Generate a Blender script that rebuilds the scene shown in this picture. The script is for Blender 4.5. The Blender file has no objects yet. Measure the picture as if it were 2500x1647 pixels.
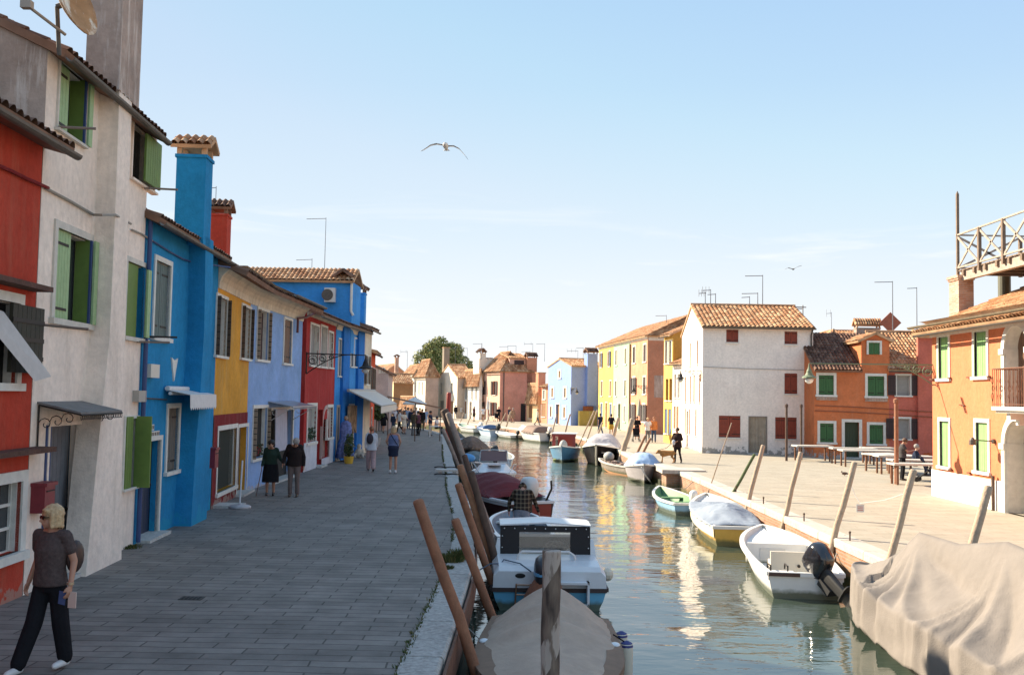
import bpy, math, random
from mathutils import Vector, Matrix, noise as mnoise
sc = bpy.context.scene
col = sc.collection
R_ = math.radians
V = Vector
# ---------------------------------------------------------------- camera
FPX = 2430.0                                  # focal length in pixels of a 2500 px wide frame
PITCH = math.atan(143/FPX); ROLL = 0.018; CZ = 2.9
Fv = V((0, math.cos(PITCH), math.sin(PITCH)))
U0 = V((0, -math.sin(PITCH), math.cos(PITCH))); R0 = V((1, 0, 0))
Uv = U0*math.cos(ROLL) - R0*math.sin(ROLL)
Rv = R0*math.cos(ROLL) + U0*math.sin(ROLL)
cd = bpy.data.cameras.new('camera'); cam = bpy.data.objects.new('camera', cd); col.objects.link(cam)
cam.matrix_world = Matrix(((Rv.x, Uv.x, -Fv.x, 0), (Rv.y, Uv.y, -Fv.y, 0), (Rv.z, Uv.z, -Fv.z, CZ), (0, 0, 0, 1)))
cd.sensor_width = 36; cd.lens = 36*FPX/2500; cd.clip_end = 3000; cd.clip_start = .1
sc.camera = cam
# ---------------------------------------------------------------- light
SUN_EL = R_(31); SUN_DIR = V((-.84*math.cos(SUN_EL), .54*math.cos(SUN_EL), math.sin(SUN_EL))).normalized()
SUN_AZ = math.atan2(SUN_DIR.x, SUN_DIR.y)
world = bpy.data.worlds.new('World'); sc.world = world; world.use_nodes = True
nt = world.node_tree; nt.nodes.clear()
sky = nt.nodes.new('ShaderNodeTexSky'); sky.sky_type = 'NISHITA'; sky.sun_disc = False
sky.sun_elevation = SUN_EL; sky.sun_rotation = SUN_AZ; sky.altitude = 0
sky.air_density = 1.0; sky.dust_density = .5; sky.ozone_density = 1.3
tc = nt.nodes.new('ShaderNodeTexCoord')
mp = nt.nodes.new('ShaderNodeMapping'); mp.inputs['Scale'].default_value = (1.0, 1.0, 9.0)
nz = nt.nodes.new('ShaderNodeTexNoise'); nz.inputs['Scale'].default_value = 3.6; nz.inputs['Detail'].default_value = 9; nz.inputs['Roughness'].default_value = .62; nz.inputs['Distortion'].default_value = .5
rp = nt.nodes.new('ShaderNodeValToRGB'); rp.color_ramp.elements[0].position = .54; rp.color_ramp.elements[1].position = .72
sep = nt.nodes.new('ShaderNodeSeparateXYZ')
band = nt.nodes.new('ShaderNodeValToRGB')
cr = band.color_ramp; cr.elements[0].position = .0; cr.elements[0].color = (.35,)*3+(1,)
e = cr.elements.new(.05); e.color = (.75,)*3+(1,)
e = cr.elements.new(.12); e.color = (.7,)*3+(1,)
cr.elements[-1].position = .21; cr.elements[-1].color = (0, 0, 0, 1)
mul = nt.nodes.new('ShaderNodeMath'); mul.operation = 'MULTIPLY'
mixc = nt.nodes.new('ShaderNodeMix'); mixc.data_type = 'RGBA'
bg = nt.nodes.new('ShaderNodeBackground'); bg.inputs['Strength'].default_value = .10
wo = nt.nodes.new('ShaderNodeOutputWorld')
L = nt.links.new
L(tc.outputs['Generated'], mp.inputs['Vector']); L(mp.outputs['Vector'], nz.inputs['Vector']); L(nz.outputs['Fac'], rp.inputs['Fac'])
L(tc.outputs['Generated'], sep.inputs[0]); L(sep.outputs['Z'], band.inputs['Fac'])
L(rp.outputs['Color'], mul.inputs[0]); L(band.outputs['Color'], mul.inputs[1])
lim = nt.nodes.new('ShaderNodeVectorMath'); lim.operation = 'MINIMUM'; lim.inputs[1].default_value = (3.2, 3.4, 3.6); L(sky.outputs['Color'], lim.inputs[0])   # thin high haze evens out the glare round the sun
hz = nt.nodes.new('ShaderNodeValToRGB'); L(sep.outputs['Z'], hz.inputs['Fac']); h_ = hz.color_ramp; h_.elements[0].position = 0; h_.elements[0].color = (.93, .92, .90, 1); h_.elements[1].position = .55; h_.elements[1].color = (.35, .545, .80, 1)
for p_, c_ in ((.07, (.84, .875, .895)), (.16, (.64, .765, .87)), (.30, (.455, .63, .83)), (.40, (.38, .57, .80))): e = h_.elements.new(p_); e.color = (*c_, 1)
hs_ = nt.nodes.new('ShaderNodeVectorMath'); hs_.operation = 'SCALE'; hs_.inputs['Scale'].default_value = 4.05; L(hz.outputs['Color'], hs_.inputs[0])
veil = nt.nodes.new('ShaderNodeMix'); veil.data_type = 'RGBA'; veil.inputs['Factor'].default_value = .80; L(lim.outputs[0], veil.inputs['A']); L(hs_.outputs[0], veil.inputs['B'])
L(mul.outputs[0], mixc.inputs['Factor']); L(veil.outputs['Result'], mixc.inputs['A']); mixc.inputs['B'].default_value = (3.9, 3.9, 3.9, 1)
tint = nt.nodes.new('ShaderNodeMix'); tint.data_type = 'RGBA'; tint.blend_type = 'MULTIPLY'; tint.inputs['Factor'].default_value = 1
L(mixc.outputs['Result'], tint.inputs['A']); tint.inputs['B'].default_value = (1, 1, 1, 1)
L(tint.outputs['Result'], bg.inputs['Color']); L(bg.outputs[0], wo.inputs['Surface'])
sl = bpy.data.lights.new('sun', 'SUN'); sl.energy = 4.6; sl.angle = R_(.53); sl.color = (1, .86, .66)
so = bpy.data.objects.new('sun', sl); col.objects.link(so); so.rotation_euler = (-SUN_DIR).to_track_quat('-Z', 'Y').to_euler(); so.location = (-30, 20, 40)
sc.view_settings.view_transform = 'Standard'; sc.view_settings.look = 'None'
sc.view_settings.exposure = 1.50; sc.view_settings.gamma = 1
sc.cycles.max_bounces = 6
# ---------------------------------------------------------------- projection helpers (survey of the place: a sight line met with a plane)
def ray(px, py):
    return Fv + Rv*((px-1250)/FPX) - Uv*((py-823.5)/FPX)
C0 = V((0, 0, CZ))
def P(px, py, z=0.0):
    d = ray(px, py); return C0 + d*((z-CZ)/d.z)
def PY(px, py, y):
    d = ray(px, py); return C0 + d*(y/d.y)
ZR = -.15; ZW = -1.05
# ---------------------------------------------------------------- mesh builder
def ortho(d):
    d = d.normalized(); a = V((0, 0, 1)) if abs(d.z) < .9 else V((1, 0, 0))
    x = d.cross(a).normalized(); return x, d.cross(x).normalized()
class MB:
    def __init__(s): s.v = []; s.f = []; s.m = []; s.uv = None
    def add(s, vs, fs, mi=0):
        b = len(s.v); s.v += [tuple(p) for p in vs]; s.f += [tuple(b+i for i in f) for f in fs]; s.m += [mi]*len(fs); return s
    def hexa(s, p, mi=0):   # 8 corners: bottom 4 ccw, top 4 ccw
        return s.add(p, [(3, 2, 1, 0), (4, 5, 6, 7), (0, 1, 5, 4), (1, 2, 6, 5), (2, 3, 7, 6), (3, 0, 4, 7)], mi)
    def box(s, x0, x1, y0, y1, z0, z1, mi=0):
        return s.hexa([(x0, y0, z0), (x1, y0, z0), (x1, y1, z0), (x0, y1, z0), (x0, y0, z1), (x1, y0, z1), (x1, y1, z1), (x0, y1, z1)], mi)
    def fbox(s, F, u0, u1, n0, n1, z0, z1, mi=0):
        return s.hexa([F.pt(u0, n0, z0), F.pt(u1, n0, z0), F.pt(u1, n1, z0), F.pt(u0, n1, z0), F.pt(u0, n0, z1), F.pt(u1, n0, z1), F.pt(u1, n1, z1), F.pt(u0, n1, z1)], mi)
    def beam(s, p, q, w, h, mi=0, up=V((0, 0, 1))):
        p = V(p); q = V(q); d = (q-p).normalized(); x = d.cross(up)
        x = (x.normalized() if x.length > .01 else V((1, 0, 0)))*w/2; y = x.cross(d).normalized()*h/2
        return s.hexa([p-x-y, p+x-y, q+x-y, q-x-y, p-x+y, p+x+y, q+x+y, q-x+y], mi)
    def cyl(s, p, q, r0, r1=None, n=10, mi=0, cap=True):
        r1 = r0 if r1 is None else r1; p = V(p); q = V(q); x, y = ortho(q-p)
        vs = [p+(x*math.cos(2*math.pi*i/n)+y*math.sin(2*math.pi*i/n))*r0 for i in range(n)] + [q+(x*math.cos(2*math.pi*i/n)+y*math.sin(2*math.pi*i/n))*r1 for i in range(n)]
        fs = [(i, (i+1) % n, n+(i+1) % n, n+i) for i in range(n)]
        if cap: fs += [tuple(range(n-1, -1, -1)), tuple(range(n, 2*n))]
        return s.add(vs, fs, mi)
    def tube(s, pts, r, n=6, mi=0):
        pts = [V(p) for p in pts]; rings = []; x = None
        for i, p in enumerate(pts):
            d = (pts[min(i+1, len(pts)-1)]-pts[max(i-1, 0)]).normalized()
            if x is None: x, y = ortho(d)
            x = (x-d*x.dot(d)).normalized(); y = d.cross(x)
            rr = r[i] if isinstance(r, (list, tuple)) else r
            rings.append([p+(x*math.cos(2*math.pi*k/n)+y*math.sin(2*math.pi*k/n))*rr for k in range(n)])
        return s.loft(rings, mi)
    def loft(s, rings, mi=0, caps=True, closed=True):
        n = len(rings[0]); vs = [p for r in rings for p in r]; fs = []
        for i in range(len(rings)-1):
            for k in range(n if closed else n-1):
                k2 = (k+1) % n; fs.append((i*n+k, i*n+k2, (i+1)*n+k2, (i+1)*n+k))
        if caps and closed: fs += [tuple(range(n-1, -1, -1)), tuple((len(rings)-1)*n+k for k in range(n))]
        return s.add(vs, fs, mi)
    def lathe(s, prof, c=(0, 0, 0), n=14, mi=0):
        c = V(c); return s.loft([[c+V((r*math.cos(2*math.pi*k/n), r*math.sin(2*math.pi*k/n), z)) for k in range(n)] for r, z in prof], mi)
    def ell(s, c, r, n=10, mi=0, M=None):
        c = V(c); rings = []
        if not isinstance(r, (list, tuple)): r = (r, r, r)
        k = max(4, n//2+1)
        for i in range(k+1):
            a = -math.pi/2+math.pi*i/k; a = max(-1.45, min(1.45, a)); ring = []
            for j in range(n):
                b = 2*math.pi*j/n; p = V((math.cos(a)*math.cos(b)*r[0], math.cos(a)*math.sin(b)*r[1], math.sin(a)*r[2]))
                ring.append(c+(M @ p if M else p))
            rings.append(ring)
        return s.loft(rings, mi)
    def prism(s, poly, thick, mi=0):    # planar polygon thickened along vector
        n = len(poly); t = V(thick); vs = [V(p) for p in poly]+[V(p)+t for p in poly]
        return s.add(vs, [tuple(range(n-1, -1, -1)), tuple(range(n, 2*n))]+[(i, (i+1) % n, n+(i+1) % n, n+i) for i in range(n)], mi)
    def build(s, name, mats, parent=None, origin=None, smooth=False, loc=None, mods=None):
        me = bpy.data.meshes.new(name); o = V(origin) if origin is not None else V((0, 0, 0))
        me.from_pydata([(x-o.x, y-o.y, z-o.z) for x, y, z in s.v], [], s.f)
        if not isinstance(mats, (list, tuple)): mats = [mats]
        for m in mats: me.materials.append(m)
        if len(mats) > 1: me.polygons.foreach_set('material_index', s.m)
        if smooth: me.polygons.foreach_set('use_smooth', [True]*len(me.polygons))
        if s.uv:
            lay = me.uv_layers.new(name='UVMap'); lay.data.foreach_set('uv', [c for f in s.f for i in f for c in s.uv[i]])
        me.update(); ob = bpy.data.objects.new(name, me); col.objects.link(ob)
        if parent: ob.parent = parent
        if loc is not None: ob.location = loc
        return ob
def tag(o, label=None, cat=None, group=None, kind=None):
    if label: o['label'] = label
    if cat: o['category'] = cat
    if group: o['group'] = group
    if kind: o['kind'] = kind
    return o
def thing(name, loc, label, cat, group=None, rz=0.0):
    o = bpy.data.objects.new(name, None); col.objects.link(o); o.location = loc; o.rotation_euler = (0, 0, rz)
    o.empty_display_size = .2
    return tag(o, label, cat, group)
# ---------------------------------------------------------------- materials
_mc = {}
def N(nt, t, **k):
    n = nt.nodes.new(t)
    for a, b in k.items(): setattr(n, a, b)
    return n
def newmat(name):
    m = bpy.data.materials.new(name); m.use_nodes = True; nt = m.node_tree
    return m, nt, nt.nodes['Principled BSDF']
def plain(name, c, rough=.6, metal=0.0, spec=.5, bump=0.0, bscale=40, var=.0, vscale=6, trans=0, wrinkle=0, tide=None):
    if name in _mc: return _mc[name]
    m, nt, b = newmat(name); b.inputs['Roughness'].default_value = rough; b.inputs['Metallic'].default_value = metal
    b.inputs['Specular IOR Level'].default_value = spec; b.inputs['Base Color'].default_value = (*c, 1)
    if trans: b.inputs['Transmission Weight'].default_value = trans
    tc = N(nt, 'ShaderNodeTexCoord')
    if var:
        n = N(nt, 'ShaderNodeTexNoise'); n.inputs['Scale'].default_value = vscale; n.inputs['Detail'].default_value = 6; n.inputs['Roughness'].default_value = .65
        r = N(nt, 'ShaderNodeMapRange'); r.inputs[1].default_value = .25; r.inputs[2].default_value = .75; r.inputs[3].default_value = 1-var; r.inputs[4].default_value = 1+var
        mx = N(nt, 'ShaderNodeMix', data_type='RGBA', blend_type='MULTIPLY'); mx.inputs['Factor'].default_value = 1
        mx.inputs['A'].default_value = (*c, 1); nt.links.new(tc.outputs['Object'], n.inputs['Vector']); nt.links.new(n.outputs['Fac'], r.inputs[0])
        nt.links.new(r.outputs[0], mx.inputs['B']); nt.links.new(mx.outputs['Result'], b.inputs['Base Color'])
    if bump:
        n = N(nt, 'ShaderNodeTexNoise'); n.inputs['Scale'].default_value = bscale; n.inputs['Detail'].default_value = 4
        bp = N(nt, 'ShaderNodeBump'); bp.inputs['Strength'].default_value = bump; bp.inputs['Distance'].default_value = .02
        nt.links.new(tc.outputs['Object'], n.inputs['Vector']); nt.links.new(n.outputs['Fac'], bp.inputs['Height']); nt.links.new(bp.outputs[0], b.inputs['Normal'])
    if wrinkle:
        n = N(nt, 'ShaderNodeTexNoise', noise_type='RIDGED_MULTIFRACTAL'); n.inputs['Scale'].default_value = 2.6; n.inputs['Detail'].default_value = 3; n.inputs['Distortion'].default_value = 1.2; nt.links.new(tc.outputs['Object'], n.inputs['Vector'])
        b2 = N(nt, 'ShaderNodeBump'); b2.inputs['Strength'].default_value = wrinkle; b2.inputs['Distance'].default_value = .05; nt.links.new(n.outputs['Fac'], b2.inputs['Height'])
        if bump: nt.links.new(bp.outputs[0], b2.inputs['Normal'])
        nt.links.new(b2.outputs[0], b.inputs['Normal'])
    if tide:      # weed and wet above the water line
        g = N(nt, 'ShaderNodeNewGeometry'); sp = N(nt, 'ShaderNodeSeparateXYZ'); nt.links.new(g.outputs['Position'], sp.inputs[0]); nn = N(nt, 'ShaderNodeTexNoise'); nn.inputs['Scale'].default_value = 7; nn.inputs['Detail'].default_value = 6; nt.links.new(g.outputs['Position'], nn.inputs['Vector'])
        ma = N(nt, 'ShaderNodeMath', operation='MULTIPLY_ADD'); ma.inputs[1].default_value = tide[1]; nt.links.new(nn.outputs['Fac'], ma.inputs[0]); nt.links.new(sp.outputs['Z'], ma.inputs[2])
        r = N(nt, 'ShaderNodeMapRange'); r.inputs[1].default_value = tide[0]; r.inputs[2].default_value = tide[0]+.10; r.inputs[3].default_value = .9; r.inputs[4].default_value = 0; nt.links.new(ma.outputs[0], r.inputs[0])
        mt = N(nt, 'ShaderNodeMix', data_type='RGBA'); nt.links.new(r.outputs[0], mt.inputs['Factor']); mt.inputs['B'].default_value = (*tide[2], 1)
        if b.inputs['Base Color'].is_linked: nt.links.new(b.inputs['Base Color'].links[0].from_socket, mt.inputs['A'])
        else: mt.inputs['A'].default_value = (*c, 1)
        nt.links.new(mt.outputs['Result'], b.inputs['Base Color'])
    _mc[name] = m; return m
def stucco(name, c, stain=(.35, .30, .25), amt=.35, damp=0.0, peel=None, seed=0, rough=.9, var=.16, z0=0.0):
    """painted lime plaster: patchy fading, rain streaks, optional peeled patches low on the wall"""
    if name in _mc: return _mc[name]
    m, nt, b = newmat(name); L = nt.links.new; b.inputs['Roughness'].default_value = rough; b.inputs['Specular IOR Level'].default_value = .2
    g = N(nt, 'ShaderNodeNewGeometry')
    off = N(nt, 'ShaderNodeVectorMath', operation='ADD'); off.inputs[1].default_value = (seed*7.3, seed*3.1, 0); L(g.outputs['Position'], off.inputs[0])
    def nse(sc_, det=5, scl=None, rg=.6):
        n = N(nt, 'ShaderNodeTexNoise'); n.inputs['Scale'].default_value = sc_; n.inputs['Detail'].default_value = det; n.inputs['Roughness'].default_value = rg
        if scl:
            mp = N(nt, 'ShaderNodeMapping'); mp.inputs['Scale'].default_value = scl; L(off.outputs[0], mp.inputs[0]); L(mp.outputs[0], n.inputs['Vector'])
        else: L(off.outputs[0], n.inputs['Vector'])
        return n
    def rng(src, a, b_, c_, d):
        r = N(nt, 'ShaderNodeMapRange'); r.inputs[1].default_value = a; r.inputs[2].default_value = b_; r.inputs[3].default_value = c_; r.inputs[4].default_value = d
        L(src, r.inputs[0]); return r.outputs[0]
    v1 = rng(nse(.9).outputs['Fac'], .3, .7, 1-var, 1+var); v2 = rng(nse(9, 6).outputs['Fac'], .3, .7, .9, 1.1)
    mm = N(nt, 'ShaderNodeMath', operation='MULTIPLY'); L(v1, mm.inputs[0]); L(v2, mm.inputs[1])
    mx = N(nt, 'ShaderNodeMix', data_type='RGBA', blend_type='MULTIPLY'); mx.inputs['Factor'].default_value = 1; mx.inputs['A'].default_value = (*c, 1); L(mm.outputs[0], mx.inputs['B'])
    st = rng(nse(2.2, 6, (1.6, 1.6, .22), .7).outputs['Fac'], .50, .80, 0, amt)
    m2 = N(nt, 'ShaderNodeMix', data_type='RGBA'); L(st, m2.inputs['Factor']); L(mx.outputs['Result'], m2.inputs['A']); m2.inputs['B'].default_value = (*stain, 1)
    out = m2.outputs['Result']
    if peel:
        sp = N(nt, 'ShaderNodeSeparateXYZ'); L(g.outputs['Position'], sp.inputs[0])
        h = rng(sp.outputs['Z'], z0, z0+peel[1], .16, -.35); ad = N(nt, 'ShaderNodeMath', operation='ADD'); L(nse(3.2, 8).outputs['Fac'], ad.inputs[0]); L(h, ad.inputs[1])
        k = rng(ad.outputs[0], .56, .60, 0, 1); m3 = N(nt, 'ShaderNodeMix', data_type='RGBA'); L(k, m3.inputs['Factor']); L(out, m3.inputs['A']); m3.inputs['B'].default_value = (*peel[0], 1); out = m3.outputs['Result']
    L(out, b.inputs['Base Color'])
    n = nse(26, 5); n2 = nse(3.0, 3); a2 = N(nt, 'ShaderNodeMath', operation='MULTIPLY_ADD'); a2.inputs[1].default_value = 2.5; L(n2.outputs['Fac'], a2.inputs[0]); L(n.outputs['Fac'], a2.inputs[2])
    bp = N(nt, 'ShaderNodeBump'); bp.inputs['Strength'].default_value = .5; bp.inputs['Distance'].default_value = .015; L(a2.outputs[0], bp.inputs['Height']); L(bp.outputs[0], b.inputs['Normal'])
    _mc[name] = m; return m
def tilemat(name, c1, c2, c3):
    """terracotta: each tile its own tone, from the tile number in the UVs"""
    if name in _mc: return _mc[name]
    m, nt, b = newmat(name); L = nt.links.new; b.inputs['Roughness'].default_value = .85; b.inputs['Specular IOR Level'].default_value = .25
    uv = N(nt, 'ShaderNodeUVMap'); fl = N(nt, 'ShaderNodeVectorMath', operation='FLOOR'); L(uv.outputs[0], fl.inputs[0])
    wn = N(nt, 'ShaderNodeTexWhiteNoise', noise_dimensions='2D'); L(fl.outputs[0], wn.inputs[0])
    r = N(nt, 'ShaderNodeValToRGB'); r.color_ramp.elements[0].color = (*c1, 1); r.color_ramp.elements[1].color = (*c3, 1); e = r.color_ramp.elements.new(.5); e.color = (*c2, 1); L(wn.outputs['Value'], r.inputs[0])
    g = N(nt, 'ShaderNodeNewGeometry'); n = N(nt, 'ShaderNodeTexNoise'); n.inputs['Scale'].default_value = 2.4; n.inputs['Detail'].default_value = 7; L(g.outputs['Position'], n.inputs['Vector'])
    mr = N(nt, 'ShaderNodeMapRange'); mr.inputs[1].default_value = .35; mr.inputs[2].default_value = .7; mr.inputs[3].default_value = .7; mr.inputs[4].default_value = 1.15; L(n.outputs['Fac'], mr.inputs[0])
    mx = N(nt, 'ShaderNodeMix', data_type='RGBA', blend_type='MULTIPLY'); mx.inputs['Factor'].default_value = 1; L(r.outputs[0], mx.inputs['A']); L(mr.outputs[0], mx.inputs['B']); L(mx.outputs['Result'], b.inputs['Base Color'])
    _mc[name] = m; return m
def brickmat(name, c1, c2, mortar, sx=.25, sz=.065, axis='wall', ms=.012, rough=.85, algae=None, off=.5, bump=.4, patch=(.72, 1.22)):
    if name in _mc: return _mc[name]
    m, nt, b = newmat(name); L = nt.links.new; b.inputs['Roughness'].default_value = rough; b.inputs['Specular IOR Level'].default_value = .3
    g = N(nt, 'ShaderNodeNewGeometry'); sp = N(nt, 'ShaderNodeSeparateXYZ'); L(g.outputs['Position'], sp.inputs[0]); cb = N(nt, 'ShaderNodeCombineXYZ')
    if axis == 'ground': L(sp.outputs['X'], cb.inputs[0]); L(sp.outputs['Y'], cb.inputs[1])
    else:
        ad = N(nt, 'ShaderNodeMath', operation='ADD'); L(sp.outputs['X'], ad.inputs[0]); L(sp.outputs['Y'], ad.inputs[1]); L(ad.outputs[0], cb.inputs[0]); L(sp.outputs['Z'], cb.inputs[1])
    wob = N(nt, 'ShaderNodeTexNoise'); wob.inputs['Scale'].default_value = .7; wob.inputs['Detail'].default_value = 3; L(g.outputs['Position'], wob.inputs['Vector'])
    wv = N(nt, 'ShaderNodeVectorMath', operation='MULTIPLY_ADD'); wv.inputs[1].default_value = (.12, .12, 0) if axis == 'ground' else (.03, .03, 0); L(wob.outputs['Color'], wv.inputs[0]); L(cb.outputs[0], wv.inputs[2])
    br = N(nt, 'ShaderNodeTexBrick'); br.inputs['Scale'].default_value = 1; br.inputs['Brick Width'].default_value = sx; br.inputs['Row Height'].default_value = sz; br.inputs['Mortar Size'].default_value = ms
    br.inputs['Color1'].default_value = (*c1, 1); br.inputs['Color2'].default_value = (*c2, 1); br.inputs['Mortar'].default_value = (*mortar, 1); br.offset = off; br.inputs['Mortar Smooth'].default_value = .3; br.inputs['Bias'].default_value = 0
    L(wv.outputs[0], br.inputs['Vector'])
    n = N(nt, 'ShaderNodeTexNoise'); n.inputs['Scale'].default_value = 1.3; n.inputs['Detail'].default_value = 8; n.inputs['Roughness'].default_value = .7; L(g.outputs['Position'], n.inputs['Vector'])
    mr = N(nt, 'ShaderNodeMapRange'); mr.inputs[1].default_value = .3; mr.inputs[2].default_value = .7; mr.inputs[3].default_value = patch[0]; mr.inputs[4].default_value = patch[1]; L(n.outputs['Fac'], mr.inputs[0])
    mx = N(nt, 'ShaderNodeMix', data_type='RGBA', blend_type='MULTIPLY'); mx.inputs['Factor'].default_value = 1; L(br.outputs['Color'], mx.inputs['A']); L(mr.outputs[0], mx.inputs['B']); out = mx.outputs['Result']
    if algae:
        ad = N(nt, 'ShaderNodeMath', operation='MULTIPLY_ADD'); ad.inputs[1].default_value = .5; L(n.outputs['Fac'], ad.inputs[0]); L(sp.outputs['Z'], ad.inputs[2])
        k = N(nt, 'ShaderNodeMapRange'); k.inputs[1].default_value = algae[1]; k.inputs[2].default_value = algae[1]+.25; k.inputs[3].default_value = 1; k.inputs[4].default_value = 0; L(ad.outputs[0], k.inputs[0])
        m3 = N(nt, 'ShaderNodeMix', data_type='RGBA'); L(k.outputs[0], m3.inputs['Factor']); L(out, m3.inputs['A']); m3.inputs['B'].default_value = (*algae[0], 1); out = m3.outputs['Result']
    L(out, b.inputs['Base Color'])
    bp = N(nt, 'ShaderNodeBump'); bp.inputs['Strength'].default_value = bump; bp.inputs['Distance'].default_value = .01; bp.invert = True; L(br.outputs['Fac'], bp.inputs['Height']); 
    n4 = N(nt, 'ShaderNodeTexNoise'); n4.inputs['Scale'].default_value = 30; L(g.outputs['Position'], n4.inputs['Vector']); b2 = N(nt, 'ShaderNodeBump'); b2.inputs['Strength'].default_value = .25; b2.inputs['Distance'].default_value = .01; L(n4.outputs['Fac'], b2.inputs['Height']); L(bp.outputs[0], b2.inputs['Normal']); L(b2.outputs[0], b.inputs['Normal'])
    _mc[name] = m; return m
M_white = plain('white_stone', (.68, .66, .60), .7, bump=.2, var=.14)
M_stone = plain('istrian_stone', (.50, .485, .45), .75, bump=.45, bscale=22, var=.3, vscale=14)
M_dark = plain('dark_opening', (.012, .011, .010), .7)
M_glass = plain('window_glass', (.035, .04, .045), .08, spec=.6)
M_gut = plain('gutter_metal', (.10, .085, .07), .55, .3, var=.3)
M_iron = plain('wrought_iron', (.03, .024, .02), .6, .4)
M_curt = plain('curtain_cloth', (.30, .29, .27), .9, var=.1)
M_brown = plain('brown_shutter', (.085, .055, .035), .7, var=.2)
M_black = plain('black_shutter', (.02, .018, .014), .7)
M_tile = tilemat('terracotta_tiles', (.34, .15, .07), (.48, .25, .125), (.60, .38, .22))
M_tiled = tilemat('weathered_tiles', (.10, .05, .035), (.17, .085, .055), (.26, .15, .10))
M_cable = plain('cable', (.06, .045, .035), .7)
M_brick = brickmat('chimney_brick', (.42, .20, .12), (.55, .36, .26), (.45, .38, .32))
M_galv = plain('antenna_metal', (.25, .25, .26), .5, .5)
# ---------------------------------------------------------------- faces, houses
class Face:
    def __init__(s, A, B):
        s.O = V((A.x, A.y, 0)); d = V((B.x-A.x, B.y-A.y, 0)); s.W = d.length; s.d = d.normalized(); s.n = V((-s.d.y, s.d.x, 0)); s.op = []; s.z0 = A.z
    def pt(s, u, n, z): return s.O+s.d*u+s.n*n+V((0, 0, z))
    def uz(s, px, py, n=0.0):
        r = ray(px, py); o = s.O+s.n*n; t = (o-C0).dot(s.n)/r.dot(s.n); q = C0+r*t; return (q-s.O).dot(s.d), q.z
    def rect(s, x0, y0, x1, y1):
        xm = (x0+x1)/2; ym = (y0+y1)/2
        u0 = s.uz(x0, ym)[0]; u1 = s.uz(x1, ym)[0]; return min(u0, u1), max(u0, u1), s.uz(xm, y1)[1], s.uz(xm, y0)[1]
def wall_mesh(mb, F, u0, u1, z0, z1, ops, depth=.16, mi=0):
    us = sorted(set([u0, u1]+[min(max(v, u0), u1) for o in ops for v in o[:2]])); zs = sorted(set([z0, z1]+[min(max(v, z0), z1) for o in ops for v in o[2:4]]))
    for i in range(len(us)-1):
        for j in range(len(zs)-1):
            if us[i+1]-us[i] < 1e-4 or zs[j+1]-zs[j] < 1e-4: continue
            um = (us[i]+us[i+1])/2; zm = (zs[j]+zs[j+1])/2
            if any(o[0] < um < o[1] and o[2] < zm < o[3] for o in ops): continue
            mb.add([F.pt(us[i], 0, zs[j]), F.pt(us[i+1], 0, zs[j]), F.pt(us[i+1], 0, zs[j+1]), F.pt(us[i], 0, zs[j+1])], [(0, 1, 2, 3)], mi)
    for o in ops:
        a, b, c, d = o[:4]; q = [(a, c), (b, c), (b, d), (a, d)]
        for k in range(4):
            p, r = q[k], q[(k+1) % 4]
            if k == 2 and d >= z1-.002: continue
            mb.add([F.pt(p[0], 0, p[1]), F.pt(r[0], 0, r[1]), F.pt(r[0], depth, r[1]), F.pt(p[0], depth, p[1])], [(3, 2, 1, 0)], mi)
def tile_roof(mb, p00, p10, p11, p01, cw=.2, rh=.34, amp=.045, ns=6, thick=.07, mi=0, seed=0):
    """p00-p10 eave, p01-p11 ridge; barrel tiles in columns running up the slope"""
    p00, p10, p11, p01 = V(p00), V(p10), V(p11), V(p01)
    L1 = max((p10-p00).length, (p11-p01).length); H = max((p01-p00).length, (p11-p10).length)
    nc = max(1, round(L1/cw)); nr = max(1, round(H/rh)); nrm = (p10-p00).cross(p01-p00)
    if nrm.length < 1e-6: nrm = (p11-p01).cross(p01-p00)
    nrm.normalize()
    if nrm.z < 0: nrm = -nrm
    rnd = random.Random(seed+nc*7+nr); jit = [[rnd.uniform(-.012, .012) for _ in range(nr)] for _ in range(nc)]
    vs = []; uvs = []; C = nc*ns+1; rows = []
    for r in range(nr): rows += [(r/nr, r, .030), ((r+.999)/nr, r, .0)]
    for t, r, lift in rows:
        a = p00.lerp(p01, t); b = p10.lerp(p11, t)
        for c in range(C):
            f = c/ns; ci = min(int(f), nc-1); h = amp*(abs(math.sin(math.pi*f))*1.5-.5)
            vs.append(a.lerp(b, c/(C-1))+nrm*(h+lift+jit[ci][r]*(1 if .1 < f % 1 < .9 else 0))); uvs.append((min(f, nc-.001)+.001, r+.5))
    b0 = len(mb.v)
    if mb.uv is None: mb.uv = [(0.5, 0.5)]*b0
    fs = []
    R = len(rows)
    for r in range(R-1):
        for c in range(C-1): fs.append((r*C+c, r*C+c+1, (r+1)*C+c+1, (r+1)*C+c))
    mb.add(vs, fs, mi); mb.uv += uvs
    lo = -nrm*(thick+amp)
    q = [p00+lo, p10+lo, p11+lo, p01+lo]; up = [p+nrm*.0 for p in (p00, p10, p11, p01)]
    mb.add(q+up, [(3, 2, 1, 0), (0, 1, 5, 4), (1, 2, 6, 5), (2, 3, 7, 6), (3, 0, 4, 7)], mi); mb.uv += [(.5, .5)]*8
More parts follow.
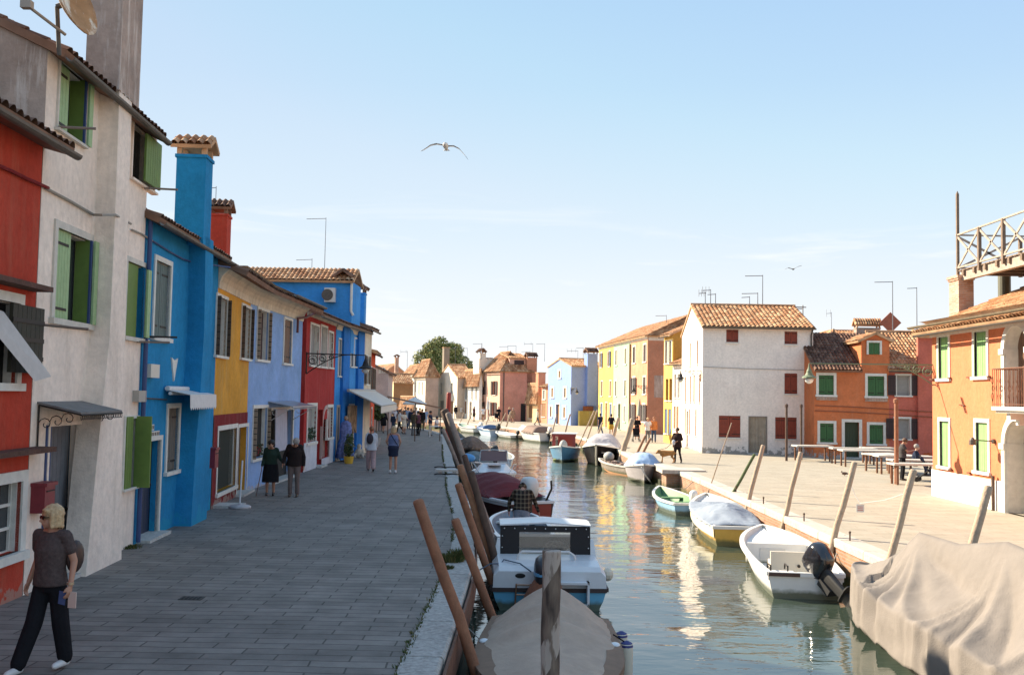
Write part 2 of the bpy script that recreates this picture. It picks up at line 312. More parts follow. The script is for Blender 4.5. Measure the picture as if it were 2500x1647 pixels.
class House:
    def __init__(s, name, label, A, B, depth, zt, mat, group=None, cat='house', z0=None):
        s.F = Face(A, B); s.z0 = A.z if z0 is None else z0; s.W = s.F.W; s.D = depth; s.zt = zt; s.mat = mat
        s.o = s.F.pt(0, 0, s.z0); s.E = thing(name, s.o, label, cat, group); s.wops = {}; s.nw = 0
        F = s.F; s.side1 = Face(F.pt(s.W, 0, 0), F.pt(s.W, depth, 0)); s.side0 = Face(F.pt(0, depth, 0), F.pt(0, 0, 0))
        s.faces = {'f': F, 's0': s.side0, 's1': s.side1}; s.extra = []
    def part(s, mb, name, mats, par=None, smooth=False, label=None):
        o = mb.build(name, mats, par or s.E, origin=s.o, smooth=smooth)
        if label: o['label'] = label
        return o
    def finish(s, gable=None, apex=None, mi=0):
        """walls: the faces with their holes, back, and gable triangles"""
        mb = MB()
        for k, F in s.faces.items(): wall_mesh(mb, F, 0, F.W, s.z0-.3, s.zt, F.op)
        B = [s.F.pt(0, s.D, s.z0), s.F.pt(s.W, s.D, s.z0), s.F.pt(s.W, s.D, s.zt), s.F.pt(0, s.D, s.zt)]
        mb.add(B, [(0, 1, 2, 3)]); mb.add([s.F.pt(0, 0, s.zt), s.F.pt(s.W, 0, s.zt), s.F.pt(s.W, s.D, s.zt), s.F.pt(0, s.D, s.zt)], [(0, 1, 2, 3)])
        if gable == 'sides':
            for u in (0, s.W): mb.add([s.F.pt(u, 0, s.zt), s.F.pt(u, s.D, s.zt), s.F.pt(u, s.D/2, apex)], [(0, 1, 2)])
        if gable == 'front':
            for n in (0, s.D): mb.add([s.F.pt(0, n, s.zt), s.F.pt(s.W, n, s.zt), s.F.pt(s.W/2, n, apex)], [(0, 1, 2)])
        s.wall = s.part(mb, 'wall', s.mat); return s.wall
    def roof(s, kind='par', apex=None, over=.25, mat=None, cw=.2, rh=.34, ns=6, side_over=.08, name='roof', gut=True):
        mat = mat or M_tile; F = s.F; W = s.W; D = s.D; zt = s.zt; o = over; so_ = side_over; mb = MB(); k = dict(cw=cw, rh=rh, ns=ns)
        ap = apex
        if kind == 'par':
            sl = (ap-zt)/(D/2); e = zt-sl*o+.03
            tile_roof(mb, F.pt(-so_, -o, e), F.pt(W+so_, -o, e), F.pt(W+so_, D/2, ap+.03), F.pt(-so_, D/2, ap+.03), **k)
            tile_roof(mb, F.pt(W+so_, D+o, e), F.pt(-so_, D+o, e), F.pt(-so_, D/2, ap+.03), F.pt(W+so_, D/2, ap+.03), **k)
            rr = [F.pt(-so_, D/2, ap+.06), F.pt(W+so_, D/2, ap+.06)]
        elif kind == 'perp':
            sl = (ap-zt)/(W/2); e = zt-sl*o+.03
            tile_roof(mb, F.pt(-o, D+so_, e), F.pt(-o, -so_, e), F.pt(W/2, -so_, ap+.03), F.pt(W/2, D+so_, ap+.03), **k)
            tile_roof(mb, F.pt(W+o, -so_, e), F.pt(W+o, D+so_, e), F.pt(W/2, D+so_, ap+.03), F.pt(W/2, -so_, ap+.03), **k)
            rr = [F.pt(W/2, -so_, ap+.06), F.pt(W/2, D+so_, ap+.06)]
        elif kind == 'hip':
            h = min(W, D)/2; e = zt+.03-.1; 
            if W >= D: r0, r1 = F.pt(h, D/2, ap), F.pt(W-h, D/2, ap)
            else: r0, r1 = F.pt(W/2, h, ap), F.pt(W/2, D-h, ap)
            c = [F.pt(-o, -o, e), F.pt(W+o, -o, e), F.pt(W+o, D+o, e), F.pt(-o, D+o, e)]
            if W >= D: q = [(c[0], c[1], r1, r0), (c[1], c[2], r1, r1), (c[2], c[3], r0, r1), (c[3], c[0], r0, r0)]
            else: q = [(c[0], c[1], r0, r0), (c[1], c[2], r1, r0), (c[2], c[3], r1, r1), (c[3], c[0], r0, r1)]
            for a in q: tile_roof(mb, *a, **k)
            rr = [r0+V((0, 0, .03)), r1+V((0, 0, .03))]
        else:   # mono pitch rising to the back
            sl = (ap-zt)/D; e = zt-sl*o+.03
            tile_roof(mb, F.pt(-so_, -o, e), F.pt(W+so_, -o, e), F.pt(W+so_, D, ap+.03), F.pt(-so_, D, ap+.03), **k); rr = [F.pt(-so_, D, ap+.05), F.pt(W+so_, D, ap+.05)]
        b = len(mb.v); mb.cyl(rr[0], rr[1], .09, .09, 8); mb.uv += [(i*.37, .5) for i in range(len(mb.v)-b)]
        r = s.part(mb, name, mat); s.rf = r
        if gut and kind in ('par', 'mono', 'hip'):
            g = MB(); zg = (zt-(((ap-zt)/(D/2 if kind == 'par' else D))*o if kind != 'hip' else .1))-.07
            gutter(g, F.pt(-so_, -o-.05, zg), F.pt(W+so_, -o-.05, zg)); s.part(g, 'gutter', M_gut)
        return r
    def chimney(s, F, u, n, w, d, z0, z1, mat, style='cap', name='chimney', cmat=None, par=None, rot=False):
        mb = MB(); mb.fbox(F, u-w/2, u+w/2, n-d/2, n+d/2, z0, z1); mb.fbox(F, u-w/2-.03, u+w/2+.03, n-d/2-.03, n+d/2+.03, z1, z1+.07)
        c = s.part(mb, name, mat, par)
        if style == 'cap':
            k = MB(); zz = z1+.07
            for a in (-1, 1):
                for b in (-1, 1): k.fbox(F, u+a*(w/2-.05)-.05, u+a*(w/2-.05)+.05, n+b*(d/2-.05)-.05, n+b*(d/2-.05)+.05, zz, zz+.2)
            k.uv = [(.5, .5)]*len(k.v); zz += .2; o = .12; h = min(.45, w*.45)
            if rot: q = [(u-w/2-o, n+d/2+o, u-w/2-o, n-d/2-o, u, n-d/2-o, u, n+d/2+o), (u+w/2+o, n-d/2-o, u+w/2+o, n+d/2+o, u, n+d/2+o, u, n-d/2-o)]
            else: q = [(u-w/2-o, n-d/2-o, u+w/2+o, n-d/2-o, u+w/2+o, n, u-w/2-o, n), (u+w/2+o, n+d/2+o, u-w/2-o, n+d/2+o, u-w/2-o, n, u+w/2+o, n)]
            for a in q: tile_roof(k, F.pt(a[0], a[1], zz), F.pt(a[2], a[3], zz), F.pt(a[4], a[5], zz+h), F.pt(a[6], a[7], zz+h), thick=.03, cw=.16, rh=.3, amp=.055)
            k.build('chimney_cap', cmat or M_tiled, c, origin=s.o)
        elif style == 'pot':
            k = MB(); k.fbox(F, u-w/2-.06, u+w/2+.06, n-d/2-.06, n+d/2+.06, z1+.071, z1+.16); k.build('chimney_cap', cmat or M_tile, c, origin=s.o)
        return c
    def antenna(s, px, pytop, F, n, zb, arm=.9, side=-1, els=0, par=None):
        u, zt = F.uz(px, pytop, n); mb = MB(); p = F.pt(u, n, 0); r = .018 if F.pt(u, n, 0).y < 60 else .03
        mb.cyl((p.x, p.y, zb), (p.x, p.y, zt), r, r*.7, 6)
        if arm: mb.cyl((p.x, p.y, zt-.05), (p.x+side*arm, p.y, zt-.09), r*.8, r*.8, 6)
        for k in range(els):
            xx = p.x+side*arm*(.2+.8*k/max(1, els-1)); mb.cyl((xx, p.y-.01, zt-.28), (xx, p.y+.01, zt+.16), r*.5, r*.5, 5)
        return s.part(mb, 'tv_antenna', M_galv, par)
def gutter(mb, p, q, r=.07):
    p, q = V(p), V(q); d = (q-p).normalized(); x = V((d.y, -d.x, 0)); rings = []
    for e in (p, q):
        ring = []
        for k in range(7):
            a = math.pi+math.pi*k/6; ring.append(e+x*math.cos(a)*r+V((0, 0, 1))*math.sin(a)*r)
        for k in range(7):
            a = 2*math.pi-math.pi*k/6; ring.append(e+x*math.cos(a)*(r-.012)+V((0, 0, 1))*math.sin(a)*(r-.012))
        rings.append(ring)
    mb.loft(rings)
def planks(mb, F, u0, u1, n0, n1, z0, z1, pw=.13, mi=0):
    n = max(1, round((u1-u0)/pw)); w = (u1-u0)/n
    for i in range(n): mb.fbox(F, u0+i*w+.004, u0+(i+1)*w-.004, n0, n1, z0, z1, mi)
def window(H, F, px=None, uz=None, fr=.12, fmat=None, kind='glass', smat=None, sill=True, name='window', depth=.16, strap=True, label=None, proud=.03, lint=True, open_w=None, muntin=0, pane=None):
    """px = frame outline measured on the photo; the opening is cut in the wall, frame, sill, shutters and pane built in it"""
    u0, u1, z0, z1 = F.rect(*px) if px else uz
    fmat = fmat or M_white; f = fr; iu0, iu1, iz0, iz1 = u0+f, u1-f, (z0+f*.8 if sill else z0), (z1-f if lint else z1)
    F.op.append((iu0, iu1, iz0, iz1)); mb = MB()
    if f > 0:
        mb.fbox(F, u0, iu0, -proud, .05, iz0, iz1); mb.fbox(F, iu1, u1, -proud, .05, iz0, iz1)
        if lint: mb.fbox(F, u0, u1, -proud, .05, iz1, z1)
        mb.fbox(F, iu0, iu0+.015, .0501, depth, iz0, iz1); mb.fbox(F, iu1-.015, iu1, .0501, depth, iz0, iz1); mb.fbox(F, iu0+.015, iu1-.015, .0501, depth, iz1-.015, iz1)
    else: mb.fbox(F, iu0+.002, iu1-.002, depth-.05, depth, iz1-.05, iz1-.002)
    w = H.part(mb, name, fmat, label=label)
    def sub(m, nm, mt): return m.build(nm, mt, w, origin=H.o)
    if sill and name == 'window':
        m = MB(); m.fbox(F, u0-.04, u1+.04, -proud-.05, .05, iz0-f*.8 if f > 0 else iz0-.08, iz0); sub(m, 'sill', fmat)
    m = MB(); m.fbox(F, iu0+.001, iu1-.001, depth+.001, depth+.03, iz0, iz1)
    if muntin:
        mm = MB(); t = .03
        for k in range(muntin+1):
            uu = iu0+(iu1-iu0)*k/muntin; mm.fbox(F, max(iu0, uu-t), min(iu1, uu+t), depth-.04, depth-.003, iz0, iz1)
        for k in range(4):
            zz = iz0+(iz1-iz0)*k/3; mm.fbox(F, iu0, iu1, depth-.035, depth-.008, max(iz0, zz-t*.7), min(iz1, zz+t*.7))
        sub(mm, 'casement', fmat)
    sub(m, 'pane' if kind in ('glass', 'open', 'curtain') else 'backing', pane or (M_glass if kind in ('glass', 'open') else (M_curt if kind == 'curtain' else M_dark)))
    if kind == 'closed':
        um = (iu0+iu1)/2
        for a, b in ((iu0, um), (um, iu1)):
            m = MB(); planks(m, F, a+.006, b-.006, .045, .085, iz0+.01, iz1-.01)
            if strap:
                for zz in (iz0+(iz1-iz0)*.15, iz0+(iz1-iz0)*.85): m.fbox(F, a+.01 if a == iu0 else b-(b-a)*.8, a+(b-a)*.8 if a == iu0 else b-.01, .037, .046, zz-.02, zz+.02, 1)
            sub(m, 'shutter', [smat, M_iron])
    if kind == 'open':   # leaves folded back on the wall
        lw = open_w or (iu1-iu0)/2
        for a in (u0-lw+.02, u1-.02):
            m = MB(); planks(m, F, a, a+lw, -proud-.075, -proud-.035, iz0, iz1)
            for zz in (iz0+(iz1-iz0)*.15, iz0+(iz1-iz0)*.85): m.fbox(F, a+.02, a+lw-.02, -proud-.082, -proud-.074, zz-.02, zz+.02, 1)
            sub(m, 'shutter', [smat, M_iron])
    if kind == 'ajar':   # leaves stand out square from the wall, street side
        lw = open_w or (iu1-iu0)/2
        for a in (iu0-.04, iu1+.005):
            m = MB(); m.fbox(F, a, a+.035, -lw-.03, -.035, iz0, iz1)
            for q in range(9): m.fbox(F, a-.005, a+.04, -lw-.03, -.035, iz0+(iz1-iz0)*(q+.5)/9-.012, iz0+(iz1-iz0)*(q+.5)/9+.012, 1)
            sub(m, 'shutter', [smat, M_iron])
    return w
def door(H, F, px=None, uz=None, fr=.12, fmat=None, dmat=None, depth=.22, arch=False, curtain=False):
    u0, u1, z0, z1 = F.rect(*px) if px else uz
    z0 = H.z0; F.op.append((u0+fr, u1-fr, z0, z1-fr)); mb = MB(); fmat = fmat or M_white
    mb.fbox(F, u0, u0+fr, -.03, .05, z0, z1-fr); mb.fbox(F, u1-fr, u1, -.03, .05, z0, z1-fr); mb.fbox(F, u0, u1, -.03, .05, z1-fr, z1)
    d = H.part(mb, 'door', fmat); m = MB(); planks(m, F, u0+fr, u1-fr, depth-.05, depth, z0+.02, z1-fr, .16); m.build('door_leaf', dmat or M_brown, d, origin=H.o)
    m = MB(); m.fbox(F, u0-.05, u1+.05, -.25, depth, z0-.1, z0+.06); m.build('doorstep', M_stone, d, origin=H.o)
    m = MB(); m.ell(F.pt(u1-fr-.08, depth-.07, z0+1.0), .03, 8); m.build('handle', M_iron, d, origin=H.o)
    return d
def reg(x0, y0, s):
    def f(*a): return tuple((x0 if i % 2 == 0 else y0)+s*v for i, v in enumerate(a))
    return f
r1 = reg(0, 0, 1/2.8); r2 = reg(0, 500, 1/2.8); r3 = reg(0, 1000, .4126); r4 = reg(340, 450, .287); r5 = reg(480, 850, .287); r6 = reg(820, 780, .2168)
r7 = reg(1080, 820, .1913); r8 = reg(1380, 700, .2423); r9 = reg(1300, 980, .2041); r10 = reg(1600, 640, .3188); r11 = reg(1940, 640, .3828); r12 = reg(1600, 1060, .378)
r13 = reg(2220, 440, .2295); r14 = reg(2240, 760, .3316); r15 = reg(1990, 940, .1658); r16 = reg(620, 960, .1403); r17 = reg(960, 1200, .285); r18 = reg(980, 1000, .1913)
# ================================================================ ground, water, quays
KL = [(-1.15, -6), (-1.16, 6), (-1.15, 10.3), (-1.05, 16), (-1.10, 19.5), (-1.32, 23.8), (-1.96, 31.4), (-2.5, 39), (-3.15, 47), (-4.0, 59), (-5.0, 71.6), (-6.9, 81), (-9.6, 90), (-14, 98), (-24, 108), (-60, 124)]
KR = [(7.80, -6), (7.78, 15), (7.78, 30), (7.66, 43), (6.9, 50), (6.85, 57), (6.8, 66), (6.1, 74), (4.9, 82), (2.6, 90), (-.3, 99), (-5.4, 112), (-12, 124), (-24, 134), (-60, 150)]
def smooth(pts, n=5):
    out = []
    for i in range(len(pts)-1):
        p0 = V(pts[max(i-1, 0)]); p1 = V(pts[i]); p2 = V(pts[i+1]); p3 = V(pts[min(i+2, len(pts)-1)])
        for k in range(n):
            t = k/n; out.append(.5*((2*p1)+(p2-p0)*t+(2*p0-5*p1+4*p2-p3)*t*t+(3*p1-p0-3*p2+p3)*t**3))
    out.append(V(pts[-1])); return out
KLs = smooth(KL); KRs = smooth(KR)
def offs(pts, d):
    o = []
    for i, p in enumerate(pts):
        t = (pts[min(i+1, len(pts)-1)]-pts[max(i-1, 0)]).normalized(); o.append(p+V((t.y, -t.x))*d)
    return o
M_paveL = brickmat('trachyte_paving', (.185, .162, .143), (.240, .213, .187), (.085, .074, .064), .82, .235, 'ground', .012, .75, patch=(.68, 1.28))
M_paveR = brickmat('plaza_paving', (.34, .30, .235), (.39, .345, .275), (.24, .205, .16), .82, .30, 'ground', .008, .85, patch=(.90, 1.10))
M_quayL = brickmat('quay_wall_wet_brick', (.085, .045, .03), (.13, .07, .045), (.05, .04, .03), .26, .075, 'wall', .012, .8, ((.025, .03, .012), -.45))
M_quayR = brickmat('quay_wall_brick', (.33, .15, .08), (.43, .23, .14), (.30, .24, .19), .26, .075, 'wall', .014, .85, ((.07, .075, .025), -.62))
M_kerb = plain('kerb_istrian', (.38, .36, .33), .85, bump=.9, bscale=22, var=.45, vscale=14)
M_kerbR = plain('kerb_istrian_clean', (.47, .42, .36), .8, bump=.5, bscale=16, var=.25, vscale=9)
def groundsheet(name, edge, xfar, z, mat, yfar):
    mb = MB(); n = len(edge)
    vs = [(p.x, p.y, z) for p in edge]; far = edge[-1]
    if xfar < 0: vs += [(-900, far.y+260, z), (-900, -60, z), (edge[0].x, -60, z)]
    else: vs += [(-900, far.y+300, z), (-900, 1500, z), (900, 1500, z), (900, -60, z), (edge[0].x, -60, z)]
    mb.add(vs, [tuple(range(len(vs)))[::-1] if xfar < 0 else tuple(range(len(vs)))[::-1]])
    o = mb.build(name, mat); tag(o, kind='structure'); return o
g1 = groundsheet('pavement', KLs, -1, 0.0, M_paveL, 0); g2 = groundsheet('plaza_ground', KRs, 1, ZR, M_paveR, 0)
for g in (g1, g2):
    if g.data.polygons[0].normal.z < 0: g.data.flip_normals()
def strip(name, inner, outer, z0, z1, mat, cut=None):
    mb = MB(); rnd = random.Random(4)
    rings = []
    for a, b in zip(inner, outer):
        rings.append([V((a.x, a.y, z0)), V((b.x, b.y, z0)), V((b.x, b.y, z1-.02)), V((b.x-(b.x-a.x)*.05, b.y, z1)), V((a.x, a.y, z1))])
    mb.loft(rings, closed=True); o = mb.build(name, mat); tag(o, kind='structure'); return o
def subdiv(pts, step):
    out = [pts[0]]
    for a, b in zip(pts, pts[1:]):
        n = max(1, int((b-a).length/step)); out += [a.lerp(b, (k+1)/n) for k in range(n)]
    return out
# kerb stones with open joints
def kerb(name, line, w, z, mat, step=1.45, gap=.012, sgn=1):
    mb = MB(); pts = subdiv(line, .06); rnd = random.Random(9); acc = 0; start = 0; o = offs(pts, w*sgn); i = 0
    while i < len(pts)-2 and pts[i].y < 118:
        l = 0; j = i; tgt = step*rnd.uniform(.75, 1.3)
        while j < len(pts)-1 and l < tgt: l += (pts[j+1]-pts[j]).length; j += 1
        zz = z+.012+rnd.uniform(-.003, .004); jit = rnd.uniform(-.012, .012)
        a0 = pts[i].lerp(pts[min(i+1, j)], .2); b0 = pts[j].lerp(pts[j-1], .2); ks = [i]+list(range(i+4, j-2, 5))+[j]; rings = []
        for q, k in enumerate(ks):
            a = a0 if q == 0 else (b0 if q == len(ks)-1 else pts[k]); c = o[k]+(a-pts[k])
            dr = (c-a); rings.append([V((a.x, a.y, z-.17)), V((c.x+jit, c.y, z-.17)), V((c.x+jit, c.y, zz-.03)), V((c.x+jit-dr.x*.07, c.y-dr.y*.07, zz)), V((a.x, a.y, zz))])
        mb.loft(rings); i = j
    ob = mb.build(name, mat); tag(ob, kind='structure'); return ob
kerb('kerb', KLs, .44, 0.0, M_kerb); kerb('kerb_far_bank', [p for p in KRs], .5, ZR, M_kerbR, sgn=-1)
def quaywall(name, line, z1, mat, inset):
    mb = MB(); ln = offs(line, inset); mb.loft([[V((p.x, p.y, -2.4)), V((p.x, p.y, z1))] for p in ln], closed=False, caps=False)
    o = mb.build(name, mat); tag(o, kind='structure'); return o
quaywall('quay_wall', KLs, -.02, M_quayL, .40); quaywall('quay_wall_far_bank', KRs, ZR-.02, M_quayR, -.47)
# rusty sheet-pile rail along the near quay edge
mb = MB(); ln = [p for p in offs(KLs, .47) if p.y < 24]; mb.loft([[V((p.x, p.y, -.50)), V((p.x+.035, p.y, -.50)), V((p.x+.035, p.y, -.06)), V((p.x, p.y, -.06))] for p in ln])
tag(mb.build('fender_rail', plain('rusty_brown_steel', (.16, .075, .045), .75, .2, bump=.5, var=.35, vscale=5)), 'long rusty brown rail fixed along the near edge of the stone quay', 'rail')
# water
mb = MB(); S = 1400; mb.add([(-S, -200, ZW), (S, -200, ZW), (S, 2*S, ZW), (-S, 2*S, ZW)], [(0, 1, 2, 3)])
m, nt_, b = newmat('canal_water'); b.inputs['Base Color'].default_value = (.040, .058, .044, 1); b.inputs['Roughness'].default_value = .015; b.inputs['IOR'].default_value = 1.9; b.inputs['Specular IOR Level'].default_value = .85
g = N(nt_, 'ShaderNodeNewGeometry'); Lk = nt_.links.new; hs = []
for scl, sc_, det, w in (((1, 1, 1), .30, 2, .75), ((.8, 1.9, 1), 1.5, 3, .115), ((.8, 1.6, 1), 4.5, 3, .022)):
    mp = N(nt_, 'ShaderNodeMapping'); mp.inputs['Scale'].default_value = scl; mp.inputs['Rotation'].default_value = (0, 0, .12); n = N(nt_, 'ShaderNodeTexNoise'); n.inputs['Scale'].default_value = sc_; n.inputs['Detail'].default_value = det; n.inputs['Roughness'].default_value = .5; n.inputs['Distortion'].default_value = .4
    Lk(g.outputs['Position'], mp.inputs[0]); Lk(mp.outputs[0], n.inputs['Vector']); q = N(nt_, 'ShaderNodeMath', operation='MULTIPLY'); q.inputs[1].default_value = w; Lk(n.outputs['Fac'], q.inputs[0]); hs.append(q)
a = N(nt_, 'ShaderNodeMath', operation='ADD'); Lk(hs[0].outputs[0], a.inputs[0]); Lk(hs[1].outputs[0], a.inputs[1]); a2 = N(nt_, 'ShaderNodeMath', operation='ADD'); Lk(a.outputs[0], a2.inputs[0]); Lk(hs[2].outputs[0], a2.inputs[1])
bp = N(nt_, 'ShaderNodeBump'); bp.inputs['Strength'].default_value = 1; bp.inputs['Distance'].default_value = .10; Lk(a2.outputs[0], bp.inputs['Height']); Lk(bp.outputs[0], b.inputs['Normal'])
tag(mb.build('water', m), kind='structure')
# ================================================================ left row (in shade)
C_red = stucco('red_plaster', (.46, .055, .030), (.46, .15, .09), .5, seed=1, peel=((.42, .20, .15), .6))
C_wht = stucco('cream_plaster', (.86, .73, .62), (.50, .40, .31), .5, seed=2, var=.1)
C_cem = stucco('old_cement', (.38, .29, .24), (.66, .58, .52), 2.0, seed=3, var=.35)
C_blu = stucco('blue_plaster', (.016, .215, .44), (.04, .27, .50), .5, seed=4, peel=((.02, .26, .45), 1.1))
C_yel = stucco('ochre_plaster', (.62, .30, .04), (.52, .36, .16), .6, seed=5, var=.2)
C_mar = stucco('maroon_plaster', (.20, .018, .02), (.30, .16, .13), .5, seed=6, peel=((.30, .20, .17), .8))
C_lbl = stucco('light_blue_plaster', (.25, .39, .66), (.36, .46, .64), .5, seed=7, peel=((.42, .40, .42), .5))
C_rd2 = stucco('brick_red_plaster', (.40, .035, .032), (.44, .14, .11), .6, seed=8)
C_bl2 = stucco('vivid_blue_plaster', (.05, .27, .64), (.09, .34, .68), .35, seed=9)
C_bl3 = stucco('deep_blue_plaster', (.02, .165, .50), (.08, .24, .56), .3, seed=10)
C_crm = stucco('pale_cornice_plaster', (.70, .61, .48), (.34, .29, .24), .75, seed=11, peel=None)
G_sh = plain('pale_green_shutter', (.32, .46, .23), .65, var=.15, vscale=9); G_dk = plain('green_shutter', (.13, .21, .04), .65, var=.15)
B_lin = plain('blue_lining', (.03, .06, .17), .6)
def g0(px, py): return P(px, py, 0)
# --- near red house
A = V((-6.52, 6.0, 0)); B = P(54, 1454)
H = House('red_house', 'red house with white framed windows, nearest the camera on the left', A, B, 7, 6.42, C_red)
F = H.F
w = window(H, F, r2(-160, 580, 145, 1270), fr=.13, kind='dark')     # first floor opening, left leaf tilted as a flap
m = MB(); a = F.uz(*r2(262, 690)); c = F.uz(*r2(40, 1170)); planks(m, F, F.uz(*r2(35, 900))[0], F.uz(*r2(255, 900))[0], -.09, -.04, F.uz(*r2(200, 1150))[1], F.uz(*r2(150, 690))[1])
for zz in (.25, .5, .75): m.fbox(F, F.uz(*r2(35, 900))[0], F.uz(*r2(255, 900))[0], -.1, -.088, c[1]+(a[1]-c[1])*zz-.03, c[1]+(a[1]-c[1])*zz+.03, 1)
m.build('shutter', [plain('dark_olive_shutter', (.035, .032, .02), .75, var=.3), M_iron], w, origin=H.o)
m = MB(); q0 = F.uz(*r2(0, 780, ), -.06); q1 = F.uz(*r2(245, 1180)); p0 = F.pt(q0[0]-.5, -.08, q0[1]+.25); p1 = F.pt(q1[0], -.55, q1[1])
dv = (p1-p0); m.prism([F.pt(q0[0]-.9, -.08, q0[1]+.2), F.pt(q0[0]+.05, -.08, q0[1]+.1), F.pt(q1[0]-.25, -.30, q1[1]+.05), F.pt(q1[0]-.75, -.30, q1[1]-.02)], (0.02, 0, -.035))
m.build('sun_flap', plain('white_painted_board', (.50, .46, .43), .6, var=.12), w, origin=H.o)
w = window(H, F, r3(-120, 375, 145, 920), fr=.15, kind='glass', muntin=2)
for a in (r2(0, 500, 230, 580), r3(-60, 215, 218, 270)):
    u0, u1, z0, z1 = F.rect(*a); mb = MB(); mb.fbox(F, u0-1.2, u1, -.28, .02, z0+.02, z0+.09); H.part(mb, 'tile_ledge', plain('old_brick_ledge', (.10, .045, .03), .9, bump=.6, var=.4))
H.roof('mono', 8.3, over=.42, mat=M_tiled); H.finish()
mb = MB(); pts = [F.pt(*[F.uz(*r1(x, y), -.05)[0], -.05, F.uz(*r1(x, y), -.05)[1]]) for x, y in ((-60, 1110), (80, 1170), (180, 1220), (330, 1285))]; mb.tube(pts, .025); H.part(mb, 'cable', C_mar)
# --- white house with the tall stack
A = P(56, 1453); B = P(324, 1330)
H = House('white_house', 'tall cream white house with green shutters and a tall grey chimney stack', A, B, 7.5, 7.85, C_wht)
F = H.F
def half_shut(H, F, rect, fr, depth=.1, lw=.34):
    w = window(H, F, rect, fr=fr, kind='glass', fmat=plain('cream_frame', (.60, .56, .49), .8, bump=.2, var=.15), depth=.22)
    u0, u1, z0, z1 = F.rect(*rect); iu0 = u0+fr; iu1 = u1-fr; iz0 = z0+fr*.8; iz1 = z1-fr; um = iu0+(iu1-iu0)*.48
    m = MB(); planks(m, F, iu0, um, .03, .07, iz0, iz1, .11)
    for k in (.12, .85): m.fbox(F, iu0, um-.1, .018, .031, iz0+(iz1-iz0)*k-.02, iz0+(iz1-iz0)*k+.02, 1)
    m.build('shutter', [G_sh, M_iron], w, origin=H.o)
    m = MB(); m.fbox(F, iu1-.055, iu1-.015, -.03, .20, iz0, iz1, 0); m.fbox(F, iu1-.06, iu1-.012, -.06, -.03, iz0, iz1, 1); m.fbox(F, iu1+.0, iu1+.16, -.10, -.065, iz0, iz1, 2); m.build('shutter', [G_dk, B_lin, G_sh], w, origin=H.o)
    return w
half_shut(H, F, r1(385, 455, 580, 960), .05)
half_shut(H, F, r2(352, 145, 620, 835), .11)
m_ = window(H, F, r1(893, 865, 1060, 1285), fr=.05, kind='glass', fmat=C_wht)
u0, u1, z0, z1 = F.rect(*r1(905, 890, 940, 1225)); m = MB(); zz0 = z0; planks(m, F, F.uz(*r1(940, 1080))[0], F.uz(*r1(1048, 1080))[0], -.16, -.12, z0, z1); m.build('shutter', G_dk, m_, origin=H.o)
m_ = window(H, F, r2(845, 370, 1000, 935), fr=.09, kind='dark', fmat=plain('cream_frame', (.6, .56, .49)))
u0, u1, z0, z1 = F.rect(*r2(862, 405, 975, 900)); m = MB(); m.fbox(F, u0+.05, u0+(u1-u0)*.72, .02, .06, z0, z1, 1); planks(m, F, u0+(u1-u0)*.84, u1+.05, -.14, -.1, z0, z1-.05); m.build('shutter', [G_sh, G_dk], m_, origin=H.o)
m_ = window(H, F, r3(725, 35, 812, 470), fr=.05, kind='dark')
u0, u1, z0, z1 = F.rect(*r3(725, 40, 800, 465)); m = MB(); planks(m, F, u0+.05, u0+(u1-u0)*.55, -.05, -.01, z0, z1); m.fbox(F, u1-.08, u1-.03, -.3, -.01, z0, z1); m.build('shutter', G_dk, m_, origin=H.o)
d = door(H, F, r3(262, 70, 470, 900), fr=.06, fmat=C_wht, dmat=plain('grey_blue_door_curtain', (.15, .155, .17), .85, var=.2))
m = MB(); u0, u1, z0, z1 = F.rect(*r3(262, 90, 290, 560)); m.fbox(F, u0, u1, -.02, .03, H.z0, z1); m.build('door_jamb', B_lin, d, origin=H.o)
# chimney breast, splayed towards its foot
nb = -.32
lp = [F.uz(x, y, nb) for x, y in ((208, 1408), (243, 1062), (268, 820), (282, 500), (292, 215))]; rp_ = [F.uz(x, y, nb) for x, y in ((297, 1365), (300, 1000), (306, 820), (314, 500), (322, 250))]
mb = MB(); rings = []
zz = [-.1, 2.2, 3.75, 5.9, 7.84]
for z, (ul, _), (ur, _) in zip(zz, lp, rp_): rings.append([F.pt(ul, nb, z), F.pt(max(ur, ul+.5), nb, z), F.pt(max(ur, ul+.5), .05, z), F.pt(ul, .05, z)])
mb.loft(rings); H.part(mb, 'chimney_breast', C_wht)
uT = lp[-1][0]; s0 = H.finish(gable='sides', apex=9.6)
mb = MB(); mb.add([H.side0.pt(0, -.012, H.z0), H.side0.pt(H.D, -.012, H.z0), H.side0.pt(H.D, -.012, 7.83), H.side0.pt(H.D/2, -.012, 9.58), H.side0.pt(0, -.012, 7.83)], [(0, 1, 2, 3, 4)]); H.part(mb, 'gable_render', C_cem)
H.roof('par', 9.6, over=.30, mat=M_tiled)
mb = MB(); mb.fbox(F, uT-.02, uT+1.0, nb, .24, 7.8, 13.2); st = H.part(mb, 'chimney_stack', C_cem)
mb = MB(); mb.fbox(F, uT-.1, uT+1.08, nb-.1, .35, 13.2, 13.32); mb.build('chimney_cap', M_tiled, st, origin=H.o)
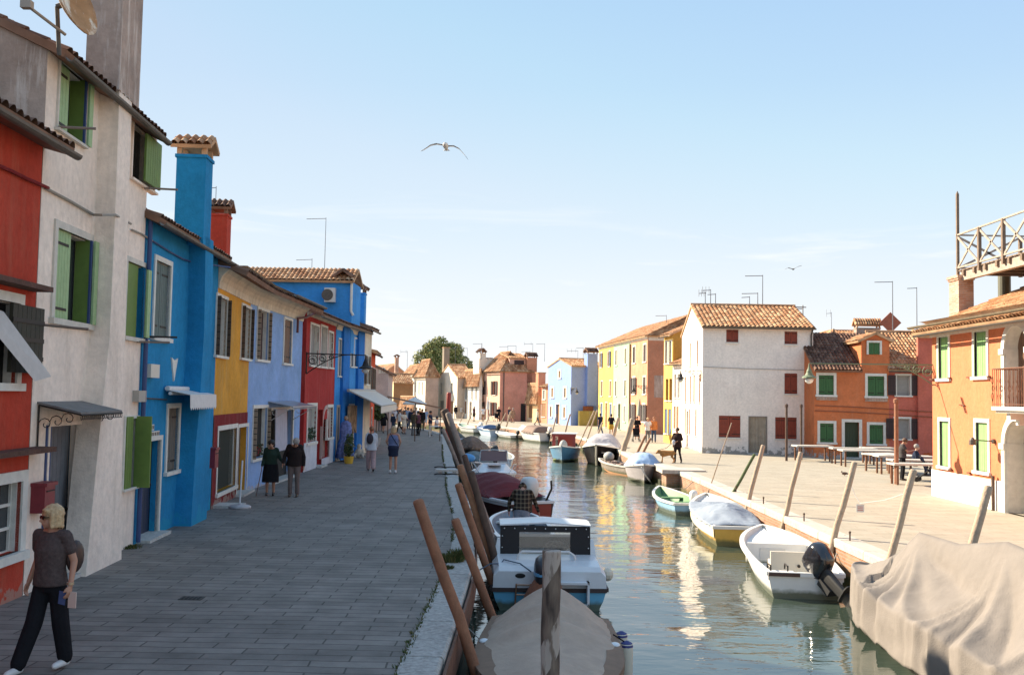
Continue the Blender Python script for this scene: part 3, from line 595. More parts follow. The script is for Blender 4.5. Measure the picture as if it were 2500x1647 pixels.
# canopy over the door
mb = MB(); u0, z_a = F.uz(*r2(265, 1405)); u1, z_b = F.uz(*r2(860, 1485), -.75)
a = F.uz(*r2(275, 1405), -.05)[0]; zc = 2.55
mb.prism([F.pt(a, .0, zc+.12), F.pt(a+1.75, .0, zc+.12), F.pt(a+1.75, -.62, zc-.02), F.pt(a, -.62, zc-.02)], (0, 0, .03))
cn = H.part(mb, 'door_canopy', plain('grey_canopy_panel', (.16, .155, .15), .7, var=.3))
mb = MB()
for uu in (a+.03, a+1.7):
    mb.cyl(F.pt(uu, -.02, zc-.55), F.pt(uu, -.02, zc+.1), .013); mb.cyl(F.pt(uu, -.02, zc+.1), F.pt(uu, -.62, zc-.03), .013)
    for q in range(3):
        c = F.pt(uu, -.12-.16*q, zc-.17+.04*q); pts = [c+F.n*math.cos(t*.7)*(.1-.008*t)+V((0, 0, 1))*math.sin(t*.7)*(.1-.008*t) for t in range(11)]; mb.tube(pts, .007, 5)
mb.cyl(F.pt(a, -.62, zc-.03), F.pt(a+1.75, -.62, zc-.03), .014)
for q in range(22): c = F.pt(a+.04+q*.08, -.62, zc-.07); mb.tube([c+F.d*math.cos(t)*.035+V((0, 0, 1))*math.sin(t)*.035 for t in (0, 1, 2, 3, 4, 5, 6)], .005, 4)
mb.build('scroll_bracket', M_iron, cn, origin=H.o)
# hooks, cable, drying bars
mb = MB(); pts = [F.pt(F.uz(*r1(x, y), n)[0], n, F.uz(*r1(x, y), n)[1]) for x, y, n in ((310, 1285, -.03), (480, 1375, -.03), (640, 1468, -.03), (700, 1470, -.35), (790, 1470, -.36), (895, 1530, -.05))]; mb.tube(pts, .022)
pts = [F.pt(F.uz(*r2(x, y))[0], -.03, F.uz(*r2(x, y))[1]) for x, y in ((890, 170), (960, 200), (1030, 245))]; mb.tube(pts, .018); H.part(mb, 'cable', plain('old_grey_cable', (.30, .27, .23), .8))
mb = MB()
for x0, y0, x1, y1 in (r1(400, 868, 655, 880), r2(300, 820, 605, 850), r1(985, 1285, 1215, 1297), r2(935, 935, 1160, 940)):
    p = PY(x0, y0, F.pt(F.uz(x0, y0)[0], 0, 0).y-.1); q = PY(x1, y1, p.y+.1); mb = MB(); mb.cyl(p, q, .02); H.part(mb, 'drying_bar', plain('old_wood_bar', (.22, .17, .14), .8))
mb = MB(); u0, u1, z0, z1 = F.rect(*r2(905, 1268, 958, 1345)); mb.fbox(F, u0, u1, -.12, 0, z0, z1); H.part(mb, 'meter_box', plain('meter_grey', (.42, .38, .33), .7))
# satellite dish on the gable
t = thing('satellite_dish', PY(172, 80, 13.9), 'large rusty satellite dish on the roof edge beside the tall grey chimney', 'satellite dish')
mb = MB(); c = PY(163, 8, 13.6)-t.location; dr = V((.95, -.12, .32)).normalized(); x, y = ortho(dr); rings = []
for th in (0, -.02):
    rr_ = [(0.02, 0), (.2, .025), (.38, .08), (.50, .145)]
    for r, h in (rr_ if th == 0 else rr_[::-1]): rings.append([c+dr*(h+th)+(x*math.cos(2*math.pi*k/24)+y*math.sin(2*math.pi*k/24))*r for k in range(24)])
mb.loft(rings); mb.build('dish', stucco('rusty_white_dish', (.50, .27, .13), (.80, .70, .56), 3.0, seed=51, var=.3), t, smooth=True)
mb = MB(); q = PY(64, 12, 13.0)-t.location; mb.cyl(c-V((0, 0, .45)), q, .022); mb.box(q.x-.06, q.x+.08, q.y-.05, q.y+.05, q.z-.05, q.z+.05); mb.build('receiver_arm', plain('grey_arm', (.35, .3, .25)), t)
mb = MB(); mb.cyl(c-dr*.03, c-dr*.15-V((0, 0, .0)), .04); mb.cyl(c-dr*.15, (c.x-.12, c.y+.1, -.4), .03); mb.build('mast', M_gut, t)
# --- blue house
A = P(324, 1330); B = P(513, 1243)
H = House('blue_house', 'deep blue house with a blue pilaster rising into a tall tiled chimney', A, B, 7, 6.25, C_blu)
F = H.F
m_ = window(H, F, r2(1042, 358, 1165, 935), fr=.1, kind='closed', smat=plain('grey_green_shutter', (.10, .14, .13), .7, var=.2), depth=.25)
m_ = window(H, F, (*r2(1130, 1355), *r3(1058, 380)), fr=.1, kind='closed', smat=plain('grey_shutter', (.13, .12, .10), .7, var=.2), depth=.25)
door(H, F, r3(825, 158, 945, 790), fr=.09, dmat=plain('navy_door', (.02, .03, .06), .6))
nb = -.36; mb = MB(); rings = []
for z, (xl, yl), (xr, yr) in ((-.1, (466, 1280), (504, 1264)), (1.7, (479, 1062), (516, 1033)), (2.4, (486, 1000), (516, 964)), (4.2, (498, 821), (518, 800)), (6.3, (502, 589), (521, 600))):
    ul = F.uz(xl, yl, nb)[0]; ur = F.uz(xr, yr, nb)[0]; rings.append([F.pt(ul, nb, z), F.pt(max(ur, ul+.35), nb, z), F.pt(max(ur, ul+.35), .05, z), F.pt(ul, .05, z)])
mb.loft(rings); H.part(mb, 'pilaster', C_blu)
up = F.uz(503, 400, nb)[0]; H.finish(gable='sides', apex=7.6); H.roof('par', 7.6, over=.30, mat=M_tiled)
wch = (F.uz(520, 400, nb)[0]-up); 
u_ = up+max(.5, wch)/2; zt_ = F.uz(503, 385, nb)[1]
H.chimney(F, u_, nb+.32, max(.5, wch), .64, 6.1, zt_, C_blu, rot=True, cmat=M_tile)
mb = MB()
pts = [F.pt(F.uz(*r2(x, y))[0], n, F.uz(*r2(x, y))[1]) for x, y, n in ((1030, 245, -.03), (1150, 320, -.03), (1240, 370, -.03), (1310, 392, -.03), (1460, 425, -.40))]; mb.tube(pts, .02); H.part(mb, 'cable', B_lin)
mb = MB(); u0, u1, z0, z1 = F.rect(*r2(982, 1088, 1042, 1180)); mb.fbox(F, u0, u1, -.14, 0, z0, z1); H.part(mb, 'alarm_box', plain('cream_box', (.62, .58, .50), .5))
mb = MB(); u0, u1, z0, z1 = F.rect(*r2(1163, 1045, 1205, 1205)); um = (u0+u1)/2; mb.prism([F.pt(u0, -.03, z1), F.pt(u0+.02, -.03, z0+.45), F.pt(um, -.03, z0), F.pt(u1-.02, -.03, z0+.45), F.pt(u1, -.03, z1), F.pt(um, -.03, z1-.06)], F.n*.03); H.part(mb, 'stone_shield', M_white)
mb = MB()
for k, a in enumerate((r3(865, 88, 908, 122), r3(890, 125, 940, 158))):
    u0, u1, z0, z1 = F.rect(*a); mb.fbox(F, u0, u1, -.015, .0, z0, z1, 0); n = 5
    for q in range(n):
        uu = u0+(u1-u0)*(q+.5)/n; w_ = (u1-u0)/n*.3; mb.fbox(F, uu-w_, uu+w_, -.018, -.0155, z0+(z1-z0)*.2, z1-(z1-z0)*.2, 1)
H.part(mb, 'house_number_plate', [M_white, M_cable])
mb = MB(); u0, u1, z0, z1 = F.rect(*r2(1115, 1255, 1310, 1310)); zc = z1; mb.cyl(F.pt(u0, -.08, zc), F.pt(u1, -.08, zc), .05); mb.cyl(F.pt(u0, -.14, zc-.1), F.pt(u1, -.14, zc-.1), .035)
mb.prism([F.pt(u0, -.05, zc-.03), F.pt(u1, -.05, zc-.03), F.pt(u1, -.55, zc-.13), F.pt(u0, -.55, zc-.13)], (0, 0, .012)); n = 14
for q in range(n):
    a = u0+(u1-u0)*q/n; b_ = u0+(u1-u0)*(q+1)/n; mb.prism([F.pt(a, -.55, zc-.12), F.pt(b_, -.55, zc-.12), F.pt(b_, -.56, zc-.38), F.pt((a+b_)/2, -.56, zc-.44), F.pt(a, -.56, zc-.38)], F.n*.006)
H.part(mb, 'awning', plain('white_awning_cloth', (.66, .64, .62), .8, var=.08))
mb = MB(); pts = [F.pt(F.uz(*r2(x, y))[0], -.03, F.uz(*r2(x, y))[1]) for x, y in ((965, 1320), (1060, 1325), (1130, 1330))]; mb.tube(pts, .015); H.part(mb, 'cable', M_cable); mb = MB()
p = PY(*r2(1020, 900), F.pt(F.uz(*r2(1020, 900))[0], 0, 0).y); q = PY(*r2(1210, 905), p.y+.3); mb.cyl(p, q, .02); H.part(mb, 'drying_bar', M_iron)
# downpipe
mb = MB(); mb.tube([F.pt(.05, -.08, 6.1), F.pt(.05, -.08, 3), F.pt(.05, -.08, .05)], .045, 8); H.part(mb, 'downpipe', B_lin)
# letter boxes
def letterbox(F, rc, label):
    u0, u1, z0, z1 = F.rect(*rc); c = F.pt(u0, -.3, z0); u1 = min(u1, u0+.35); t = thing('letter_box', c, label, 'letter box'); mb = MB(); mb.fbox(F, u0, u1, -.2, -.0, z0, z1-.05); mb.fbox(F, u0-.02, u1+.02, -.23, .0, z1-.05, z1); mb.build('box', plain('maroon_metal', (.22, .025, .035), .5, var=.2), t, origin=c)
    m = MB(); m.fbox(F, u0+.04, u1-.04, -.215, -.2, z0+(z1-z0)*.7, z0+(z1-z0)*.74); m.build('slot', M_dark, t, origin=c); return t
letterbox(House.__dict__ and Face(P(56, 1453), P(324, 1330)), r3(180, 425, 262, 600), 'maroon letter box fixed to the wall beside the white house door')
letterbox(F, r3(1222, 222, 1250, 340), 'maroon letter box on the corner of the blue house next to the ochre house')
# --- cornice helper for the cream flared eaves
def cornice(H, z0, z1, out, mat, n=7, u0=0, u1=None):
    F = H.F; mb = MB(); u1 = H.W if u1 is None else u1; prof = [(-.03-(out-.03)*(1-math.cos(math.pi/2*k/n)), z0+(z1-z0)*math.sin(math.pi/2*k/n)**.8) for k in range(n+1)]
    prof = [(0.0, z0)]+prof+[(0.0, z1)]
    mb.loft([[F.pt(u, a, z) for a, z in prof] for u in (u0, u1)]); return H.part(mb, 'cornice', mat, smooth=False)
# --- ochre house
A = P(513, 1243); B = P(597, 1200)
H = House('ochre_house', 'narrow ochre yellow house with a dark red ground floor', A, B, 7, 6.12, C_yel); F = H.F
for a in (r4(645, 935, 745, 1480), r4(862, 1020, 945, 1500)): window(H, F, a, fr=.08, kind='ajar', smat=M_brown, open_w=.09)
window(H, F, r5(165, 650, 335, 1225), fr=.12, kind='dark', pane=M_dark, sill=True)
u0, u1, z0, z1 = F.rect(*r5(185, 700, 318, 1175)); mb = MB()
for k in range(26): uu = u0+(u1-u0)*k/25; mb.fbox(F, uu-.008, uu+.008, .05, .06, z0, z1)
for k in range(30): zz = z0+(z1-z0)*k/29; mb.fbox(F, u0, u1, .061, .068, zz-.006, zz+.006)
H.part(mb, 'window_mesh', plain('grille_grey', (.07, .075, .06), .7))
door(H, F, r5(338, 640, 428, 1290), fr=.1, dmat=plain('grey_brown_door', (.16, .12, .09), .8, var=.3))
H.finish(gable='sides', apex=7.5); H.roof('par', 7.5, over=.74, mat=M_tiled, gut=False); cornice(H, 5.45, 6.02, .70, C_crm)
mb = MB(); ops = [o for o in F.op]; wall_mesh(mb, Face(F.pt(0, -.018, 0), F.pt(F.W, -.018, 0)), 0, F.W, H.z0, 2.30, [(a, b, c, min(d, 2.30)) for a, b, c, d in ops if c < 2.2], depth=.018); H.part(mb, 'painted_plinth', C_mar)
ochF = F
# red chimney behind
H.chimney(F, F.uz(578, 560, .9)[0]-.25, 1.4, .62, .62, 6.3, F.uz(578, 548, 1.1)[1], C_red, rot=True)
# --- light blue house
A = P(597, 1200); B = P(728, 1155)
H = House('light_blue_house', 'light blue house with brown shutters and a lace curtain at its shop door', A, B, 7, 6.12, C_lbl); F = H.F
window(H, F, r4(995, 1050, 1100, 1512), fr=.09, kind='ajar', smat=plain('tan_shutter', (.30, .22, .15), .8), open_w=.09, pane=plain('maroon_inside', (.05, .02, .02)))
window(H, F, r4(1222, 1130, 1297, 1540), fr=.09, kind='closed', smat=plain('worn_brown_shutter', (.20, .12, .08), .8), depth=.2)
w = window(H, F, r5(470, 480, 600, 950), fr=.1, kind='ajar', smat=plain('tan_shutter', (.3, .22, .15)), open_w=.10, pane=M_dark)
u0, u1, z0, z1 = F.rect(*r5(490, 820, 580, 910)); mb = MB(); rnd = random.Random(3)
for k in range(260): c = F.pt(rnd.uniform(u0+.05, u1-.05), rnd.uniform(.02, .12), rnd.uniform(z0, z0+.32)); s = rnd.uniform(.02, .045); v = V((rnd.uniform(-1, 1), rnd.uniform(-1, 1), rnd.uniform(-1, 1))).normalized()*s; q = v.orthogonal().normalized()*s*.7; mb.add([c-v, c-q, c+v, c+q], [(0, 1, 2, 3)], 0 if k % 3 else 1)
mb.build('flower_box', [plain('leaf_green_dark', (.02, .05, .015)), plain('red_flower', (.30, .01, .02))], w, origin=H.o)
door(H, F, r5(600, 500, 815, 1120), fr=.1, dmat=M_dark)
u0, u1, z0, z1 = F.rect(*r5(640, 515, 740, 880)); mb = MB(); n = 40; vs = []
for k in range(n+1):
    f = k/n; uu = u0+(u1-u0)*f; nn = -.10+.035*math.sin(f*40); vs += [F.pt(uu, nn, z1), F.pt(uu+(.08*math.sin(f*9) if 1 else 0)*.4, nn*1.3, z0+.05)]
mb.add(vs, [(2*k, 2*k+2, 2*k+3, 2*k+1) for k in range(n)]); b_ = len(vs); mb.add([p+F.n*.006 for p in vs], [(2*k, 2*k+1, 2*k+3, 2*k+2) for k in range(n)]); H.part(mb, 'door_curtain', plain('lace_white', (.48, .48, .56), .9, var=.1), smooth=True)
mb = MB(); u0, u1, z0, z1 = F.rect(*r5(605, 490, 880, 520)); zc = z1; u1 = min(u1, u0+3.4); mb.prism([F.pt(u0, 0, zc+.15), F.pt(u1, 0, zc+.15), F.pt(u1, -.8, zc), F.pt(u0, -.8, zc)], (0, 0, .02))
cn = H.part(mb, 'door_canopy', plain('clear_canopy', (.30, .30, .32), .3)); mb = MB()
for uu in (u0, u1): 
    mb.cyl(F.pt(uu, 0, zc-.5), F.pt(uu, -.8, zc), .012); c = F.pt(uu, -.2, zc-.18); mb.tube([c+F.n*math.cos(t*.7)*(.14-.01*t)+V((0, 0, 1))*math.sin(t*.7)*(.14-.01*t) for t in range(11)], .01, 5)
for q in range(28): c = F.pt(u0+(u1-u0)*q/27, -.8, zc-.04); mb.tube([c+F.d*math.cos(t)*.04+V((0, 0, 1))*math.sin(t)*.04 for t in range(7)], .006, 4)
mb.build('scroll_bracket', plain('white_iron', (.5, .48, .47)), cn, origin=H.o)
H.finish(gable='sides', apex=7.5); H.roof('par', 7.5, over=.74, mat=M_tiled, gut=False); cornice(H, 5.45, 6.02, .70, C_crm)
mb = MB(); gutter(mb, F.pt(H.W*.3, -.82, 5.96), F.pt(H.W, -.82, 5.96)); H.part(mb, 'gutter', M_gut)
# --- red house with white plinth
A = P(738, 1152.5); B = P(811, 1127)
H = House('crimson_house', 'crimson red house with a white base and an arched doorway', A, B, 7, 6.0, C_rd2); F = H.F
for a in (r4(1450, 1180, 1528, 1555), r4(1538, 1195, 1597, 1565), r4(1605, 1245, 1648, 1570)): window(H, F, a, fr=.09, kind='curtain')
w = window(H, F, r16(915, 165, 1085, 890), fr=.12, kind='curtain')
u0, u1, z0, z1 = F.rect(*r16(950, 600, 1050, 800)); mb = MB()
for k in range(120): c = F.pt(rnd.uniform(u0, u1), rnd.uniform(-.05, .1), rnd.uniform(z0, z1)); s = rnd.uniform(.03, .07); v = V((rnd.uniform(-1, 1), rnd.uniform(-1, 1), rnd.uniform(-1, 1))).normalized()*s; q = v.orthogonal().normalized()*s*.6; mb.add([c-v, c-q, c+v, c+q], [(0, 1, 2, 3)])
mb.build('sill_plant', plain('leaf_green_dark', (.02, .05, .015)), w, origin=H.o)
d = door(H, F, r16(1085, 250, 1180, 1280), fr=.08, fmat=C_rd2, dmat=plain('brown_door', (.10, .045, .03), .6))
u0, u1, z0, z1 = F.rect(*r16(1185, 270, 1300, 1115)); F.op.append((u0, u1, z0, z1-(u1-u0)*.3)); mb = MB(); n = 12; uc = (u0+u1)/2; rr = (u1-u0)/2; prev = None
for k in range(n+1):
    a = math.pi*k/n; p = [F.pt(uc-math.cos(a)*(rr+o), -.03, z1-rr*1.2+math.sin(a)*(rr+o)*1.2) for o in (0, .13)]
    if prev: mb.prism([prev[0], prev[1], p[1], p[0]], F.n*.08)
    prev = p
mb.fbox(F, u0-.13, u0, -.03, .05, z0, z1-rr*1.2); mb.fbox(F, u1, u1+.13, -.03, .05, z0, z1-rr*1.2); mb.fbox(F, u0, u1, .14, .17, z0, z1-.05, 1)
H.part(mb, 'arched_door', [plain('pink_stone', (.50, .36, .32), .8), plain('pink_curtain', (.33, .22, .19), .9, var=.2)])
window(H, F, r16(1270, 190, 1370, 800), fr=.12, kind='curtain')
mb = MB(); wall_mesh(mb, Face(F.pt(0, -.03, 0), F.pt(F.W, -.03, 0)), .0, F.W, H.z0, 1.05, [(a, b, c, min(d, 1.05)) for a, b, c, d in F.op if c < 1.0], depth=.03); H.part(mb, 'painted_plinth', stucco('white_plinth', (.62, .62, .66), (.4, .4, .42), .4, seed=12))
H.finish(gable='sides', apex=7.4); H.roof('par', 7.4, over=.55, mat=M_tiled); cornice(H, 5.72, 5.92, .5, C_crm, 4)
mb = MB(); p0 = PY(*r4(1350, 1140), 34.6); mb.tube([PY(*r4(1565, 1040), 37.5), PY(*r4(1540, 1075), 37.2), PY(*r4(1420, 1130), 35.3), p0, p0-V((0, 0, .5))], .045, 8); H.part(mb, 'downpipe', plain('maroon_pipe', (.12, .03, .03), .5))
# wrought-iron lamp bracket on the crimson house
def bracket_lamp(name, label, q, d, L_, s=1.0, lamp_z=-.55, mat=M_iron, glass=None, up=False):
    """q wall point, d outward direction, arm length; scrollwork under the arm, a bell lamp at its end"""
    t = thing(name, q, label, 'street lamp'); mb = MB(); d = V(d).normalized(); Z = V((0, 0, 1)); e = d*L_
    mb.cyl((0, 0, 0), e, .028*s, .022*s, 6); mb.cyl((0, 0, .05), (0, 0, -.75*s), .03*s, n=6)
    mb.tube([d*x*s+Z*(-.75*s*(1-x/1.5)**1.6) for x in (0, .2, .4, .7, 1.0, 1.3, 1.5)], .02*s, 5)
    for cx, cz, r in ((.22, -.25, .2), (.58, -.17, .15), (.9, -.11, .1)):
        for sg in (1, -1): mb.tube([d*(cx*s)+Z*(cz*s)+(d*math.cos(k*.75*sg+1)+Z*math.sin(k*.75*sg+1))*r*s*(1-k/13) for k in range(12)], .014*s, 5)
    mb.build('scroll_bracket', mat, t); m = MB(); c = e+Z*lamp_z*s*0
    m.lathe([(.02, 0), (.03, -.1), (.05, -.18), (.09, -.26), (.10, -.32), (.14, -.40), (.24, -.46), (.25, -.50), (.12, -.5)], e, 14); hd = m.build('lamp_head', mat, t)
    m = MB(); m.lathe([(.10, -.501), (.15, -.54), (.13, -.62), (.06, -.68), (.01, -.69)], e, 12); m.build('lamp_globe', glass or plain('lamp_glass', (.55, .56, .52), .15), hd, smooth=True); return t
u_, z_ = F.uz(*r4(1420, 1437)); q = F.pt(u_, -.02, z_)
lt = bracket_lamp('street_lamp', 'black scrollwork bracket lamp reaching out from the crimson house', q, (.93, .36, 0), 2.2, 1.0)
# --- vivid blue shop house and its taller block
A = P(812, 1126.5); B = V((-7.15, 47.9, 0))
H = House('blue_shop_house', 'vivid blue shop house with hanging clothes under its white awning', A, B, 7, 5.98, C_bl2); F = H.F
for a in (r4(1690, 1305, 1717, 1640), r4(1795, 1290, 1822, 1560), r4(1826, 1300, 1850, 1560)): window(H, F, a, fr=.07, kind='dark', pane=M_brown)
mb = MB(); 
for x0, x1 in ((1225, 1280), (1355, 1405)):
    u0, u1, z0, z1 = F.rect(*r5(x0, 0, x1, 340)); mb.fbox(F, u0, u1, -.12, .0, 0, 5.9)
H.part(mb, 'pilaster', C_bl3)
window(H, F, r16(1425, 200, 1480, 1180), fr=.1, kind='curtain', fmat=plain('tan_frame', (.4, .33, .25)), name='window')
door(H, F, r16(1600, 180, 1730, 1160), fr=.08, dmat=M_dark)
H.finish(gable='sides', apex=7.2); H.roof('par', 7.2, over=.35, mat=M_tiled); cornice(H, 5.6, 5.9, .3, C_crm, 4)
A2 = V((-7.26, 44.8, 0)); B2 = V((-7.24, 47.2, 0))
H2 = House('tall_blue_house', 'taller blue block behind the shop with tiled roof and wall air conditioner', A2, B2, 8.2, 7.92, C_bl2, z0=5.0)
H2.finish(); mb = MB(); F2 = H2.F
tile_roof(mb, F2.pt(-.25, -.1, 7.95), F2.pt(-.25, 8.2, 7.95), F2.pt(1.2, 8.2, 8.65), F2.pt(1.2, -.1, 8.65)); tile_roof(mb, F2.pt(2.65, 8.2, 7.95), F2.pt(2.65, -.1, 7.95), F2.pt(1.2, -.1, 8.65), F2.pt(1.2, 8.2, 8.65)); H2.part(mb, 'roof', M_tile)
S0 = H2.side0; u0, u1, z0, z1 = S0.rect(*r4(1585, 885, 1675, 1005)); mb = MB(); mb.fbox(S0, u0, u1, -.32, -.04, z0, z1); ac = H2.part(mb, 'air_conditioner', plain('ac_white', (.62, .60, .56), .5)); mb = MB(); mb.lathe([(.01, 0), (.26, 0), (.26, .02), (.01, .02)], (0, 0, 0)); mb.v = [tuple(S0.pt((u0+u1)/2-.1, -.33, (z0+z1)/2)+S0.d*x+V((0, 0, y))-S0.n*z) for x, y, z in mb.v]; mb.build('fan_grille', M_gut, ac, origin=H2.o)
H2.chimney(F2, .45, .45, .75, .7, 6.2, 7.9, C_bl2, style='cap')
H2.chimney(F2, 3.8, .30, .62, .62, 5.8, F2.uz(880, 724, .4)[1], C_bl2)
mb = MB(); u_, z1 = S0.uz(*r4(1810, 800)); mb.tube([S0.pt(u_, -.05, 7.9), S0.pt(u_, -.05, 6.6), S0.pt(u_+.1, -.05, 6.4)], .06, 8); H2.part(mb, 'vent_pipe', M_white)
H2.antenna(796, 531, S0, 3.5, 8.6, arm=.95, side=-1, els=0); H2.antenna(762, 631, S0, 5, 8.2, arm=.8)
H2.antenna(528, 455, S0, -8, 6.6, arm=.5)
# --- cream, orange-red and pinkish houses that end the row
H = House('cream_house', 'narrow cream house with dark shutters past the blue shop', V((-7.1, 47.95, 0)), V((-7.1, 50.4, 0)), 7, 6.15, C_crm); F = H.F
for z in (3.3,): window(H, F, uz=(.5, 1.3, z, z+1.5), fr=.08, kind='open', smat=M_brown, open_w=.4)
H.finish(gable='sides', apex=7.3); H.roof('par', 7.3, over=.35, mat=M_tiled); H.chimney(F, 2.2, .4, .6, .6, 5.9, F.uz(900, 829, .4)[1], C_crm)
H = House('orange_red_house', 'bright orange red house at the end of the left row', V((-7.15, 50.45, 0)), V((-7.55, 55.2, 0)), 7, 5.1, stucco('vermilion', (.62, .08, .025), (.5, .15, .08), .3, seed=14)); F = H.F
window(H, F, uz=(.3, 1.3, 3.0, 4.3), fr=.08, kind='open', smat=M_brown, open_w=.4); window(H, F, uz=(2.6, 3.4, 3.0, 4.3), fr=.08, kind='open', smat=M_brown, open_w=.4); door(H, F, uz=(1.6, 2.6, 0, 2.2), fr=.1, dmat=M_brown)
H.finish(gable='sides', apex=6.2); H.roof('par', 6.2, over=.3)
H.part(MB().fbox(F, .2, 1.4, -.35, -.05, 2.7, 2.95), 'flower_box', M_tile)
for k, (a, c, z_) in enumerate((((-7.95, 55.4), (-9.5, 66.6), 6.1), ((-9.55, 66.7), (-11.1, 78), 6.4))):
    H = House('row_house', ('cream house right behind the orange red one, mostly hidden', 'last cream house of the left row, mostly hidden behind the awning')[k], V((*a, 0)), V((*c, 0)), 7, z_-.9, C_crm); H.finish(gable='sides', apex=z_+.6); H.roof('par', z_+.6, over=.2, ns=4)
H = House('pinkish_house', 'small greyish pink gabled house beyond the end of the left row', V((-17, 79, 0)), V((-9.8, 79.5, 0)), 7, 4.6, stucco('grey_pink', (.50, .40, .38), (.4, .3, .28), .4, seed=15)); F = H.F
window(H, F, r6(485, 540, 505, 605), fr=.05, kind='dark'); window(H, F, r6(520, 540, 555, 600), fr=.05, kind='dark')
H.finish(gable='front', apex=6.3); H.roof('perp', 6.3, over=.3, mat=M_tiled)
# ================================================================ right bank and far houses (sunlit)
def gnd(px, py): return P(px, py, ZR)
def plan_hit(px, Q, t, z=ZR):
    """point on the line Q + s t (plan) that stands in the sight line of image column px"""
    s = 0.0; t = V((t[0], t[1], 0))
    for _ in range(25):
        p = Q+t*s; v = V((p.x, p.y, z))-C0; x = 1250+FPX*v.dot(Rv)/v.dot(Fv); e = .01; q = Q+t*(s+e); w = V((q.x, q.y, z))-C0; x2 = 1250+FPX*w.dot(Rv)/w.dot(Fv)
        s += max(-8, min(8, (px-x)/((x2-x)/e)))
    r = Q+t*s; return V((r.x, r.y, z))
def Hs(name, label, pxfar, near, tdir, pxback, zt, mat, **k):
    """house on the right bank: near corner, street direction, column of its far corner and of the back of its side wall"""
    A = plan_hit(pxfar, near, tdir); f = Face(A, near); bk = plan_hit(pxback, near, f.n); D = abs((bk-near).dot(f.n)) if pxback else 7
    return House(name, label, A, near, max(2, D), zt, mat, z0=ZR, **k)
W_wh = stucco('white_plaster', (.84, .765, .69), (.52, .50, .46), .35, seed=20, var=.06, peel=((.38, .35, .31), 1.25), z0=ZR)
W_or = stucco('orange_plaster', (.56, .175, .070), (.60, .27, .16), .45, seed=21, peel=((.42, .38, .36), 1.0), z0=ZR)
W_sa = stucco('salmon_plaster', (.54, .15, .105), (.50, .12, .05), .5, seed=22, peel=((.50, .10, .02), 1.3), z0=ZR)
W_so = stucco('bright_orange_plaster', (.62, .20, .095), (.66, .28, .16), .35, seed=23, var=.08)
W_lb = stucco('far_light_blue', (.27, .38, .70), (.34, .42, .64), .25, seed=24, var=.06)
W_ye = stucco('yellow_plaster', (.72, .46, .12), (.68, .52, .24), .3, seed=25, var=.06)
W_gr = stucco('pale_green_plaster', (.31, .49, .32), (.36, .5, .34), .3, seed=26, var=.06)
W_pe = stucco('peach_plaster', (.60, .28, .17), (.6, .35, .22), .3, seed=27)
W_pk = stucco('pink_plaster', (.70, .43, .32), (.6, .33, .24), .35, seed=28)
W_bp = stucco('brown_pink_wall_and_shade', (.50, .23, .14), (.45, .26, .18), .4, seed=29)  # wall colour; on the peach house side it is peach with shade mixed in
W_oc = stucco('ochre_side_shade', (.50, .28, .06), (.5, .33, .15), .4, seed=30)  # unlit side of the tall yellow house, shade put into the colour
W_cr = stucco('far_cream', (.74, .68, .58), (.6, .52, .42), .35, seed=31, var=.08)
S_red = plain('red_brown_shutter', (.24, .045, .022), .7, var=.18, vscale=5); S_grn = plain('bottle_green_shutter', (.035, .12, .035), .65, var=.15); S_lgr = plain('spring_green_shutter', (.24, .44, .16), .65, var=.1)
S_blk = plain('dark_brown_shutter', (.04, .02, .02), .7); S_bl = plain('slate_blue_shutter', (.09, .13, .24), .7); S_bn = plain('sunlit_brown_shutter', (.28, .14, .06), .7)
# --- the white three-storey house
near = gnd(1714, 1105.5); A = gnd(1667, 1085)
A = V((near.x+.35, near.y+9.0, ZR))
H = House('white_corner_house', 'white three storey house with red brown shutters facing the square', A, near, (plan_hit(1985, near, Face(A, near).n)-near).length, 7.16, W_wh, z0=ZR); F = H.F; S = H.side1
for a in (r10(543, 515, 636, 612), r10(989, 530, 1088, 627), r10(989, 850, 1088, 1007), r10(486, 1174, 652, 1340), r10(918, 1186, 1083, 1352)): window(H, S, a, fr=.0, kind='closed', smat=S_red, depth=.16, strap=True)
w = door(H, S, r10(712, 1178, 856, 1465), fr=.05, fmat=plain('grey_frame', (.25, .22, .19)), dmat=M_dark)
u0, u1, z0, z1 = S.rect(*r10(722, 1185, 850, 1460)); mb = MB(); n = 60; vs = []
for k in range(n+1):
    f = k/n; uu = u0+(u1-u0)*f; nn = .06+.03*math.sin(f*70); vs += [S.pt(uu, nn, z1), S.pt(uu, nn*1.2, ZR+.04)]
mb.add(vs, [(2*k, 2*k+2, 2*k+3, 2*k+1) for k in range(n)]); mb.add([p+S.n*.008 for p in vs], [(2*k, 2*k+1, 2*k+3, 2*k+2) for k in range(n)]); mb.build('door_curtain', plain('striped_door_curtain', (.44, .38, .30), .9, var=.25, vscale=3), w, origin=H.o)
def slots(H, F, cols, z0, z1, smat, w=.5, fr=.0, kind='closed', **k):
    for c in cols:
        u = F.uz(c, 1000)[0]; window(H, F, uz=(u-w/2, u+w/2, z0, z1), fr=fr, kind=kind, smat=smat, strap=False, **k)
slots(H, F, (1684, 1702), 5.0, 6.4, S_bn, .6); slots(H, F, (1673, 1685, 1694, 1708), 2.75, 4.35, S_bn, .62); slots(H, F, (1673, 1684, 1699), .75, 2.3, S_bn, .62); door(H, F, uz=(F.uz(1678.5, 1070)[0]-.4, F.uz(1678.5, 1070)[0]+.4, ZR, 2.2), fr=.05, dmat=S_bn)
H.finish(gable='front', apex=8.72); H.roof('perp', 8.72, over=.28, cw=.255, rh=.36)
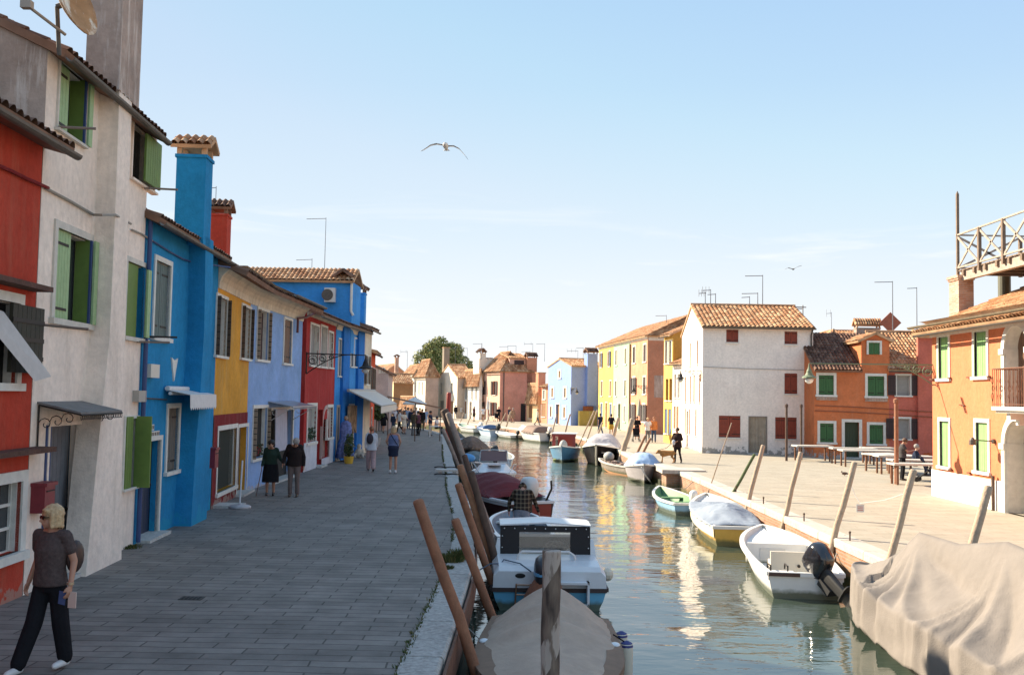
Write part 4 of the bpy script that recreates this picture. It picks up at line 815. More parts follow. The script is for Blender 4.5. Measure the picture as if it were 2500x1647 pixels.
mb = MB(); e = H.zt-.12; gutter(mb, S.pt(-.1, -.33, e), S.pt(S.W+.1, -.33, e)); H.part(mb, 'gutter', M_gut)
mb = MB(); mb.tube([S.pt(S.W-.08, -.3, e), S.pt(S.W-.12, -.08, e-.35), S.pt(S.W-.12, -.08, 3)], .05, 8); H.part(mb, 'downpipe', M_gut)
mb = MB(); mb.tube([S.pt(S.uz(*r10(x, y))[0], -.03, S.uz(*r10(x, y))[1]) for x, y in ((365, 800), (700, 815), (1195, 826))], .018); H.part(mb, 'cable', plain('pale_cable', (.35, .34, .32)))
mb = MB(); u0, u1, z0, z1 = S.rect(*r10(1148, 990, 1187, 1040)); mb.fbox(S, u0, u1, -.15, 0, z0, z1); H.part(mb, 'meter_box', plain('pale_olive_box', (.45, .45, .30)))
for a, arm, el in (((1862, 671), 1.1, 0), ((1735, 706), .5, 3), ((1722, 713), .4, 3), ((1850, 714), 1.0, 0), ((1747, 716), .5, 0), ((1830, 723), .5, 0)): H.antenna(*a, S, 4.5, 8.6 if a[0] < 1955 else 8.0, arm=arm, els=el)
mb = MB(); z = 8.72
for uu in (5.2, 7.0): mb.cyl(S.pt(uu, 5.2, z-.6), S.pt(uu, 5.2, z+.18), .03)
mb.cyl(S.pt(4.7, 5.2, z+.12), S.pt(7.2, 5.2, z+.05), .03); mb.cyl(S.pt(4.7, 6.2, z+.12), S.pt(7.2, 6.2, z+.05), .03); H.part(mb, 'roof_rail', plain('old_wood_bar', (.22, .17, .14)))
u_, z_ = F.uz(*r10(362, 905)); bracket_lamp('street_lamp', 'dark scrollwork lamp on the corner of the white three storey house', V((near.x-.03, near.y+.3, 4.55)), (-.95, -.3, 0), 1.3, .8)
bracket_lamp('street_lamp', 'small iron lamp on the corner of the peach house', V((11.66, 85.9, 4.0)), (-.95, -.3, 0), 1.2, .8)
# --- small white and yellow houses behind it
t = V((-.10, .995, 0))
nr = plan_hit(1669, V((11.35, 66.2, ZR)), V((0, 1, 0))); nr = V((11.45, 66.4, ZR))
H = Hs('low_white_house', 'low white house squeezed between the white corner house and the yellow one', 1641, nr, (-.16, .987), None, 5.4, W_wh) if 0 else House('low_white_house', 'low white house squeezed between the white corner house and the yellow one', plan_hit(1641, nr, V((-.16, .987, 0))), nr, 5, 5.4, W_wh, z0=ZR); F = H.F
slots(H, F, (1648, 1656, 1664), 3.0, 4.6, plain('pale_blind', (.5, .47, .44)), .5, kind='dark', pane=M_curt); slots(H, F, (1647, 1654), .9, 2.4, S_bn, .5); H.finish(gable='sides', apex=6.4); H.roof('par', 6.4, over=.25, ns=4)
A = H.F.pt(0, 0, ZR)
A2 = plan_hit(1619, A, V((-.16, .987, 0)))
H = House('tall_yellow_house', 'tall narrow yellow house with its shaded side coloured ochre above the low white house', A2, V((A.x, A.y, ZR)), 4.2, 7.45, [W_ye, W_oc], z0=ZR); F = H.F
slots(H, F, (1626, 1636), 5.3, 7.0, S_blk, .7, fr=.1, kind='dark'); slots(H, F, (1628, 1637), 2.8, 4.3, M_curt, .6, kind='dark', pane=M_curt); slots(H, F, (1626, 1635), .5, 2.2, S_bl, .6)
H.finish(gable='sides', apex=8.4); H.wall.data.polygons.foreach_set('material_index', [1 if p.normal.dot(V((H.side1.n))) < -.9 or p.normal.dot(H.side1.n) > .9 else 0 for p in H.wall.data.polygons]); H.roof('par', 8.4, over=.3, ns=4)
# --- the yellow, green and peach row
c0 = V((11.7, 85.6, ZR)); t = V((-.118, .993, 0)); fd = Face(plan_hit(1460, c0, t), c0)
x1581 = c0; x1538 = plan_hit(1538, c0, t); x1495 = plan_hit(1496, c0, t); x1460 = plan_hit(1460, c0, t)
D = 9.2
def rowhouse(name, label, A, B, mat): return House(name, label, A, B, D, 8.3, mat, z0=ZR)
H = rowhouse('peach_house', 'peach house with its shaded side coloured brown pink, nearest of the tall row', x1538, x1581, [W_pe, W_bp]); F = H.F
for z0, z1, cs, km in ((6.0, 7.7, (1547, 1573), 'closed'), (3.2, 4.9, (1573,), 'closed'), (3.2, 4.9, (1547,), 'open'), (.8, 2.5, (1546, 1572), 'open')): slots(H, F, cs, z0, z1, S_blk, 1.15, fr=.13, kind=km)
H.finish(gable=None); H.wall.data.polygons.foreach_set('material_index', [1 if abs(p.normal.dot(H.side1.n)) > .9 else 0 for p in H.wall.data.polygons])
cornice(H, 8.0, 8.3, .3, W_cr, 3)
S = H.side1; mb = MB(); mb.fbox(S, .05, S.W, -.02, 0, 7.9, 8.3); H.part(mb, 'cornice_band', W_cr); mb = MB(); mb.fbox(S, .6, 6, -.015, 0, 3.0, 4.9); H.part(mb, 'bare_render_patch', C_cem)
mb = MB(); ap = 10.5; F3 = Face(x1460, x1581); Wt = F3.W; h = D/2; o = .35; e = 8.3
q = [F3.pt(-o, -o, e), F3.pt(Wt+o, -o, e), F3.pt(Wt+o, D+o, e), F3.pt(-o, D+o, e)]; ra, rb = F3.pt(.2, h, ap), F3.pt(Wt-1.8, h, ap)
for a in ((q[0], q[1], rb, ra), (q[1], q[2], rb, rb), (q[2], q[3], ra, rb), (q[3], q[0], ra, ra)): tile_roof(mb, *a, ns=4, cw=.25, rh=.4)
H.part(mb, 'roof', M_tile); H.antenna(1627, 769, S, 5, 9.3, arm=1.0)
H = rowhouse('green_house', 'pale green house in the middle of the tall row', x1495, x1538, W_gr); F = H.F
for z0, z1 in ((6.0, 7.7), (3.0, 4.7)): slots(H, F, (1503, 1526), z0, z1, plain('olive_shutter', (.22, .20, .10)), 1.0, fr=.14)
slots(H, F, (1500, 1525), .6, 2.3, M_curt, .95, fr=.14, kind='closed'); door(H, F, uz=(F.uz(1512, 1040)[0]-.7, F.uz(1512, 1040)[0]+.7, ZR, 2.5), fr=.14, dmat=plain('tan_door', (.42, .30, .18)))
H.finish(); cornice(H, 8.0, 8.3, .3, W_cr, 3); mb = MB(); mb.cyl(F.pt(F.W-.02, -.08, 7.9), F.pt(F.W-.02, -.08, ZR), .07, n=8); H.part(mb, 'downpipe', S_bn)
H = rowhouse('yellow_house', 'bright yellow house with blue shutters at the far end of the tall row', x1460, x1495, W_ye); F = H.F
slots(H, F, (1467, 1487), 6.0, 7.7, S_bl, .8, fr=.1, kind='open'); slots(H, F, (1469, 1490), 3.0, 4.7, S_bn, 1.0, fr=.1); slots(H, F, (1469, 1491), .5, 2.4, S_bl, 1.2, fr=.1, kind='closed'); door(H, F, uz=(F.uz(1480, 1040)[0]-.55, F.uz(1480, 1040)[0]+.55, ZR, 2.5), fr=.1, dmat=plain('yellow_door', (.6, .5, .3)))
H.finish(); cornice(H, 8.0, 8.3, .3, W_cr, 3)
# --- far bend of the canal
t = V((-.36, .933, 0)).normalized()
n_ = V((t.y, -t.x, 0))
def far(name, label, px_near, d, px_far, px_back, zt, mat, kind, ap, wins=(), doors=(), sw=(), over=.25, tdir=None, roofmat=None):
    tt = tdir or t; Q = V(((px_near-1250-.018*20)*d/FPX, d, ZR)); Q = plan_hit(px_near, Q, V((1, 0, 0))); A = plan_hit(px_far, Q, tt); f = Face(A, Q); D = (plan_hit(px_back, Q, f.n)-Q).length if px_back else 7
    H = House(name, label, A, Q, D, zt, mat, z0=ZR); F = H.F
    for c, z0, z1, w, fr, kd, sm in wins: slots(H, F, (c,), z0, z1, sm, w, fr=fr, kind=kd, pane=(sm if kd == 'dark' else None))
    for c, w, h, m_ in doors: u = F.uz(c, 1040)[0]; door(H, F, uz=(u-w/2, u+w/2, ZR, h), fr=.12, dmat=m_)
    for a, kd, sm in sw: window(H, H.side1, a, fr=.08, kind=kd, smat=sm, strap=False)
    gb = {'par': 'sides', 'perp': 'front'}.get(kind); H.finish(gable=gb, apex=ap) if gb else H.finish(); H.roof(kind, ap, over=over, ns=4, cw=.25, rh=.4, mat=roofmat); return H
H = far('far_light_blue_house', 'small light blue gabled house with white window frames by the canal bend', 1393, 108, 1337, 1475, 3.4+2.9-3.05+.2+2.9, W_lb, 'perp', 7.15, wins=[(1365, 4.9, 6.0, .9, .2, 'closed', S_bn), (1348, 2.7, 4.1, .9, .2, 'closed', S_bn), (1379, 2.7, 4.1, .9, .2, 'closed', S_bn), (1345, .5, 2.0, .9, .2, 'closed', S_bn), (1378, .5, 2.0, .9, .2, 'closed', S_bn)], doors=[(1361, 1.2, 2.2, S_bn)])
S = H.side1; H.chimney(S, S.uz(1440, 1000)[0], -.1, 1.2, .9, 2.0, 7.6, W_lb); H.antenna(1411, 855, S, 2.0, 6.4, arm=1.2, els=3); H.antenna(1424, 848, S, 3.0, 6.4, arm=.8)
lamp_y = plain('lamp_glass', (.55, .56, .52), .15)
bracket_lamp('street_lamp', 'small lamp on the corner of the far light blue house', H.F.pt(H.W-.05, -.02, 3.9), (.35, -.94, 0), 1.6, .9)
nb_ = S.pt(S.uz(1405, 1036)[0], -.9, 0); 
tt = thing('garden_wall', (nb_.x, nb_.y, ZR), 'low olive garden wall topped by a brown board fence beside the light blue house', 'wall'); f = Face(nb_, plan_hit(1458, nb_, S.d)); mb = MB(); mb.fbox(f, 0, f.W, 0, .3, ZR, 1.45); mb.build('wall', stucco('olive_wall', (.36, .30, .10), (.6, .58, .5), .8, seed=33), tt, origin=tt.location)
mb = MB(); planks(mb, f, .5, f.W*.8, .1, .16, 1.45, 1.95, .2); mb.build('board_fence', plain('red_brown_fence', (.20, .07, .04), .8, var=.3), tt, origin=tt.location)
H = far('small_peach_house', 'tiny peach house squeezed against the light blue house', 1336, 114.5, 1321, None, 4.2, W_pe, 'par', 5.0, wins=[(1328, 2.5, 3.8, .9, .15, 'closed', M_curt), (1327, .6, 2.1, 1.2, 0, 'closed', S_bn)])
H = far('small_orange_house', 'tiny pale orange house with a tall brown chimney in front of the pink house', 1312, 117, 1285, 1320, 3.3, stucco('pale_orange', (.74, .50, .28), (.66, .45, .3), .3, seed=34), 'par', 4.4, wins=[(1295, .3, 2.2, 1.1, .0, 'closed', S_bn)])
H.chimney(H.side1, .45, .3, .9, .8, 3.0, 5.6, W_pe, style='pot')
H = far('far_pink_house', 'pink hip roofed house with brown shutters and a dormer on the canal bend', 1219, 121, 1168, 1297, 5.95, [W_pk, stucco('deep_pink_side_shade', (.62, .29, .215), (.5, .28, .2), .4, seed=35)], 'hip', 8.4, wins=[(1178, 3.0, 4.7, 1.1, .0, 'open', S_blk), (1206, 3.0, 4.7, 1.1, 0, 'open', S_blk), (1177, .4, 2.1, 1.1, 0, 'open', S_blk), (1205, .4, 2.1, 1.1, 0, 'open', S_blk)], doors=[(1192, 1.0, 2.3, M_curt)])  # side walls a deeper pink: their shade is part of the colour
H.wall.data.polygons.foreach_set('material_index', [1 if abs(p.normal.dot(H.side1.n)) > .9 else 0 for p in H.wall.data.polygons])
S = H.side1; u0, u1, z0, z1 = S.rect(*r7(940, 310, 1090, 412)); mb = MB(); mb.fbox(S, u0-.6, u1+.1, .6, 3.5, 5.7, 7.6); dm = H.part(mb, 'dormer', W_pk); mb = MB(); mb.fbox(S, u0+.7, u1-.3, .53, .6, z0, z1); mb.fbox(S, u0, u0+.7, .5, .56, z0, z1); mb.build('shutter', S_blk, dm, origin=H.o); mb = MB(); tile_roof(mb, S.pt(u0-.8, .4, 7.6), S.pt(u1+.3, .4, 7.6), S.pt(u1+.3, 3.6, 8.3), S.pt(u0-.8, 3.6, 8.3), ns=4); mb.build('dormer_roof', M_tile, dm, origin=H.o)
H.chimney(S, S.uz(1299, 900)[0], .4, 1.3, .8, ZR, 7.6, W_bp); mb = MB(); u = S.uz(*r7(785, 460))[0]; mb.cyl(S.pt(u, -.08, 5.8), S.pt(u, -.08, ZR), .06); H.part(mb, 'downpipe', M_gut)
mb = MB(); u0, u1, z0, z1 = S.rect(*r7(1000, 862, 1060, 1075)); mb.fbox(S, u0, u1, -.03, .02, ZR, z1); H.part(mb, 'door', M_dark)
for a in ((1176, 838), (1240, 845), (1260, 843), (1301, 838), (1330, 838), (1294, 857)): H.antenna(*a, S, 4, 7.4, arm=1.1, els=2 if a[0] % 2 else 0)
H = far('far_white_house', 'narrow white house with a tall chimney gable next to the pink house', 1168.5, 126, 1131, 1176, 5.2, stucco('far_white', (.80, .78, .72), (.7, .65, .58), .25, seed=36), 'par', 6.2, wins=[(1137, 2.4, 4.3, .8, .0, 'closed', M_curt), (1152, 2.4, 4.3, .8, 0, 'closed', M_curt), (1162, 2.4, 4.3, .8, 0, 'closed', M_curt), (1136, .5, 2.1, .7, 0, 'closed', S_bn)], doors=[(1148, 1.1, 2.2, S_bn)])
F = H.F; u = F.uz(1163, 900)[0]; mb = MB(); mb.fbox(F, u-1.4, u+.9, .05, 2.6, 5.0, 7.6); H.part(mb, 'gable_block', W_cr); H.chimney(F, u+.1, .6, 1.3, .8, 7.2, 8.2, W_cr); H.antenna(1177, 838, F, 3, 7, arm=.9)
H = far('far_cream_house', 'cream house with two upper windows and a side wall coloured as shade behind the red mooring pole', 1115, 131, 1069, 1157, 5.3, [W_cr, stucco('tan_side_shade', (.52, .42, .34), (.45, .33, .26), .5, seed=37)], 'perp', 7.0, wins=[(1077, 3.0, 4.6, .9, .1, 'dark', M_brown), (1102, 3.0, 4.6, .9, .1, 'dark', M_brown), (1079, .4, 2.1, 1.6, 0, 'closed', M_curt), (1103, .4, 2.1, 1.0, 0, 'closed', S_bn)])  # sides in shade, so the cream is darkened to tan in the material
H.wall.data.polygons.foreach_set('material_index', [1 if abs(p.normal.dot(H.side1.n)) > .9 else 0 for p in H.wall.data.polygons]); H.chimney(H.side1, 5, 2.0, 1.0, .8, 5.5, 7.3, W_cr); H.antenna(1141, 849, H.side1, 2.5, 6.8, arm=1.0)
H = far('far_pale_house', 'pale house with a shaded side coloured mauve and steep tiled roof below the tree', 1037, 135, 1007.5, 1069, 5.35, [W_cr, stucco('mauve_side_shade', (.50, .38, .33), (.45, .34, .3), .4, seed=38)], 'hip', 7.7, wins=[(1014, 3.2, 4.6, .5, .0, 'closed', M_curt), (1022, 3.0, 4.6, .6, 0, 'closed', M_curt), (1030, 3.0, 4.6, .6, 0, 'closed', M_curt)])  # mauve on the sides is painted shade over the pale front colour
H.wall.data.polygons.foreach_set('material_index', [1 if abs(p.normal.dot(H.side1.n)) > .9 else 0 for p in H.wall.data.polygons]); H.chimney(H.side1, H.side1.uz(1088, 900, 3.2)[0], 3.2, .8, .8, 6.0, 9.4, stucco('tall_stack', (.30, .25, .19), (.36, .3, .24), .5, seed=39), style='pot'); H.antenna(1112, 849, H.side1, 3, 7, arm=.9)
H = far('far_yellow_house', 'low yellow fronted house with a shaded side coloured tan brown behind the crowd', 959, 127, 937, 1007, 4.4, [stucco('pale_yellow', (.78, .62, .36), (.7, .55, .35), .3, seed=40), stucco('tan_brown_side_shade', (.44, .22, .10), (.4, .24, .13), .4, seed=41)], 'perp', 5.5, wins=[(952, 1.6, 3.4, .6, 0, 'closed', M_curt)])  # tan brown stands for shade on the yellow house's sides
H.wall.data.polygons.foreach_set('material_index', [1 if abs(p.normal.dot(H.side1.n)) > .9 else 0 for p in H.wall.data.polygons]); H.chimney(H.F, H.F.uz(968, 900, 4.0)[0], 4.0, .5, .5, 4.5, 8.0, M_brick); H.antenna(995, 857, H.side1, 3, 6, arm=.9, els=2)
H = far('far_brick_house', 'low house with an orange brick back wall between tiled roofs', 1012, 141, 985, 1040, 6.1, [W_cr, W_bp], 'par', 7.1)
H = far('far_shed', 'small pale yellow shed at the far end of the crowded street', 1010, 108, 975, 1013, 1.9, stucco('shed_yellow', (.8, .70, .5), (.7, .6, .4), .3, seed=42), 'mono', 2.6)
H = far('far_gabled_house', 'low tiled house with a dark window strip left of the thin chimney', 940, 150, 900, 985, 6.2, [W_bp, W_cr], 'par', 7.4)
# tree over the far roofs
def leafy(name, label, base, blobs, trunk, mats, n, s, seed=1, cat='tree', group=None):
    rnd = random.Random(seed); t = thing(name, base, label, cat, group); base = V(base)
    mb = MB(); 
    for a, b, r0, r1 in trunk: mb.tube([V(a), V(a).lerp(V(b), .5)+V((rnd.uniform(-.1, .1)*r0*3, 0, 0)), V(b)], [r0, (r0+r1)/2, r1], 7)
    mb.build('trunk', plain('bark', (.10, .075, .05), .9, bump=.8, var=.3), t)
    mb = MB(); tot = sum(b[3]**2 for b in blobs)
    for bx, by, bz, br, sq in blobs:
        k = int(n*br*br/tot)
        for _ in range(k):
            v = V((rnd.gauss(0, 1), rnd.gauss(0, 1), rnd.gauss(0, 1))).normalized(); rr = br*rnd.uniform(.55, 1.0)**.6
            nn = mnoise.noise(v*2.2+V((bx, by, bz)))
            rr *= 1+.35*nn
            if nn < -.32 and rnd.random() < .6: continue
            c = V((bx, by, bz))+V((v.x*rr, v.y*rr, v.z*rr*sq)); q = (v+V((rnd.uniform(-1, 1), rnd.uniform(-1, 1), rnd.uniform(-1, 1)))*.9).normalized(); x = q.orthogonal().normalized(); y = q.cross(x); a = rnd.uniform(0, 6.28); x, y = x*math.cos(a)+y*math.sin(a), y*math.cos(a)-x*math.sin(a); ss = s*rnd.uniform(.6, 1.3)
            mb.add([c-x*ss, c-y*ss*.55, c+x*ss, c+y*ss*.55], [(0, 1, 2, 3)], rnd.choice((0, 0, 1, 1, 2)))
    mb.build('crown', mats, t); return t
LV = [plain('leaf_mid', (.21, .23, .08), .8, spec=.1), plain('leaf_light', (.36, .34, .14), .8, spec=.1), plain('leaf_dark', (.12, .15, .05), .8, spec=.1)]
q = plan_hit(1074, V((-10, 158, ZR)), V((1, 0, 0)))
leafy('broadleaf_tree', 'rounded green broadleaf tree rising behind the far tiled roofs', q, [(-2.23, 0, 8.29, 2.36, 0.9), (-0.41, 0, 9.19, 2.68, 1.0), (1.22, 0.3, 9.41, 2.36, 0.9), (2.94, 0, 8.07, 1.94, 0.8), (0.3, 0, 6.72, 3.44, 0.6), (-1.42, -0.4, 10.31, 1.62, 0.8), (2.03, -0.3, 10.2, 1.39, 0.8), (4.06, 0.2, 7.17, 1.39, 0.8), (-0.2, -0.3, 11.09, 1.39, 0.9)], [((0, 0, 0), (0, 0, 5), .3, .2), ((0, 0, 4), (-2, 0, 7), .16, .05), ((0, 0, 4), (2, 0, 7), .16, .05), ((0, 0, 4.5), (.3, 0, 8), .15, .05)], LV, 13000, .20, seed=5)
# --- orange house with green shutters (faces the camera)
A = P(1987, 1112, ZR); A = V((A.x, 54.6, ZR)); A = plan_hit(1988, A, V((1, 0, 0)))
dirx = V((1, -.055, 0)).normalized(); B = plan_hit(2171, A, dirx)
H = House('orange_green_house', 'orange house with bottle green shutters and a small attic gable', A, B, 8, 4.78, W_or, z0=ZR); F = H.F
for a in (r11(137, 703, 266, 858), r11(449, 709, 588, 866), r11(145, 1010, 266, 1160), r11(460, 1019, 582, 1170)): window(H, F, a, fr=.14, kind='closed', smat=S_grn, depth=.12)
door(H, F, r11(300, 1000, 430, 1250), fr=.16, dmat=plain('dark_green_door', (.025, .045, .02), .6))
for a in (r11(137, 858, 272, 880), r11(447, 866, 590, 888)):
    u0, u1, z0, z1 = F.rect(*a); mb = MB(); n = 14
    for k in range(n): mb.fbox(F, u0+(u1-u0)*k/n+.01, u0+(u1-u0)*(k+1)/n-.01, -.09, .0, z0, z1-.02)
    H.part(mb, 'brick_corbel', M_brick)
u0, u1, z0, zA = F.rect(*r11(425, 455, 605, 650)); ud = (u0+u1)/2; zs = zA-.35
window(H, Face(F.pt(0, -.10, 0), F.pt(F.W, -.10, 0)), r11(460, 500, 556, 588), fr=.10, kind='closed', smat=S_grn, sill=False, name='attic_window', strap=False)
H.finish(gable='sides', apex=6.9)
mb = MB(); D_ = 3.6
for n in (0.001, D_): mb.add([F.pt(u0, n, 4.7), F.pt(u1, n, 4.7), F.pt(u1, n, zs), F.pt(ud, n, zA), F.pt(u0, n, zs)], [(0, 1, 2, 3, 4)])
for uu in (u0, u1): mb.add([F.pt(uu, 0, 4.7), F.pt(uu, D_, 4.7), F.pt(uu, D_, zs), F.pt(uu, 0, zs)], [(0, 1, 2, 3)])
dm = H.part(mb, 'attic_gable', W_or); mb = MB()
tile_roof(mb, F.pt(u0-.25, D_, zs-.05), F.pt(u0-.25, -.2, zs-.05), F.pt(ud, -.2, zA+.07), F.pt(ud, D_, zA+.07)); tile_roof(mb, F.pt(u1+.2, -.2, zs-.05), F.pt(u1+.2, D_, zs-.05), F.pt(ud, D_, zA+.07), F.pt(ud, -.2, zA+.07)); mb.build('attic_roof', M_tile, dm, origin=H.o)
mb = MB(); sl = (6.9-4.78)/4
for a, b in ((-.05, u0), (u1, F.W+.02)):
    if b-a > .3: tile_roof(mb, F.pt(a, -.28, 4.78-sl*.28), F.pt(b, -.28, 4.78-sl*.28), F.pt(b, 4, 6.93), F.pt(a, 4, 6.93), amp=.05)
tile_roof(mb, F.pt(u0, 1.9, 4.78+sl*1.9), F.pt(u1, 1.9, 4.78+sl*1.9), F.pt(u1, 4, 6.93), F.pt(u0, 4, 6.93)); tile_roof(mb, F.pt(F.W, 8.2, 4.7), F.pt(0, 8.2, 4.7), F.pt(0, 4, 6.93), F.pt(F.W, 4, 6.93)); H.part(mb, 'roof', M_tiled)
mb = MB()
for dz in (0, .28): mb.tube([F.pt(F.uz(*r11(x, y))[0], -.03, F.uz(*r11(x, y))[1]-dz) for x, y in ((130, 913), (360, 922), (595, 935))], .028)
H.part(mb, 'cable', plain('rust_cable', (.28, .09, .04))); H.antenna(2030, 762, F, 5, 6.5, arm=.3, els=2)
# salmon half
A = V((B.x, B.y, ZR)); B2 = plan_hit(2300, A, dirx)
H = House('salmon_house', 'salmon pink house with dark shutters between the orange houses', A, B2, 8, 4.85, W_sa, z0=ZR); F = H.F
for a in (r11(640, 710, 747, 858), r11(630, 985, 745, 1135)): window(H, F, a, fr=.10, kind='open', smat=S_blk, open_w=.42, pane=M_curt)
u = F.uz(*r11(778, 800))[0]; mb = MB(); mb.fbox(F, u, F.W, -.25, 0, ZR, 6.55); H.part(mb, 'chimney_breast', W_sa); mb = MB(); mb.uv = []; tile_roof(mb, F.pt(u-.1, -.45, 6.55), F.pt(u+2.0, -.45, 6.55), F.pt(u+2.0, .5, 6.95), F.pt(u-.1, .5, 6.95)); H.part(mb, 'chimney_cap', M_tile)
H.finish(gable='sides', apex=7.0); H.roof('par', 7.0, over=.28)
mb = MB()
for dz in (0, .28): mb.tube([F.pt(F.uz(*r11(x, y))[0], -.03, F.uz(*r11(x, y))[1]-dz) for x, y in ((600, 935), (770, 948))]+[F.pt(u-.02, -.28, F.uz(*r11(770, 948))[1]-dz), F.pt(F.W, -.28, F.uz(*r11(870, 955))[1]-dz)], .028)
H.part(mb, 'cable', plain('rust_cable', (.28, .09, .04)))
H.antenna(2179, 686, F, 6, 6.8, arm=1.1); H.antenna(2238, 701, F, 8, 6.8, arm=.6)
# houses behind
A = V((A.x-5.2, A.y+13, ZR)); A = plan_hit(1995, A, V((1, 0, 0))); B = plan_hit(2075, A, dirx); H = House('rear_pink_house', 'pink gabled house peeping over the dark roof beside the white house', A, B, 6, 6.6, W_sa, z0=ZR); H.finish(gable='front', apex=7.7); H.roof('perp', 7.7, over=.2, ns=4)
A = V((B.x, B.y+.5, ZR)); B = plan_hit(2290, A, dirx); H = House('rear_grey_house', 'long grey walled house behind the attic gable with a square red dish', A, B, 6, 7.25, C_cem, z0=ZR); H.finish(gable='sides', apex=7.9); H.roof('par', 7.9, over=.15, ns=4)
F = H.F; H.chimney(F, F.uz(2122, 790)[0], .5, 1.6, .7, 7, F.uz(2122, 796, .5)[1]-.2, C_cem, cmat=M_tile)
u, z = F.uz(*r11(612, 385), -.3); mb = MB(); r = .72; mb.prism([F.pt(u-r, -.3, z), F.pt(u, -.3, z-r), F.pt(u+r, -.3, z), F.pt(u, -.3, z+r)], F.n*.06); mb.cyl(F.pt(u, -.25, z), F.pt(u, 0.1, z-1.2), .04); H.part(mb, 'square_dish', plain('faded_red_dish', (.36, .10, .05), .6, var=.2))
# --- the bright orange house on the right
A = V((14.12, 33.4, ZR)); B = V((14.12, 21.5, ZR))
H = House('bright_orange_house', 'bright orange house with light green shutters and an arched balcony door', A, B, 8, 5.35, W_so, z0=ZR); F = H.F
for a in (r14(147, 160, 242, 515), r14(407, 118, 525, 502), r14(155, 780, 246, 1160), r14(420, 788, 536, 1200)): window(H, F, a, fr=.12, kind='closed', smat=S_lgr, depth=.20, strap=False)
for w in [o for o in bpy.data.objects if o.parent == H.E and o.name.startswith('window')]:
    for c in w.children:
        if c.name.startswith('shutter'): c.location = F.n*.01
def arch_frame(H, F, u0, u1, z0, z1, fr, mat, name, leaf, leafmat, proud=.06, depth=.35):
    rr = (u1-u0)/2; uc = (u0+u1)/2; zc = z1-rr; n = 16; mb = MB(); prev = None
    F.op.append((u0, u1, z0, z1))
    for k in range(n+1):
        a = math.pi*k/n; c, s = math.cos(a), math.sin(a); p = [F.pt(uc-c*(rr+o), -proud, zc+s*(rr+o)) for o in (0, fr)]
        if prev: mb.prism([prev[0], prev[1], p[1], p[0]], F.n*(proud+.02))
        prev = p
    for a, b in ((u0-fr, u0), (u1, u1+fr)): mb.fbox(F, a, b, -proud, .02, z0, zc); mb.fbox(F, a-.05, b+.05, -proud-.05, .03, zc-.16, zc)
    mb.fbox(F, uc-.12, uc+.12, -proud-.05, .02, z1-.02, z1+fr+.12)
    # spandrels that round off the square hole in the wall, and the reveal
    for sg in (-1, 1):
        for k in range(n//2):
            a0 = math.pi/2*k/(n//2); a1 = math.pi/2*(k+1)/(n//2); x0, y0 = uc+sg*math.cos(a0)*rr, zc+math.sin(a0)*rr; x1, y1 = uc+sg*math.cos(a1)*rr, zc+math.sin(a1)*rr
            mb.prism([F.pt(x0, .0, y0), F.pt(x1, .0, y1), F.pt(x1, 0, z1), F.pt(x0, 0, z1)], F.n*depth)
    mb.fbox(F, u0, u0+.02, .0, depth, z0, zc); mb.fbox(F, u1-.02, u1, .0, depth, z0, zc)
    o = H.part(mb, name, mat); m = MB(); planks(m, F, u0, u1, depth, depth+.05, z0, z1, .2); m.build(leaf, leafmat, o, origin=H.o); return o
u0 = F.uz(*r14(650, 400))[0]; wu = 1.25
arch_frame(H, F, u0, u0+wu, F.uz(*r14(640, 700))[1], F.uz(*r14(700, 108))[1], .17, M_white, 'balcony_door', 'door_leaf', plain('dark_door_brown', (.17, .09, .055), .5))
u0d = F.uz(*r14(655, 1200))[0]; arch_frame(H, F, u0d, u0d+1.35, ZR, F.uz(*r14(715, 800))[1], .18, M_white, 'arched_door', 'door_leaf', plain('dark_door_brown', (.17, .09, .055), .5), depth=.5)
# balcony
ub0 = F.uz(*r14(550, 560), -.72)[0]; zb = F.uz(*r14(640, 700), -.1)[1]; zr = F.uz(*r14(550, 425), -.72)[1]; ub1 = ub0+3.4; mb = MB()
mb.fbox(F, ub0+.0, ub1, -.75, 0, zb-.1, zb); mb.fbox(F, ub0+.06, ub1-.06, -.66, 0, zb-.17, zb-.1)
for uu in (ub0+.45, ub1-.6): mb.fbox(F, uu, uu+.2, -.55, 0, zb-.35, zb-.17); mb.fbox(F, uu, uu+.2, -.3, 0, zb-.5, zb-.35)
bl = H.part(mb, 'balcony', M_white); mb = MB()
def rail(p, q):
    n = int((q-p).length/.11); Z = V((0, 0, 1))
    mb.cyl(p+Z*(zr-zb), q+Z*(zr-zb), .02, n=6); mb.cyl(p+Z*.06, q+Z*.06, .012, n=6)
    for k in range(n+1):
        c = p.lerp(q, k/n); mb.cyl(c, c+Z*(zr-zb), .009, n=5)
        if k % 2 == 0: dd = (q-p).normalized()*.045; mb.tube([c+Z*.1, c+dd+Z*.3, c-dd+Z*.5, c+dd+Z*.7, c+Z*.85], .008, 4)
a, b, c, d = [F.pt(u, n, zb) for u, n in ((ub0+.03, -.02), (ub0+.03, -.72), (ub1-.03, -.72), (ub1-.03, -.02))]; rail(a, b); rail(b, c); rail(c, d); mb.build('balcony_railing', plain('rusty_iron', (.16, .065, .035), .7, .3), bl, origin=H.o)
